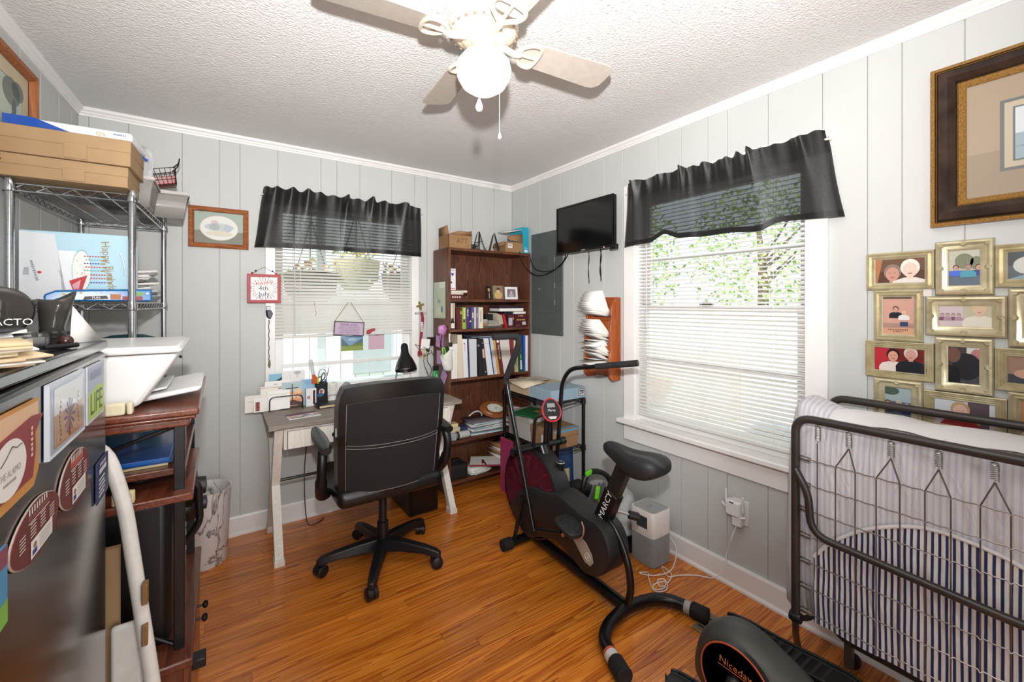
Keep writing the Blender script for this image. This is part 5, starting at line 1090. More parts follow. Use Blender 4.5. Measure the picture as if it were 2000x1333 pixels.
def ap2(m, i, w, h): m.c('#8d7358', 'print_gloss'); m.rect(i, i, w-i, h-i, 0); m.c('#c9a468', 'print_gloss'); m.ell(w*.5, h*.3, w*.38, h*.28, .0004); m.c('#d6b999', 'print_gloss'); m.ell(w*.5, h*.62, w*.15, h*.16, .0006); m.c('#4a3a30', 'print_gloss'); m.ell(w*.5, h*.76, w*.18, h*.09, .0008)
def ap3(m, i, w, h): m.c('#7a7078', 'print_gloss'); m.rect(i, i, w-i, h-i, 0); m.c('#a89ea8', 'print_gloss'); m.ell(w*.5, h*.32, w*.22, h*.14, .0004); m.c('#c8b0a0', 'print_gloss'); m.ell(w*.5, h*.55, w*.10, h*.12, .0006)
pframe('narrow dark photo block at the left of the three small photos', 1.709, 1.762, .105, '#3a2c26/.3', ap1, .25)
pframe('clear photo block with a golden portrait on the upper shelf', 1.772, 1.868, .108, '#8a7a68/.3', ap2, 0, .004)
pframe('small white photo frame at the right of the upper shelf', 1.888, 2.0, .100, '#e2e0e2/.4', ap3, -.15, .018)

# fourth shelf
z4 = ZS[3]+.0005
r = sheetpile('file_stack', 'slipping stack of papers and teal folders on the fourth shelf', 'papers', (1.72, 2.925, z4), .29, .2, 14, ['#d2d2d6/.6', '#7fa8ac/.5', 'paper', '#6a6068/.5', '#c9c5c8/.6'], -.05, .0068, .014, 21, .008)
sheetpile('loose_papers', 'loose white papers beside the wooden clock', 'papers', (1.985, 2.935, z4), .13, .17, 10, ['paper', '#d2c9cc/.6', '#8f2f3f/.5', 'paper'], .15, .014, .01, 22, .012)
r = thing('wooden_clock', 'oval wooden clock lying tilted on the paper stack', 'clock', (1.81, 2.88, z4+.1))
T = T3(1.80, 2.885, z4+.155, -.15, .55, .1)
m = MB('oak_x', T); 
def el(a, b, z): return [(a*math.cos(t), b*math.sin(t), z) for t in [2*PI*q/40 for q in range(40)]]
m.loft([el(.118, .086, 0), el(.124, .091, .006), el(.12, .088, .012), el(.105, .075, .014), el(.095, .066, .022), el(.075, .054, .020)]); m.obj('case', r, ang=30)
m = MB('#c9a35a/.25/.9', T); m.loft([el(.073, .053, .0205), el(.073, .053, .026), el(.067, .048, .025), el(.067, .048, .0215)], True, False); m.obj('bezel', r)
m = MB('print', T); m.c('#d5d8cf'); m.poly(*el(.068, .049, .0222)); m.c('#3a3a38')
for q in range(12): a = 2*PI*q/12; m.ell(.055*math.cos(a), .039*math.sin(a), .003, .003, .0226, 6)
m.obj('dial', r, smooth=False)
m = MB('#1c1c1c/.4', T); m.box(-.0015, .0015, 0, .025, .023, .0236, T3(0, 0, 0, -1.2)); m.box(-.002, .002, 0, .018, .023, .0236, T3(0, 0, 0, -2.3)); m.obj('hands', r)
m = MB('#c8c4c4/.4'); m.tube(spline([(1.62, 2.97, z4+.115), (1.65, 2.96, z4+.14), (1.69, 2.95, z4+.148), (1.715, 2.94, z4+.13), (1.712, 2.93, z4+.115)], 5), .006, 8); m.obj('white_hook', org='base', label='white plastic hook lying on the paper stack', cat='hook')
m = MB('#cbbf9e/.5'); m.box(1.395, 1.49, 2.87, 2.95, z4, z4+.075); m.m('#d9cb9a/.5'); m.box(1.40, 1.475, 2.872, 2.94, z4+.0755, z4+.105); m.obj('cream_carton', org='base', bevel=.003, label='cream cartons at the left of the fourth shelf', cat='carton')
m = MB('#b9bfb8/.4'); T = T3(1.49, 2.835, z4+.028, 0, 0, PI/2); m.lathe([(0, -.05), (.026, -.05), (.027, -.045), (.027, .045), (.026, .05), (0, .05)], 20, T); r = m.obj('tape_roll', org='base', label='pale cylinder lying at the shelf front', cat='roll')
m = MB('#2a2a2c/.5'); m.lathe([(.024, -.0505), (.0272, -.0505), (.0272, -.035), (.024, -.035)], 20, T, cap=False); m.obj('dark_cap', r)
m = MB('#30375c/.5'); m.box(1.50, 1.57, 2.90, 2.97, z4, z4+.06); m.obj('navy_box', org='base', bevel=.003, label='small navy box behind the pale cylinder', cat='box')
m = MB('#9aa2a8/.3'); m.box(1.388, 1.43, 2.815, 2.835, z4, z4+.05); m.obj('grey_card_box', org='base', bevel=.002, label='small grey box at the very left of the fourth shelf', cat='box')
# bottom shelf
z5 = ZS[4]+.0005
r = thing('black_pouch', 'black zippered fabric pouch on the bottom shelf', 'pouch', (1.46, 2.89, z5))
m = MB('#0f0f11/.75'); m.box(1.385, 1.53, 2.815, 2.98, z5, z5+.11); m.obj('body', r, bevel=.02, seg=4)
m = MB('#3a3a3e/.4/.5'); m.tube(fillet([(1.39, 2.812, z5+.085), (1.527, 2.812, z5+.085), (1.534, 2.97, z5+.085)], .02), .003, 6); m.obj('zipper', r)
m = MB('#0f0f11/.7'); m.tube(spline([(1.42, 2.88, z5+.108), (1.44, 2.87, z5+.125), (1.48, 2.87, z5+.125), (1.50, 2.88, z5+.108)], 5), .006, 8); m.obj('handle', r)
sheetpile('document_pile', 'loose white documents on the bottom shelf', 'papers', (1.65, 2.925, z5), .17, .19, 9, ['paper', '#c4c6c4/.6', 'paper', '#b9c0bc/.6'], .2, .003, .018, 31, .01)
r = thing('white_folder', 'white folder with a maroon corner band on the bottom shelf', 'folder', (1.72, 2.87, z5+.03))
T = T3(1.72, 2.885, z5+.055, -.55, .03, .0)
m = MB('paper', T); m.box(-.12, .12, -.085, .085, 0, .012); m.obj('cover', r, bevel=.003)
m = MB('print', T); m.c('#7d1f2e'); m.poly((-.03, -.06, .0126), (-.012, -.06, .0126), (-.012, .01, .0126), (-.03, .02, .0126)); m.poly((.0, -.084, .0126), (.012, -.084, .0126), (-.012, .0, .0128), (-.03, .0, .0128)); m.c('#8a2c3a'); m.box(-.118, .118, -.087, -.0845, .0, .013); m.obj('band', r, smooth=False)
sheetpile('envelope_stack', 'stack of manila and orange envelopes at the right of the bottom shelf', 'envelopes', (1.94, 2.93, z5), .235, .19, 16, ['#b98a55/.7', '#c9b79a/.7', 'paper', '#7a7068/.6', '#c48a45/.6'], .1, .0105, .012, 41, .006)

# on top of the bookcase
zt = 1.8178
r = thing('open_carton', 'open brown carton at the left end of the bookcase top', 'carton', (1.47, 2.9, zt))
m = MB('cardboard_dark'); x0, x1, y0_, y1_ = 1.375, 1.565, 2.83, 3.0; t = .003
for q in ((x0, x1, y0_, y0_+t), (x0, x1, y1_-t, y1_), (x0, x0+t, y0_, y1_), (x1-t, x1, y0_, y1_), (x0, x1, y0_, y1_)): m.box(q[0], q[1], q[2], q[3], zt, zt+(.003 if q[3]-q[2] > .1 and q[1]-q[0] > .1 else .10))
m.obj('walls', r, smooth=False)
for P in (((x0, y1_, .1), (x0, y0_, .1), (x0-.005, y0_+.01, .165), (x0-.005, y1_-.01, .16)), ((x1, y0_, .1), (x1, y1_, .1), (x1+.012, y1_-.01, .15), (x1+.012, y0_+.02, .14)), ((x0, y0_, .1), (x1, y0_, .1), (x1-.01, y0_-.02, .125), (x0+.07, y0_-.02, .125))):
    m = MB('cardboard_dark'); m.poly(*[(a, b, zt+c_) for a, b, c_ in P]); m.obj('flap', r, solid=.003)
m = MB('print', basis((x0, y0_-.0006, zt), (1, 0, 0), (0, 0, 1), (0, -1, 0))); m.c('#6a4c34'); m.text('ATT', T3(.11, .055, 0), .05); m.text('~1', T3(.16, .02, 0), .018); m.obj('print', r, smooth=False)
def easel(label, cx, rz):
    r = thing('plate_stand', label, 'plate stand', (cx, 2.88, zt)); T = T3(cx, 2.88, zt, rz)
    for s in (-1, 1):
        m = MB('black_metal', T); m.tube([(-.045, .03*s, .003), (-.012, .012*s, .135), (.0, .0, .15), (.035, .035*s, .003)], .0035, 6); m.tube([(-.06, .03*s, .003), (.035, .035*s, .003)], .003, 6); m.tube(spline([(-.045, .03*s, .003), (-.065, .03*s, .01), (-.07, .03*s, .035)], 4), .003, 6); m.obj('side_wire', r)
    m = MB('black_metal', T); m.tube([(-.03, -.022, .06), (-.03, .022, .06)], .003, 6); m.tube([(.018, -.018, .075), (.018, .018, .075)], .003, 6); m.tube([(-.045, -.03, .004), (-.045, .03, .004)], .003, 6); m.obj('cross_wires', r)
easel('black wire plate stand next to the open carton', 1.66, .5); easel('black wire plate stand next to the brown box', 1.80, -.4)
m = MB('black_metal', T3(1.61, 2.845, zt)); 
for q in range(4): m.tube([(.03*math.cos(a)-.02, .02*math.sin(a), .004+.011*q) for a in [2*PI*k/16 for k in range(16)]], .0025, 5, loop=True)
m.obj('wire_coil', org=(1.62, 2.85, zt), label='short black wire coil on the bookcase top', cat='wire')
r = thing('brown_box', 'brown box with open flap and white label on the bookcase top', 'cardboard box', (1.95, 2.9, zt))
m = MB('cardboard_dark'); m.box(1.868, 2.035, 2.822, 3.0, zt, zt+.085); m.obj('body', r, bevel=.001)
m = MB('cardboard_dark'); m.poly((1.895, 2.822, zt+.10), (2.035, 2.822, zt+.085), (2.035, 2.83, zt+.16), (1.90, 2.85, zt+.135)); m.poly((1.868, 3.0, zt+.085), (1.868, 2.822, zt+.085), (1.845, 2.83, zt+.05), (1.845, 2.98, zt+.05)); m.obj('flap', r, solid=.003)
m = MB('print', basis((1.868, 2.8213, zt), (1, 0, 0), (0, 0, 1), (0, -1, 0))); m.c('#e0dedc'); m.rect(.02, .035, .065, .07, 0); m.c('#7a7a7a'); [m.rect(.024+.006*q, .05, .028+.006*q, .064, .0003) for q in range(6)]; m.obj('label', r, smooth=False)
m = MB('print'); m.c('#1f9db8'); m.box(2.038, 2.095, 2.822, 3.02, zt, zt+.215); r = m.obj('teal_box', org='base', bevel=.001, label='tall teal box with white top beside the brown box', cat='box')
m = MB('#d8d6d0/.6'); m.poly((1.90, 2.86, zt+.165), (2.07, 2.83, zt+.20), (2.07, 2.99, zt+.216), (1.90, 2.99, zt+.18)); m.obj('white_flap', r, solid=.006)
m = MB('print', basis((2.038, 2.8213, zt), (1, 0, 0), (0, 0, 1), (0, -1, 0))); m.c('#d8e6ea'); m.rect(.012, .01, .045, .03, 0); m.text('~4', T3(.028, .045, 0), .012); m.obj('print', r, smooth=False)

# hung on the bookcase side
def onside(y, z, d=0): return basis((BX0-d, y, z), (0, -1, 0), (0, 0, 1), (-1, 0, 0))
r = thing('paper_map', 'pale green paper map taped to the bookcase side', 'map', (BX0, 2.95, 1.3))
m = MB('print', onside(3.052, 1.30, .002)); m.c('#b9c0a6'); m.rect(0, 0, .205, .27, 0); m.c('#d0d2c0'); m.rect(.1, .225, .2, .27, .0004); m.c('#7d97a0'); m.tube([(.03, .24, .0006), (.05, .17, .0006), (.09, .13, .0006)], .003, 4); m.ell(.095, .125, .025, .014, .0008, 12); m.c('#55789c'); m.ell(.145, .065, .018, .026, .0008, 14); m.c('#c8ccb4'); m.ell(.09, .05, .05, .03, .0003, 14); m.obj('sheet', r, smooth=False)
r = thing('hanging_pouch', 'white cloth pouch hanging on the bookcase side', 'pouch', (1.33, 2.80, .93))
T = T3(1.335, 2.785, 1.0)
m = MB('#cfcdca/.8', T); R = []
for z, a, b, dx in ((-.075, .018, .012, .016), (-.06, .034, .02, .014), (-.02, .042, .024, .008), (.03, .044, .026, .0), (.065, .04, .026, -.004)): R.append([(dx+a*math.cos(t), b*math.sin(t), z+(.03*math.cos(t) if z > .06 else .012*math.cos(t) if z > 0 else -.0)) for t in [2*PI*q/24 for q in range(24)]])
m.loft(R, True, False); m.obj('bag', r, solid=.002)
m = MB('#d5d3d0/.7', T); m.tube(spline([(.035, 0, .09), (.025, .0, .14), (.03, .01, .19)], 6), .006, 8); m.obj('strap', r)
m = MB('#1b191d/.4', T3(1.33, 2.782, 1.062, 0, 0, -.15)); m.box(-.03, .03, -.014, .014, -.05, .035); m.obj('black_glove', org=(1.33, 2.782, 1.02), bevel=.012, seg=3, label='black gadget sticking out of the white pouch', cat='gadget')
m = MB('#86cf3a/.4', T3(1.318, 2.764, 1.062, 0, 0, -.1)); m.tube(fillet([(-.022, 0, -.04), (-.02, 0, .035), (-.004, 0, .035), (.004, 0, -.04)], .012), .004, 8); m.obj('green_clip', org='base', label='lime green clip on the white pouch', cat='clip')
m = MB('#1a1a1c/.4'); m.box(1.352, 1.376, 2.768, 2.786, 1.10, 1.13); m.m('#dcdad6/.5'); m.box(1.35, 1.384, 2.766, 2.786, 1.075, 1.0995); m.obj('white_cap_bottle', org='base', bevel=.003, label='small bottle with black cap hooked beside the white pouch', cat='bottle')
r = thing('ribbon_bow', 'shiny pink ribbon bow tied on the bookcase side', 'ribbon', (1.345, 2.85, 1.15))
rnd = random.Random(2)
for q in range(9):
    a = rnd.uniform(0, 6.28); m = MB('#c98ac0/.15', T3(1.325, 2.84, 1.215, a, 0, rnd.uniform(-.5, .5))); R = []
    for k in range(13): t = 2*PI*k/12; R.append([(.005+.034*math.sin(t/2)*math.cos(t*.25), -.011, .03*math.sin(t)), (.005+.034*math.sin(t/2)*math.cos(t*.25), .011, .03*math.sin(t))])
    m.loft(R, False); m.obj('bow_loop', r, solid=.0008)
m = MB('#b478b4/.2'); 
for dx, dy, dz in ((-.005, .05, -.06), (-.008, .0, -.16)): m.loft([[(1.335, 2.83+dy*.2, 1.2), (1.335, 2.85+dy*.2, 1.2)], [(1.335+dx, 2.82+dy, 1.2+dz*.5), (1.335+dx, 2.845+dy, 1.2+dz*.5)], [(1.34+dx, 2.82+dy, 1.2+dz), (1.34+dx, 2.85+dy, 1.2+dz)]], False)
m.obj('ribbon_tails', r, solid=.0008)
for k, (y_, z_, w_, h_, a) in enumerate(((2.975, 1.085, .075, .085, .08), (2.955, .955, .07, .10, -.05), (2.89, .86, .08, .09, .6))):
    m = MB('#b98fc0/.7', onside(y_+w_/2, z_, .004) @ T3(0, 0, 0, -a)); m.box(0, w_, 0, h_, 0, .001); m.obj('pink_note', org='base', smooth=False, label=('uppermost pink note on the bookcase side', 'middle pink note on the bookcase side', 'lowest tilted pink note on the bookcase side')[k], cat='note', group='pink notes on the bookcase side')

# ================================================================ right wall
# electrical panel
r = thing('electrical_panel', 'grey metal electrical panel on the right wall', 'electrical panel', (W, 2.61, 1.165))
T = onright(2.80, 1.165, .0)
m = MB('panel_grey', T); m.box(0, .385, 0, .805, 0, .012); m.obj('cover', r, bevel=.003)
m = MB('panel_grey', T); m.box(.085, .30, .17, .66, .012, .018); d = m.obj('door', r, bevel=.002)
m = MB('#4a504f/.5', T); m.box(.115, .225, .55, .62, .018, .0192); m.obj('embossed_plate', d)
m = MB('#6f7675/.4', T); m.lathe([(0, .018), (.009, .018), (.009, .024), (.006, .026), (0, .026)], 14, T3(.118, .36, 0)); m.obj('latch', d)
for z_ in (.25, .38, .58): m = MB('#7c8382/.4', T); m.tube([(.302, z_-.018, .016), (.302, z_+.018, .016)], .004, 6); m.obj('hinge', d)
for x_, z_ in ((.02, .02), (.365, .02), (.365, .785), (.02, .785), (.365, .36)): m = MB('#8a8f8e/.3/.6', T); m.lathe([(.005, .012), (.004, .015), (0, .0155)], 10, T3(x_, z_, 0)); m.obj('screw', r)
# television
r = thing('television', 'small black flat television mounted on the right wall', 'television', (2.06, 2.12, 1.76))
T = onright(2.39, 1.764, .085)
m = MB('black_plastic', T); m.box(0, .545, 0, .335, -.03, 0); m.obj('back_housing', r, bevel=.006)
m = MB('#0a0a0b/.2', T); m.mould(.545, .335, [(0, -.004), (0, .006), (.004, .007), (.011, .006), (.012, .001)]); m.obj('bezel', r)
m = MB('#050506/.12', T); m.rect(.011, .016, .534, .324, .0015); m.obj('screen', r)
m = MB('print', T); m.c('#b8b8ba'); m.text('~6', T3(.28, .0085, .0078), .010); m.obj('lettering', r, smooth=False)
m = MB('red_led', T); m.ell(.47, .006, .005, .003, .0085, 10); m.obj('power_light', r)
m = MB('black_metal', T); m.box(.17, .36, .08, .26, -.084, -.03); m.obj('wall_mount', r)
m = MB('black_plastic', T); m.box(.505, .56, -.012, .02, -.028, -.006); m.obj('side_bracket', r, bevel=.003); m = MB('black_plastic', T); m.box(-.004, .06, .325, .345, -.04, -.02); m.obj('top_bracket', r, bevel=.002)
def strap(label, y, z1_, z0_, w_):
    m = MB('#0c0c0d/.6', onright(y, 0, .06)); n = 9; R = []
    for k in range(n): t = k/(n-1); a = .5*math.sin(k*1.9); R.append([(-w_*math.cos(a)+.004*math.sin(k), z1_+(z0_-z1_)*t, -w_*math.sin(a)), (w_*math.cos(a)+.004*math.sin(k), z1_+(z0_-z1_)*t, w_*math.sin(a))])
    m.loft(R, False); return m.obj('hanging_strap', org=(W-.06, y, z0_), solid=.0015, label=label, cat='strap')
strap('thin black strap hanging from the television, nearer the corner', 2.09, 1.768, 1.545, .004); strap('black strap with end clip hanging from the television, nearer the window', 1.98, 1.768, 1.56, .006)
m = MB('#0d0d0e/.4')
m.tube(spline([(2.035, 2.30, 1.759), (2.06, 2.36, 1.71), (2.06, 2.50, 1.645), (2.06, 2.66, 1.63), (2.04, 2.76, 1.68), (2.0, 2.785, 1.76), (1.98, 2.79, 1.824)], 8), .004, 6)
m.tube(spline([(2.04, 2.28, 1.759), (2.075, 2.40, 1.69), (2.08, 2.55, 1.655), (2.08, 2.70, 1.68), (2.085, 2.77, 1.74), (2.08, 2.79, 1.824)], 8), .0035, 6); m.obj('television_cable', org=(2.06, 2.5, 1.63), label='pair of black cables looping from the television to the bookcase', cat='cable')

# letter rack
r = thing('letter_rack', 'reddish pine wall letter rack stuffed with envelopes', 'letter rack', (2.06, 1.98, .92))
prof = [(0, 0), (.075, 0), (.10, .03), (.108, .08), (.10, .16), (.085, .20), (.10, .24), (.092, .36), (.08, .40), (.09, .44), (.07, .50), (.03, .525), (0, .53)]
for y_ in (1.87, 2.088): m = MB('pine_z'); m.prism([(-a, b) for a, b in prof], -.007, .007, basis((W, y_, .918), (1, 0, 0), (0, 0, 1), (0, -1, 0))); m.obj('side_board', r, bevel=.002)
m = MB('pine_z'); m.box(W-.012, W, 1.877, 2.081, .93, 1.45); m.obj('back_board', r)
for z_ in (.95, 1.08, 1.22):
    m = MB('pine_z'); m.loft([[(W-.012, y_, z_), (W-.075, y_, z_), (W-.098, y_, z_+.075), (W-.09, y_, z_+.077), (W-.068, y_, z_+.01), (W-.012, y_, z_+.01)] for y_ in (1.877, 2.081)]); m.obj('pocket', r, bevel=.001)
rnd = random.Random(14); k = 0
ENV = [(1.325, 13, .10, .11, -.85), (1.19, 8, .09, .085, -.98), (1.162, 3, .075, .06, -1.38), (1.065, 4, .07, .085, -.75), (1.037, 3, .075, .085, -1.32)]
words = ('uppermost fan of white envelopes', 'second bundle of white envelopes', 'thin bundle of letters', 'printed white letters', 'lowest printed white letters')
for gi, (z_, n, L, wd, ang) in enumerate(ENV):
    er = thing('envelope_bundle', words[gi]+' in the wall letter rack', 'envelopes', (2.05, 1.98, z_), 'bundles of mail in the wall rack')
    for q in range(n):
        a = ang+(q/(n-1)-.5)*(.95 if gi == 0 else .6 if gi < 2 else .6); w_ = .17*rnd.uniform(.85, 1); y_ = 1.979+rnd.uniform(-.012, .012)
        T = basis((W-.052-.001*q, y_-w_/2, z_+.0024*q), (0, 1, 0), (math.sin(a), 0, math.cos(a)), (math.cos(a), 0, -math.sin(a)))
        m = MB('paper', T); R = []
        for s in range(5): t = s/4; R.append([(0, (L+.05)*t, -.010*t*t*(1+.3*math.sin(q))), (w_, (L+.05)*t, -.012*t*t)])
        m.loft(R, False); m.obj('envelope', er, solid=.0014)
    if gi > 2:
        m = MB('print'); m.M = T @ T3(.02, .05, -.016); m.c('#8a7a78'); [m.box(.02+.05*s, .035+.05*s, .02, .035, 0, .0012) for s in range(2)]; m.c('#5f7fa0'); m.box(.03, .07, -.01, .005, 0, .0012); m.obj('printed_marks', er, smooth=False, kind='stuff')
# collage of frames
r = thing('photo_collage', 'champagne gold collage of joined photo frames on the right wall', 'photo collage', (W, .3, .93))
F1 = [(0, 0), (0, .012), (.006, .017), (.012, .010), (.017, .014), (.022, .008), (.026, .006)]
F2 = [(0, 0), (0, .010), (.004, .018), (.010, .020), (.018, .012), (.028, .010), (.034, .006)]
F3 = [(0, 0), (0, .014), (.003, .016), (.006, .010), (.010, .013), (.013, .008), (.017, .011), (.020, .006), (.024, .009), (.027, .005)]
paint('champagne', '#b3a885', '#cdc3a4', .28, 30, .12, 200, .001); MATS['champagne'].node_tree.nodes['Principled BSDF'].inputs['Metallic'].default_value = .4
PC = [0]
def person(m, x, y, s, top, skin='#c79a86', hair='#4a3428', z=0):
    PC[0] += 1; z += .0016*(PC[0] % 5)*.25+.0003
    m.c(top, 'print_gloss'); m.poly(*[(x+a*s, y+b*s, z) for a, b in ((-.72, -1.25), (.72, -1.25), (.74, -.75), (.58, -.5), (.2, -.36), (-.2, -.36), (-.58, -.5), (-.74, -.75))])
    m.c(hair, 'print_gloss'); m.ell(x, y+.10*s, .34*s, .40*s, z+.00008, 16); m.c(skin, 'print_gloss'); m.rect(x-.11*s, y-.42*s, x+.11*s, y-.2*s, z+.00012); m.ell(x, y-.01*s, .26*s, .35*s, z+.00016, 16)
    m.c(hair, 'print_gloss'); m.ell(x-.10*s, y+.05*s, .045*s, .02*s, z+.0002, 8); m.ell(x+.10*s, y+.05*s, .045*s, .02*s, z+.0002, 8); m.c('#9a5a50', 'print_gloss'); m.ell(x, y-.17*s, .09*s, .03*s, z+.0002, 8)
def bgd(m, w, h, i, top, bot, split=.5, z=0): m.c(top, 'print_gloss'); m.rect(i, h*split, w-i, h-i, z); m.c(bot, 'print_gloss'); m.rect(i, i, w-i, h*split, z)
def pA(m, i, w, h): bgd(m, w, h, i, '#6a4c3c', '#54392e'); m.c('#a8714e', 'print_gloss'); m.poly((i, i, .0003), (i+.006, i, .0003), (i+.022, h-i, .0003), (i, h-i, .0003)); person(m, w*.40, h*.42, .075, '#55443c', '#c08f7c', '#8a7468', .0005); person(m, w*.66, h*.52, .08, '#d9d2cc', '#dcc3b4', '#e4ddd2', .001)
def pB(m, i, w, h):
    bgd(m, w, h, i, '#b9b8a8', '#5e6a7a', .45); m.c('#7a7f66', 'print_gloss'); m.ell(w*.5, h*.62, w*.16, h*.14, .0003); m.ell(w*.7, h*.58, w*.1, h*.12, .0003)
    person(m, w*.36, h*.5, .022, '#4a6ad0', z=.0006); person(m, w*.57, h*.5, .026, '#4d9aa8', '#a58a86', '#8a6a66', .0006); person(m, w*.74, h*.5, .022, '#3f4a8a', z=.0006)
def pC(m, i, w, h): bgd(m, w, h, i, '#3a4044', '#4f5a60'); m.c('#7d9aa0', 'print_gloss'); m.poly((i, i, .0003), (w*.6, i, .0003), (w*.5, h*.4, .0003)); m.c('#c8c8c4', 'print_gloss'); m.ell(w*.35, h*.5, w*.16, h*.2, .0004)
def pD(m, i, w, h):
    bgd(m, w, h, i, '#c79a8a', '#a58578', .35); m.c('#c24a3a', 'print_gloss'); m.ell(w*.5, h*.86, w*.16, h*.03, .0004); person(m, w*.45, h*.62, .026, '#22242c', '#c79a86', '#3a2630', .0005); person(m, w*.62, h*.56, .022, '#dcd8d6', '#d8b49c', '#d8a080', .001)
    m.c('#2f3f66', 'print_gloss'); m.rect(w*.54, i+.03, w*.70, h*.38, .0012); m.c('#c99a7a', 'print_gloss'); m.rect(i, i, w-i, h*.26, .0014); m.c('#5a3a34'); m.text('~12', T3(w/2, h*.225, .0017), .008); m.text('~7', T3(w/2, h*.19, .0017), .007)
def pE(m, i, w, h):
    m.c('#c9b9bc', 'print_gloss'); m.rect(i, i, w*.48, h-i, 0); m.c('#b9b49c', 'print_gloss'); m.rect(w*.48, i, w-i, h-i, 0)
    for q in range(4): person(m, w*(.22+.07*q), h*.52, .014, '#a58a9a' if q % 2 else '#7d5268', '#c8a8a0', '#6a4a58', .0005)
    person(m, w*.68, h*.66, .055, '#d8d2c4', '#cfb29c', '#c9b48a', .0005)
def pF(m, i, w, h): bgd(m, w, h, i, '#b9855a', '#8a6248'); person(m, w*.45, h*.5, .06, '#d0b8a0', z=.0005)
def pG(m, i, w, h): bgd(m, w, h, i, '#6a2222', '#7a2a2a'); m.c('#b03038', 'print_gloss'); m.rect(i, i, w*.36, h-i, .0002); person(m, w*.68, h*.66, .058, '#23262c', '#c89484', '#c8beb4', .0006); person(m, w*.42, h*.60, .056, '#dccfc4', '#cf9a82', '#2c1c18', .0012)
def pH(m, i, w, h): bgd(m, w, h, i, '#453c40', '#4a4850', .5); m.c('#c9d0cc', 'print_gloss'); m.rect(w*.55, h*.6, w-i, h-i, .0002); m.c('#b9777a', 'print_gloss'); m.ell(w*.72, h*.70, w*.10, h*.10, .0004); m.c('#26262a', 'print_gloss'); m.ell(w*.55, h*.48, w*.25, h*.24, .0006); m.c('#6f5046', 'print_gloss'); m.ell(w*.33, h*.68, w*.12, h*.14, .0008); m.c('#1d2026', 'print_gloss'); m.poly((i, i, .001), (w*.45, i, .001), (w*.42, h*.45, .001), (i, h*.5, .001))
def pI(m, i, w, h): bgd(m, w, h, i, '#9a7a66', '#3c4048', .4); m.c('#c79a84', 'print_gloss'); m.ell(w*.4, h*.42, w*.2, h*.12, .0004)
def pJ(m, i, w, h): bgd(m, w, h, i, '#9fb0b4', '#5a626c', .55); m.c('#4a5a50', 'print_gloss'); m.ell(w*.35, h*.75, w*.18, h*.08, .0003); person(m, w*.3, h*.5, .026, '#4a4450', '#c09078', '#54302a', .0006); person(m, w*.52, h*.52, .024, '#8f98b0', '#b9a090', '#c8c0b4', .0006); person(m, w*.68, h*.48, .022, '#24357a', '#c0988a', '#c8c4bc', .0006)
def pK(m, i, w, h): bgd(m, w, h, i, '#cdd2d8', '#b4a8ac', .5); m.c('#594c54', 'print_gloss'); m.rect(w*.55, i, w*.8, h-i, .0002); person(m, w*.46, h*.55, .07, '#8c2a2c', '#dcb0a0', '#b99a70', .0006); m.c('#b98a4a', 'print_gloss'); m.ell(w*.66, h*.35, .008, .016, .0008, 8)
COLL = [(.601, .407, 1.462, 1.604, F1, pA), (.406, .263, 1.438, 1.628, F2, pB), (.262, .068, 1.462, 1.602, F1, pC), (.578, .436, 1.268, 1.461, F1, pD), (.431, .236, 1.296, 1.436, F2, pE), (.235, .092, 1.269, 1.459, F2, pF),
        (.604, .408, 1.127, 1.267, F3, pG), (.407, .264, 1.101, 1.294, F2, pH), (.263, .068, 1.127, 1.266, F3, pI), (.580, .436, .935, 1.126, F2, pJ), (.435, .236, .96, 1.100, F3, pK), (.235, .092, .935, 1.126, F1, pF)]
for (ya, yb, za, zb_, prof, art) in COLL:
    T = onright(ya-.0005, za, .004); w_, h_ = ya-yb-.001, zb_-za-.001
    m = MB('champagne', T); m.mould(w_, h_, prof); fr_ = m.obj('picture_frame', r, ang=25)
    m = MB('#8a7f66/.6', T); m.box(.002, w_-.002, .002, h_-.002, -.004, .001); m.obj('backing', fr_)
    if prof is F2:
        for (cx_, cy_) in ((.014, .014), (w_-.014, .014), (.014, h_-.014), (w_-.014, h_-.014), (w_/2, .012), (w_/2, h_-.012), (.012, h_/2), (w_-.012, h_/2)): m = MB('champagne', T @ T3(cx_, cy_, .014)); m.lathe([(.011, -.004), (.010, .002), (.006, .006), (.003, .004), (0, .007)], 10); m.obj('rosette', fr_)
    i_ = prof[-1][0]; m = MB('print', T @ T3(0, 0, .004)); art(m, i_, w_, h_); m.obj('photo', fr_, smooth=False)
# large framed landscape
def art_big(m, i, w, h, z):
    m.c('#a0886c'); m.rect(i, i, w-i, h-i, z); m.c('#937b62'); m.rect(i, i, w-i, h*.42, z+.0003); m.c('#5c5a58'); m.rect(i+.075, i+.075, w-i-.075, h-i-.075, z+.0006); m.c('#b9a78e'); m.rect(i+.085, i+.085, w-i-.085, h-i-.085, z+.0009)
    m.c('#55585c'); m.rect(i+.103, i+.103, w-i-.103, h-i-.103, z+.0011); a = i+.108; m.c('#cfd0d4'); m.rect(a, h*.5, w-a, h-a, z+.0014); m.c('#dcd6cf'); m.ell(w*.5, h*.62, w*.16, h*.05, z+.0017); m.c('#8fa0aa'); m.rect(a, a, w-a, h*.5, z+.0014); m.c('#a58a9a'); m.ell(w*.45, h*.47, w*.15, h*.05, z+.0018); m.c('#6f8090'); m.poly((a, h*.42, z+.0019), (w*.5, h*.5, z+.0019), (w-a, h*.45, z+.0019), (w-a, h*.4, z+.0019)); m.c('#5a6a58'); m.rect(a, a, w-a, h*.34, z+.002)
paint('bronze_frame', '#2b211c', '#4a3a32', .3, 18, .2, 60, .002); MATS['bronze_frame'].node_tree.nodes['Principled BSDF'].inputs['Metallic'].default_value = .35
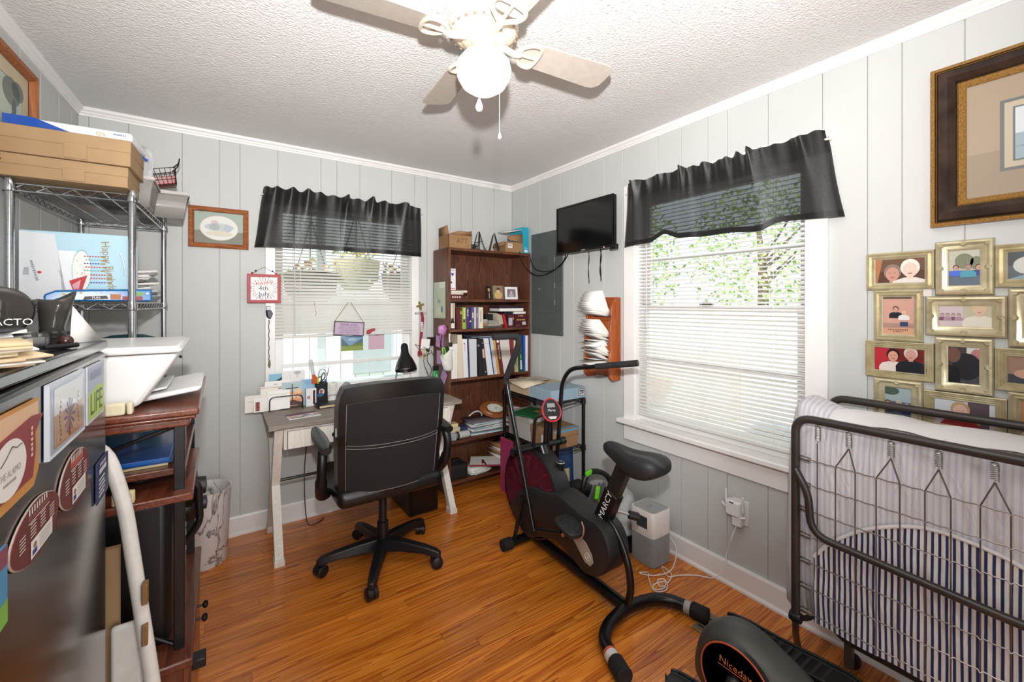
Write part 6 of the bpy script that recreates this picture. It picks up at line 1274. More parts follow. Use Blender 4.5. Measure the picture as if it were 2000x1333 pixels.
MATS['gold_bead'] = paint('gold_bead', '#6e4f22', '#a37a3a', .35, 200, .6, 300, .002)
rt = framed('landscape_picture', 'large dark bronze framed landscape with tan mat on the right wall', onright(.414, 1.68, .004), .82, .553, [(0, 0), (0, .025), (.012, .03), (.016, .022), (.022, .034), (.045, .042), (.062, .03), (.066, .016), (.070, .020), (.082, .012), (.086, .008)], 'bronze_frame', art_big)
m = MB('gold_bead', onright(.414, 1.68, .004)); m.mould(.82, .553, [(-.0005, .0), (-.0005, .0262), (.011, .0312), (.0155, .0235)]); m.mould(.82, .553, [(.0655, .0175), (.070, .0215), (.0825, .0135), (.0865, .0085)]); m.obj('gold_trim', rt, kind='stuff', ang=25)
# wifi extender and outlet
r = thing('wall_outlet', 'white wall outlet low on the right wall with plugs', 'outlet', (W, 1.10, .33))
m = MB('#e2dfda/.4', onright(1.135, .325, 0)); m.box(0, .075, 0, .12, 0, .006); m.obj('cover_plate', r, bevel=.003)
m = MB('appliance_white', onright(1.125, .325, 0)); m.box(.004, .05, 0, .045, .006, .05); m.obj('charger', r, bevel=.006)
r = thing('wifi_extender', 'white plug-in repeater with antennas above the low outlet', 'repeater', (W-.05, 1.11, .375))
T = onright(1.15, .372, 0)
m = MB('appliance_white', T); m.box(0, .075, 0, .075, .012, .06); m.obj('housing', r, bevel=.01, seg=3)
for P in (((-.004, .05, .035), (-.008, .115, .03)), ((.08, .03, .04), (.086, .105, .05)), ((-.004, .02, .03), (-.03, .04, .03)), ((.06, -.003, .05), (.095, .01, .045))): m = MB('appliance_white', T); m.tube(P, .0055, 8); m.obj('antenna', r)
m = MB('#1c1c1c/.3', T); m.box(.025, .045, .064, .07, .0605, .061); m.obj('status_window', r)
CBL = [(2.075, 1.10, .325), (2.06, 1.12, .25), (2.08, 1.15, .17), (2.075, 1.16, .09), (2.05, 1.20, .03), (2.03, 1.28, .006), (1.96, 1.33, .006), (1.90, 1.36, .006), (1.945, 1.43, .006), (1.93, 1.36, .006), (1.86, 1.33, .006), (1.80, 1.33, .006), (1.83, 1.37, .006), (1.86, 1.35, .01), (1.81, 1.315, .006), (1.76, 1.335, .006), (1.79, 1.36, .006), (1.85, 1.335, .011), (1.80, 1.30, .006), (1.75, 1.33, .006), (1.80, 1.40, .006), (1.84, 1.44, .006), (1.80, 1.46, .006), (1.85, 1.40, .008), (1.93, 1.36, .03), (2.03, 1.40, .08), (2.045, 1.455, .13), (2.035, 1.46, .16)]
m = MB('#e4e2de/.4'); m.tube(spline(CBL, 6), .0028, 6); m.obj('extension_cord', org=(1.9, 1.36, .003), label='white power cord coiled on the floor by the air purifier', cat='cord')
m = MB('#c9b12a/.5'); m.cbox((1.795, 1.475, .012), (.03, .004, .024), .3, .3); m.obj('yellow_tag', org='base', label='small yellow tag on the white cord', cat='tag')
# air purifier
r = thing('air_purifier', 'white and grey square air purifier on the floor under the window', 'air purifier', (1.945, 1.52, 0))
def rsq(s, z, k=.3, cx=1.962, cy=1.515):
    s *= .93
    out = []
    for q in range(32): a = 2*PI*q/32; c_, s_ = math.cos(a), math.sin(a); out.append((cx+s*math.copysign(abs(c_)**k, c_), cy+s*math.copysign(abs(s_)**k, s_), z))
    return out
m = MB('#8f9091/.5'); m.loft([rsq(.080, 0), rsq(.084, .006)]); 
R = []
for q in range(19): z_ = .006+q*.008; R += [rsq(.084, z_), rsq(.084, z_+.0045), rsq(.0825, z_+.005), rsq(.0825, z_+.0075)]
m.loft(R); m.obj('grille_body', r, ang=20)
m = MB('#e4dcd8/.35'); m.loft([rsq(.0845, .158), rsq(.0855, .162), rsq(.0855, .285), rsq(.083, .291), rsq(.078, .291)]); m.obj('upper_shell', r, ang=30)
m = MB('#9a9d9c/.4'); m.poly(*rsq(.0775, .2918)); m.obj('top_grille', r)
m = MB('#3a4045/.2'); m.box(1.8815, 1.8825, 1.475, 1.545, .20, .262); m.obj('display', r)
m = MB('#7c7f7e/.5'); [m.box(1.93+.012*q, 1.935+.012*q, 1.505, 1.52+.01*(q % 2), .292, .2925) for q in range(4)]; m.obj('top_buttons', r, kind='stuff')
# floor register
r = thing('floor_vent', 'taupe metal floor vent beside the rubber bike foot', 'floor vent', (1.79, 1.05, 0))
m = MB('#857865/.45/.3'); m.box(1.69, 1.84, 1.005, 1.014, .0005, .004); m.box(1.69, 1.84, 1.085, 1.094, .0005, .004); m.box(1.69, 1.71, 1.014, 1.085, .0005, .004); m.box(1.82, 1.84, 1.014, 1.085, .0005, .004); m.obj('rim', r)
m = MB('#1d1a16/.8'); m.box(1.71, 1.82, 1.014, 1.085, .0004, .0008); m.obj('duct', r)
for q in range(5): m = MB('#857865/.45/.3'); m.box(1.712+.0235*q, 1.724+.0235*q, 1.014, 1.085, .001, .0035); m.obj('louver', r)

# ================================================================ black rack in the corner
r = thing('black_rack', 'small black wire rack between bookcase and bike', 'rack', (1.93, 2.43, 0))
RX0, RX1, RY0, RY1, RH = 1.785, 2.075, 2.16, 2.715, .757
for x_ in (RX0, RX1):
    for y_ in (RY0, RY1): m = MB('black_metal'); m.tube([(x_, y_, 0), (x_, y_, RH)], .0125, 12); m.obj('post', r)
for z_ in (RH-.012, .424, .10):
    m = MB('black_metal')
    for zz in (z_, z_-.02):
        for p, q in (((RX0, RY0), (RX1, RY0)), ((RX1, RY0), (RX1, RY1)), ((RX1, RY1), (RX0, RY1)), ((RX0, RY1), (RX0, RY0))): m.tube([(*p, zz), (*q, zz)], .003, 6)
    y_ = RY0+.02
    while y_ < RY1: m.tube([(RX0, y_, z_), (RX1, y_, z_)], .0018, 5); y_ += .022
    for x_ in (RX0, RX1):
        for yy in (RY0, RY1): m.lathe([(.0125, z_-.03), (.018, z_-.026), (.0165, z_+.006), (.0125, z_+.01)], 12, T3(x_, yy, 0), cap=False)
    m.obj('wire_shelf', r)
r = thing('storage_carton', 'blue and tan shipping box with photo label on the black rack', 'box', (1.93, 2.42, RH))
m = MB('print'); m.c('#8fa6b6'); m.box(1.79, 2.10, 2.165, 2.40, RH, RH+.075); m.c('#b9a78e'); m.box(1.79, 2.09, 2.401, 2.70, RH, RH+.075); m.obj('carton', r, bevel=.002)
m = MB('#cfc2a8/.7'); m.poly((1.755, 2.42, RH+.055), (1.80, 2.36, RH+.085), (1.96, 2.42, RH+.082), (1.93, 2.70, RH+.082), (1.765, 2.62, RH+.07)); m.obj('torn_flap', r, solid=.003)
m = MB('print'); m.M = basis((2.035, 2.1642, RH+.016), (1, 0, 0), (0, 0, 1), (0, -1, 0)); m.c('#1d1d1f'); m.rect(0, 0, .055, .05, 0); m.c('#d9d6d0'); m.rect(.004, .004, .051, .046, .0004); m.c('#4a5a78'); m.ell(.035, .02, .010, .008, .0007, 10); m.c('#4a4a4c'); m.rect(.008, .028, .048, .04, .0007); m.c('#6a6a6a'); m.rect(.008, .01, .024, .022, .0007); m.obj('photo_label', r, smooth=False); m = MB('print')
m.M = T3(1.96, 2.54, RH+.0762, .0); m.c('#6f6a62'); m.rect(-.08, -.075, .08, .075, .0075); m.c('#c6bda8'); m.rect(-.07, -.065, .07, .065, .008); m.c('#9a948a'); m.rect(-.05, -.04, .05, .04, .0085); m.obj('shipping_label', r, smooth=False)
r = thing('grey_storage_box', 'grey cardboard box on the middle level of the black rack', 'box', (1.9, 2.55, .425))
m = MB('#b4b2b0/.6'); m.box(1.811, 2.05, 2.43, 2.69, .427, .60); m.obj('body', r, bevel=.002)
m = MB('#aeacaa/.6'); m.box(1.808, 2.052, 2.427, 2.692, .55, .603); m.obj('lid', r, bevel=.002)
m = MB('print'); m.M = T3(1.90, 2.52, .604, .25); m.c('#1d6a3a'); m.box(-.13, .11, -.13, .11, .0, .006); m.c('#dad8d4'); m.box(-.12, .12, -.12, .13, -.0005, 0); m.c('#b5733a'); m.box(.02, .13, -.10, -.01, .0065, .009); m.obj('green_folder', org=(1.9, 2.52, .6035), label='green folder with orange slip on the grey box', cat='folder', smooth=False)
r = thing('shoe_box', 'tan shoe box with blue tape on the black rack', 'shoe box', (1.92, 2.3, .425))
m = MB('cardboard_dark'); m.box(1.812, 2.05, 2.19, 2.415, .427, .535); m.obj('body', r, bevel=.001)
m = MB('cardboard_dark'); m.box(1.808, 2.054, 2.186, 2.42, .505, .56); m.obj('lid', r, bevel=.002)
m = MB('print'); m.c('#5f9ac0'); m.box(1.84, 2.053, 2.185, 2.1855, .537, .551); m.box(1.84, 2.053, 2.187, 2.215, .5601, .5606); m.obj('blue_tape', r, smooth=False)
m = MB('print', basis((1.8068, 2.41, .43), (0, -1, 0), (0, 0, 1), (-1, 0, 0))); m.c('#d8d6d4'); m.rect(.12, .0, .21, .085, 0); m.c('#3a3a3a'); m.text('10', T3(.165, .06, .0005), .03); [m.rect(.13+.008*q, .01, .134+.008*q, .03, .0005) for q in range(8)]; m.obj('size_label', r, smooth=False)
m = MB('print'); m.M = T3(1.945, 2.22, .112, 0, -.05); m.c('#1e3f6e', 'print_gloss'); m.box(-.07, .09, -.01, .012, 0, .30); m.c('#c9b68a', 'print_gloss'); m.box(-.068, .05, -.0115, -.0102, .04, .16); m.c('#6a8ab0', 'print_gloss'); m.box(-.068, .088, -.011, -.0101, .0, .045); m.obj('blue_picture_book', org='base', smooth=False, label='tall blue picture book on the lowest level of the black rack', cat='book')
m = MB('print'); m.c('#a83a68'); m.box(1.80, 1.812, 2.60, 2.78, .112, .40) if False else m.box(1.752, 1.765, 2.56, 2.72, .0, .40); m.obj('pink_folder', org='base', smooth=False, label='magenta folder standing beside the black rack', cat='folder')

# ================================================================ floor cleaner behind the bike
r = thing('carpet_cleaner', 'black and green carpet cleaner with clear tank behind the bike', 'carpet cleaner', (1.88, 1.80, 0))
m = MB('black_plastic', T3(1.945, 1.735, 0)); m.lathe([(0, 0), (.125, 0), (.13, .015), (.12, .03), (.105, .04), (.108, .06), (.10, .075), (0, .08)], 32); m.obj('base', r)
m = MB('clear_tank', T3(1.945, 1.735, 0)); m.lathe([(.10, .078), (.112, .09), (.115, .16), (.105, .24), (.08, .30), (.04, .335), (0, .34)], 32, cap=False); m.obj('water_tank', r)
m = MB('#8d9290/.4', T3(1.945, 1.735, 0)); m.lathe([(0, .085), (.085, .085), (.085, .15), (0, .16)], 24); m.obj('tank_float', r)
m = MB('black_plastic'); m.box(1.76, 1.90, 1.86, 2.02, .01, .30); m.obj('body', r, bevel=.03, seg=4)
m = MB('black_plastic'); m.tube(spline([(1.77, 1.86, .20), (1.76, 1.84, .32), (1.80, 1.84, .395), (1.87, 1.83, .40), (1.95, 1.82, .355), (1.98, 1.81, .28)], 7), .016, 10); m.obj('handle', r)
m = MB('#57585a/.5')
for q in range(9): m.tube(spline([(1.775+.016*q, 1.835, .20), (1.785+.014*q, 1.80, .29+.012*math.sin(q)), (1.80+.012*q, 1.79, .34+.006*math.sin(q*2)), (1.83+.01*q, 1.80, .25), (1.82+.014*q, 1.82, .13)], 5), .0055, 7)
m.obj('wrapped_cord', r, kind='stuff')
for (x_, y_, z_, a, L) in ((1.815, 1.775, .305, .2, .075), (1.845, 1.775, .20, -.1, .12), (1.755, 1.80, .25, .1, .06), (1.80, 1.83, .405, 1.3, .05)):
    m = MB('#63c81e/.35', T3(x_, y_, z_, 0, 0, a)); m.box(-.014, .014, -.008, .008, -L/2, L/2); m.obj('green_clip', r, bevel=.006, seg=3)
m = MB('black_plastic'); m.box(1.70, 1.75, 1.98, 2.04, 0, .34); m.obj('upright_bottle', org='base', bevel=.012, label='dark bottle standing behind the bike next to the cleaner', cat='bottle')
m = MB('#63c81e/.35'); m.cbox((1.70, 2.0, .365), (.03, .02, .05), 0, 0, -.5); m.obj('green_nozzle', org='base', bevel=.004, label='lime green nozzle on the dark bottle', cat='nozzle')

# ================================================================ exercise bike
BKX = 1.505
r = thing('exercise_bike', 'black air resistance exercise bike in the middle of the floor', 'exercise bike', (BKX, 1.6, 0))
m = MB('black_metal'); m.tube([(BKX, 2.02, .062), (BKX, 1.30, .045)], .028, 14); m.obj('base_tube', r)
m = MB('black_metal'); m.tube([(1.375, 2.03, .034), (1.655, 2.03, .034)], .026, 14); m.obj('front_stabilizer', r)
for s in (-1, 1): m = MB('#121213/.8'); m.tube([(BKX+s*.125, 2.03, .034), (BKX+s*.185, 2.03, .034)], .0335, 16); m.obj('rubber_end_cap', r, bevel=.004)
U = [(1.247, 1.12, .034), (1.265, 1.165, .034), (1.295, 1.225, .034), (1.36, 1.268, .036), (1.44, 1.285, .040), (1.505, 1.29, .042), (1.57, 1.285, .040), (1.65, 1.268, .036), (1.715, 1.225, .034), (1.742, 1.165, .034), (1.755, 1.12, .034)]
m = MB('black_metal'); m.tube(spline(U, 5), .027, 14); rs = m.obj('rear_stabilizer', r)
for s, p, q in ((-1, (1.252, 1.13, .034), (1.228, 1.06, .034)), (1, (1.752, 1.13, .034), (1.768, 1.062, .034))):
    m = MB('#121213/.8'); m.tube([p, q], .0335, 16); m.obj('rubber_end_cap', r, bevel=.004)
m = MB('#d8d4d0/.5'); m.tube([(1.262, 1.162, .034), (1.2535, 1.135, .034)], .0278, 16, caps=False); m.m('#c8552c/.5'); m.tube([(1.266, 1.172, .034), (1.262, 1.162, .034)], .0279, 16, caps=False); m.obj('warning_label', rs)
m = MB('#a8a6a2/.5'); m.tube([(1.744, 1.158, .034), (1.751, 1.133, .034)], .0278, 16, caps=False); m.obj('serial_label', rs)
# fan wheel in its cage
WY, WZ, WR = 1.955, .335, .25
Tw = T3(BKX, WY, WZ, 0, 0, PI/2)
m = MB('#4a1420/.35', Tw); m.lathe([(0, -.055), (.06, -.06), (.16, -.05), (.225, -.03), (.232, 0), (.225, .03), (.16, .05), (.06, .06), (0, .055)], 48); m.obj('fan_wheel', r)
for k in range(16):
    if k == 0: m = MB('#6a1c2c/.4', Tw); m.box(.05, .205, -.004, .004, -.062, .062); bl_ = m.obj('fan_blade', r)
    else: share(bl_, 'fan_blade', r, Matrix.Translation(Vector((BKX, WY, WZ))-Vector(r.location)) @ Matrix.Rotation(2*PI*k/16, 4, 'X') @ Matrix.Translation(-(Vector((BKX, WY, WZ))-Vector(r.location))))
m = MB('#5a1a2a/.25', Tw)
for s in (-1, 1):
    for q in range(26):
        rr = .03+q*.0085; zz = s*(.078-.03*(rr/.245)**3); m.tube([(rr*math.cos(a), rr*math.sin(a), zz) for a in [2*PI*k/48 for k in range(48)]], .0013, 4, loop=True)
    for q in range(10): a = 2*PI*q/10; m.tube([(.03*math.cos(a), .03*math.sin(a), s*.079), (.14*math.cos(a), .14*math.sin(a), s*.074), (.245*math.cos(a), .245*math.sin(a), s*.05)], .0018, 4)
m.obj('cage_wires', r, kind='stuff')
m = MB('black_plastic', Tw); m.lathe([(.242, -.056), (.252, -.05), (.256, -.02), (.256, .02), (.252, .05), (.242, .056), (.238, .04), (.238, -.04)], 56, cap=False); m.obj('cage_rim', r)
# chain cover
low = [(2.08, .18), (1.95, .10), (1.80, .155), (1.67, .185), (1.55, .158), (1.48, .135), (1.41, .148), (1.355, .190)]
up = [(1.322, .26), (1.325, .32), (1.355, .372), (1.41, .40), (1.48, .402), (1.56, .41), (1.64, .425), (1.70, .425), (1.78, .405), (1.85, .40), (1.93, .385), (2.03, .31), (2.10, .22)]
pts = [tuple(p)[:2] for p in spline([(a, b, 0) for a, b in low+up], 4, True)]
m = MB('bike_grey', basis((0, 0, 0), (0, 1, 0), (0, 0, 1), (1, 0, 0)))
cyc = (1.7, .28)
def inset(s): return [(cyc[0]+(a-cyc[0])*s, cyc[1]+(b-cyc[1])*s) for a, b in pts]
m.loft([[(a, b, 1.490+o) for a, b in inset(s)] for s, o in ((.94, -.070), (.988, -.066), (1.0, -.056), (1.0, .056), (.988, .066), (.94, .070))]); cov = m.obj('chain_cover', r, ang=50)
m = MB('#a3988c/.4', basis((1.4192, 0, 0), (0, -1, 0), (0, 0, 1), (-1, 0, 0))); d_ = [(-1.60, .300), (-1.555, .318), (-1.46, .285), (-1.42, .245), (-1.412, .212), (-1.432, .188), (-1.465, .192), (-1.53, .25)]; m.prism(d_, 0, .003); em = m.obj('silver_emblem', cov, bevel=.001)
m = MB('print', basis((1.4158, 1.447, .226), (0, -1, 0), (0, 0, 1), (-1, 0, 0))); m.c('#dcd8d2'); m.tube([(.017*math.cos(a), .017*math.sin(a), 0) for a in [2*PI*q/20 for q in range(20)]], .0014, 4, loop=True); m.tube([(-.004, -.012, 0), (0, .004, 0), (.009, .010, 0)], .0014, 4); m.tube([(0, .004, 0), (.006, -.010, 0)], .0014, 4); m.tube([(-.010, .004, 0), (0, .010, 0)], .0014, 4); m.obj('runner_logo', em)
m = MB('black_metal'); m.tube([(BKX, 2.02, .06), (BKX, 1.93, .60)], .022, 12); m.obj('front_fork', r)
for s in (-1, 1): m = MB('black_metal'); m.tube([(BKX+s*.1, 2.03, .05), (BKX+s*.1, 1.95, .325)], .012, 10); m.obj('wheel_stay', r)
m = MB('black_metal'); m.tube([(BKX, 1.905, .60), (BKX, 1.86, .52), (BKX, 1.80, .40)], .03, 12); m.obj('neck_bracket', r)
m = MB('black_metal'); m.tube([(BKX+.03, 1.80, .40), (BKX+.03, 1.775, .54)], .024, 14); t_ = m.obj('bottle_tube', r)
m = MB('#c8c8c8/.3/.9'); m.tube([(BKX+.03+.021*math.cos(a), 1.775+.021*math.sin(a), .541) for a in [2*PI*q/16 for q in range(16)]], .0025, 6, loop=True); m.obj('tube_rim', t_)
m = MB('black_metal'); m.tube([(1.345, 1.925, .595), (1.672, 1.925, .595)], .0165, 12); m.obj('pivot_bar', r)
def lever(name, P, foam_from, rad=.0125):
    path = fillet(P, .05, 6); m = MB('black_metal'); m.tube(path, rad, 12); h = m.obj(name, r)
    m = MB('#1d1d1e/.85'); F_ = fillet(foam_from, .05, 6); m.tube(F_, .0175, 12); m.obj('foam_grip', h); return h
lever('left_lever', [(1.335, 1.755, .235), (1.335, 2.014, .983), (1.345, 1.90, 1.19), (1.335, 1.90, 1.232), (1.20, 1.92, 1.232)], [(1.335, 2.005, .955), (1.335, 2.014, .983), (1.345, 1.90, 1.19), (1.335, 1.90, 1.232), (1.19, 1.92, 1.232)])
lever('right_lever', [(1.675, 1.975, .42), (1.675, 1.925, .94), (1.682, 1.865, 1.03), (1.80, 1.47, 1.098)], [(1.73, 1.70, 1.058), (1.80, 1.47, 1.098)])
for s, x_ in ((-1, 1.335), (1, 1.675)): m = MB('black_metal'); m.lathe([(0, -.02), (.021, -.02), (.021, .02), (0, .02)], 16, T3(x_, 1.925, .595, 0, 0, PI/2)); m.obj('pivot_bushing', r)
m = MB('black_metal'); m.tube([(1.345, 1.76, .24), (1.40, 1.62, .27)], .010, 10); m.obj('link_rod', r)
# console on its bracket
for x_, dz in ((1.455, 0), (1.535, -.01), (1.56, -.01)): m = MB('black_metal'); m.tube(fillet([(x_, 1.915, .60), (x_, 1.90, .78+dz), (1.52, 1.85, .80+dz)], .05), .0095, 10); m.obj('console_bracket', r)
dirv = Vector((-.30, -.72, .45)).normalized(); uu = Vector((0, 0, 1)).cross(dirv).normalized(); vv = dirv.cross(uu)
T = basis((1.515, 1.83, .82), tuple(uu), tuple(vv), tuple(dirv))
def oval(a, b, z, sk=.0): return [(a*math.cos(t)*(1-.12*math.sin(t)), b*math.sin(t), z) for t in [2*PI*q/32 for q in range(32)]]
m = MB('black_plastic', T); m.loft([oval(.035, .045, -.03), oval(.052, .064, -.008), oval(.054, .066, .0)]); c_ = m.obj('console', r)
m = MB('#c8323a/.3', T); m.loft([oval(.0545, .0665, -.008), oval(.056, .068, 0), oval(.051, .063, .006), oval(.048, .06, .004)], True, False); m.obj('red_trim', c_)
m = MB('#161719/.25', T); m.poly(*oval(.050, .062, .004)); m.obj('face_plate', c_)
m = MB('print', T); m.c('#7d847c'); m.rect(-.022, .012, .022, .036, .0046); m.c('#c9cac8'); m.text('Marcy', T3(0, -.004, .0048), .018); m.c('#b9bab8'); m.poly((-.026, -.038, .0048), (.026, -.038, .0048), (.016, -.052, .0048), (-.016, -.052, .0048)); m.obj('screen_and_button', c_, smooth=False)
# seat and post
Ts = basis((BKX, 1.445, .345), (1, 0, 0), tuple(Vector((0, .39, .92)).normalized()), tuple(Vector((0, -.92, .39)).normalized()))
ax = Vector((0, -.41, .912)).normalized(); nv = Vector((1, 0, 0)).cross(ax).normalized(); Ts = basis((BKX, 1.462, .32), (1, 0, 0), tuple(-nv), tuple(ax))
m = MB('black_metal', Ts); m.box(-.026, .026, -.04, .04, 0, .24); po = m.obj('seat_tube', r, bevel=.005)
m = MB('#19191a/.35', Ts); m.box(-.021, .021, -.034, .034, .2, .42); m.obj('seat_post', r, bevel=.004)
m = MB('print', basis(tuple(Ts @ Vector((-.0268, 0, .125))), tuple(ax), tuple(ax.cross(Vector((1, 0, 0)))), (-1, 0, 0))); m.c('#dedede'); m.text('MARCY', T3(.040, 0, 0), .042, sx=1.1); m.obj('lettering', po, smooth=False)
m = MB('#b0b0b0/.3/.9'); m.tube([(1.53, 1.365, .44), (1.575, 1.33, .425)], .006, 8); kn = m.obj('adjusting_bolt', r)
m = MB('#141415/.5'); m.tube([(1.57, 1.333, .427), (1.605, 1.308, .416)], .019, 10); m.obj('knob', kn)
m = MB('#202123/.55'); R = []
for (y_, w_, zt_, zb__) in ((1.425, .010, .742, .722), (1.41, .026, .765, .708), (1.36, .032, .770, .690), (1.31, .040, .762, .668), (1.26, .062, .760, .655), (1.21, .084, .766, .654), (1.15, .090, .772, .665), (1.11, .076, .766, .690), (1.09, .045, .748, .710)):
    ring = []
    for q in range(20):
        a = 2*PI*q/20; cx_, sz = math.cos(a), math.sin(a); zz = (zt_+zb__)/2+(zt_-zb__)/2*math.copysign(abs(sz)**.6, sz); zz -= .016*math.exp(-(cx_*w_/.02)**2)*(1 if sz > 0 and y_ < 1.3 else 0); ring.append((BKX+w_*math.copysign(abs(cx_)**.75, cx_), y_, zz))
    R.append(ring)
m.loft(R); m.obj('saddle', r, sub=1, ang=70)
m = MB('black_metal'); m.tube(spline([(BKX, 1.42, .40), (BKX, 1.355, .365), (BKX, 1.29, .26), (BKX, 1.268, .15), (BKX, 1.285, .06)], 7), .0165, 12); m.obj('rear_curved_tube', r)
# cranks and pedals
m = MB('#9a9a9a/.3/.8'); m.tube([(1.415, 1.60, .265), (1.41, 1.475, .335)], .010, 8); m.obj('crank_arm', r)
m = MB('#c4c4c4/.2/.9', T3(1.412, 1.605, .262, 0, 0, PI/2)); m.lathe([(0, -.012), (.011, -.012), (.012, 0), (0, .002)], 14); m.obj('crank_bolt', r)
for s, (y_, z_) in ((-1, (1.52, .352)), (1, (1.70, .20))):
    T = T3(BKX+s*.135, y_, z_, 0, .25); m = MB('#1a1a1b/.6', T); m.loft([[(.055*math.copysign(abs(math.cos(a))**.6, math.cos(a))*k, .072*math.copysign(abs(math.sin(a))**.7, math.sin(a))*k, zz) for a in [2*PI*q/24 for q in range(24)]] for k, zz in ((.85, -.014), (1, -.008), (1, .008), (.9, .013))]); pd = m.obj('pedal', r)
    m = MB('#242425/.6', T)
    for a in range(-3, 4):
        for b in range(-4, 5):
            if (a/3.6)**2+(b/4.6)**2 < .9: m.lathe([(.0055, .012), (.004, .0165), (0, .017)], 6, T3(a*.0135, b*.0145, 0))
    m.obj('pedal_studs', pd, kind='stuff')
m = MB('#a86f5a/.5'); m.tube(spline([(1.40, 1.47, .385), (1.395, 1.45, .36), (1.39, 1.455, .325), (1.385, 1.475, .30)], 5), .004, 6); m.obj('pedal_strap', r)

# ================================================================ under-desk elliptical
r = thing('mini_elliptical', 'grey and black mini elliptical pedal machine at the bottom edge', 'elliptical machine', (1.5, .68, 0))
paint('elliptical_grey', '#3d3d3a', '#474744', .4, 9, .1, 300)
def sec(y_, x0_, x1_, zt_, zb_): return [(x0_+.02, y_, zb_), (x1_-.02, y_, zb_), (x1_, y_, zb_+.03), (x1_-.005, y_, zt_-.07), (x1_-.04, y_, zt_-.015), ((x0_+x1_)/2, y_, zt_), (x0_+.03, y_, zt_-.02), (x0_, y_, zt_-.07), (x0_, y_, zb_+.03)]
m = MB('elliptical_grey'); m.loft([sec(.925, 1.44, 1.55, .17, .05), sec(.90, 1.42, 1.575, .235, .03), sec(.84, 1.408, 1.595, .29, .02), (sec(.76, 1.403, 1.60, .305, .02)), sec(.66, 1.403, 1.60, .27, .02), sec(.56, 1.41, 1.60, .225, .02), sec(.46, 1.43, 1.58, .18, .02), sec(.42, 1.45, 1.56, .12, .03)]); b_ = m.obj('housing', r, sub=2)
def ondisc(d=0): return basis((1.401-d, .745, .155), (0, -1, 0), (0, 0, 1), (-1, 0, 0))
m = MB('#232321/.35', ondisc()); m.lathe([(0, .004), (.117, .004), (.117, -.02)], 48, cap=False); m.poly(*[(.117*math.cos(a), .117*math.sin(a), .004) for a in [2*PI*q/48 for q in range(48)]]); d_ = m.obj('side_disc', r)
m = MB('#c9572c/.35', ondisc()); m.tube([(.119*math.cos(a), .119*math.sin(a), .004) for a in [2*PI*q/56 for q in range(56)]], .0028, 6, loop=True); m.obj('orange_ring', d_)
m = MB('print', ondisc()); m.c('#d27a3a'); m.text('Niceday', T3(.0, .052, .0048, -.05), .033); m.rect(-.058, .034, .058, .0365, .0048); m.poly((.03, .012, .0048), (.07, .008, .0048), (.03, .0, .0048)); m.obj('lettering', d_, smooth=False)
m = MB('#101010/.3', ondisc()); m.lathe([(.03, .004), (.028, .02), (.018, .03), (0, .03)], 20); m.obj('crank_hub', d_)
m = MB('black_plastic', ondisc()); m.tube([(0, 0, .03), (-.02, -.05, .035), (.05, -.09, .04)], .016, 10); m.obj('crank_arm', r)
def footplate(name, x0_, x1_, dz):
    m = MB('#161617/.5'); R = []
    for (y_, k, z_) in ((.93, .35, .155), (.915, .7, .15), (.86, .95, .15), (.75, 1, .152), (.63, 1, .165), (.53, .95, .175), (.485, .6, .18)):
        c0_ = (x0_+x1_)/2; h_ = (x1_-x0_)/2*k; R.append([(c0_-h_, y_, z_+dz-.02), (c0_+h_, y_, z_+dz-.02), (c0_+h_, y_, z_+dz+.012), (c0_+h_-.008, y_, z_+dz+.012), (c0_+h_-.01, y_, z_+dz), (c0_-h_+.01, y_, z_+dz), (c0_-h_+.008, y_, z_+dz+.012), (c0_-h_, y_, z_+dz+.012)])
    m.loft(R); p_ = m.obj(name, r, bevel=.002); m = MB('#1f1f20/.9'); [m.box((x0_+x1_)/2-.04, (x0_+x1_)/2+.04, .55+.03*q, .56+.03*q, .168+dz-.0006*q*2, .172+dz-.0006*q*2) for q in range(10)]; m.obj('tread', p_, kind='stuff'); return p_
footplate('foot_pedal', 1.615, 1.73, 0); footplate('foot_pedal', 1.245, 1.36, -.05)
for y_ in (.50, .88):
    m = MB('#1a1a1b/.6'); m.tube([(1.33, y_, .02), (1.67, y_, .02)], .018, 10); m.obj('floor_bar', r)
m = MB('#1a1a1b/.5'); m.tube([(1.60, .72, .10), (1.66, .70, .125)], .012, 8); m.obj('pedal_axle', r)

# ================================================================ folding bed
r = thing('folding_bed', 'folded rollaway bed with black frame and wire springs against the right wall', 'folding bed', (1.9, .25, 0))
YL, YR = .705, -.24
paint('bed_frame', '#2a2624', '#35302d', .35, 9, .03, 90)
def hoop(x_, z0_, z1_, yl=YL, yr=YR): return fillet([(x_, yl, z0_), (x_, yl, z1_), (x_, yr, z1_), (x_, yr, z0_)], .055, 6)
m = MB('bed_frame'); m.tube(hoop(1.74, .245, .995), .0145, 12); m.obj('front_frame', r)
m = MB('bed_frame'); m.tube(hoop(2.045, .26, 1.03, YL-.005), .0145, 12); m.obj('rear_frame', r)
m = MB('bed_frame'); m.tube(fillet([(1.725, YL-.005, .81), (1.715, .655, .74), (1.712, .645, .60), (1.715, .165, .575), (1.715, -.2, .60), (1.725, YR+.005, .81)], .06, 6), .0125, 12); m.obj('leg_hoop', r)
m = MB('bed_frame'); m.tube(fillet([(1.985, .70, .20), (1.985, .655, .115), (1.985, -.2, .115), (1.985, YR, .2)], .06, 6), .014, 12); m.obj('lower_hoop', r)
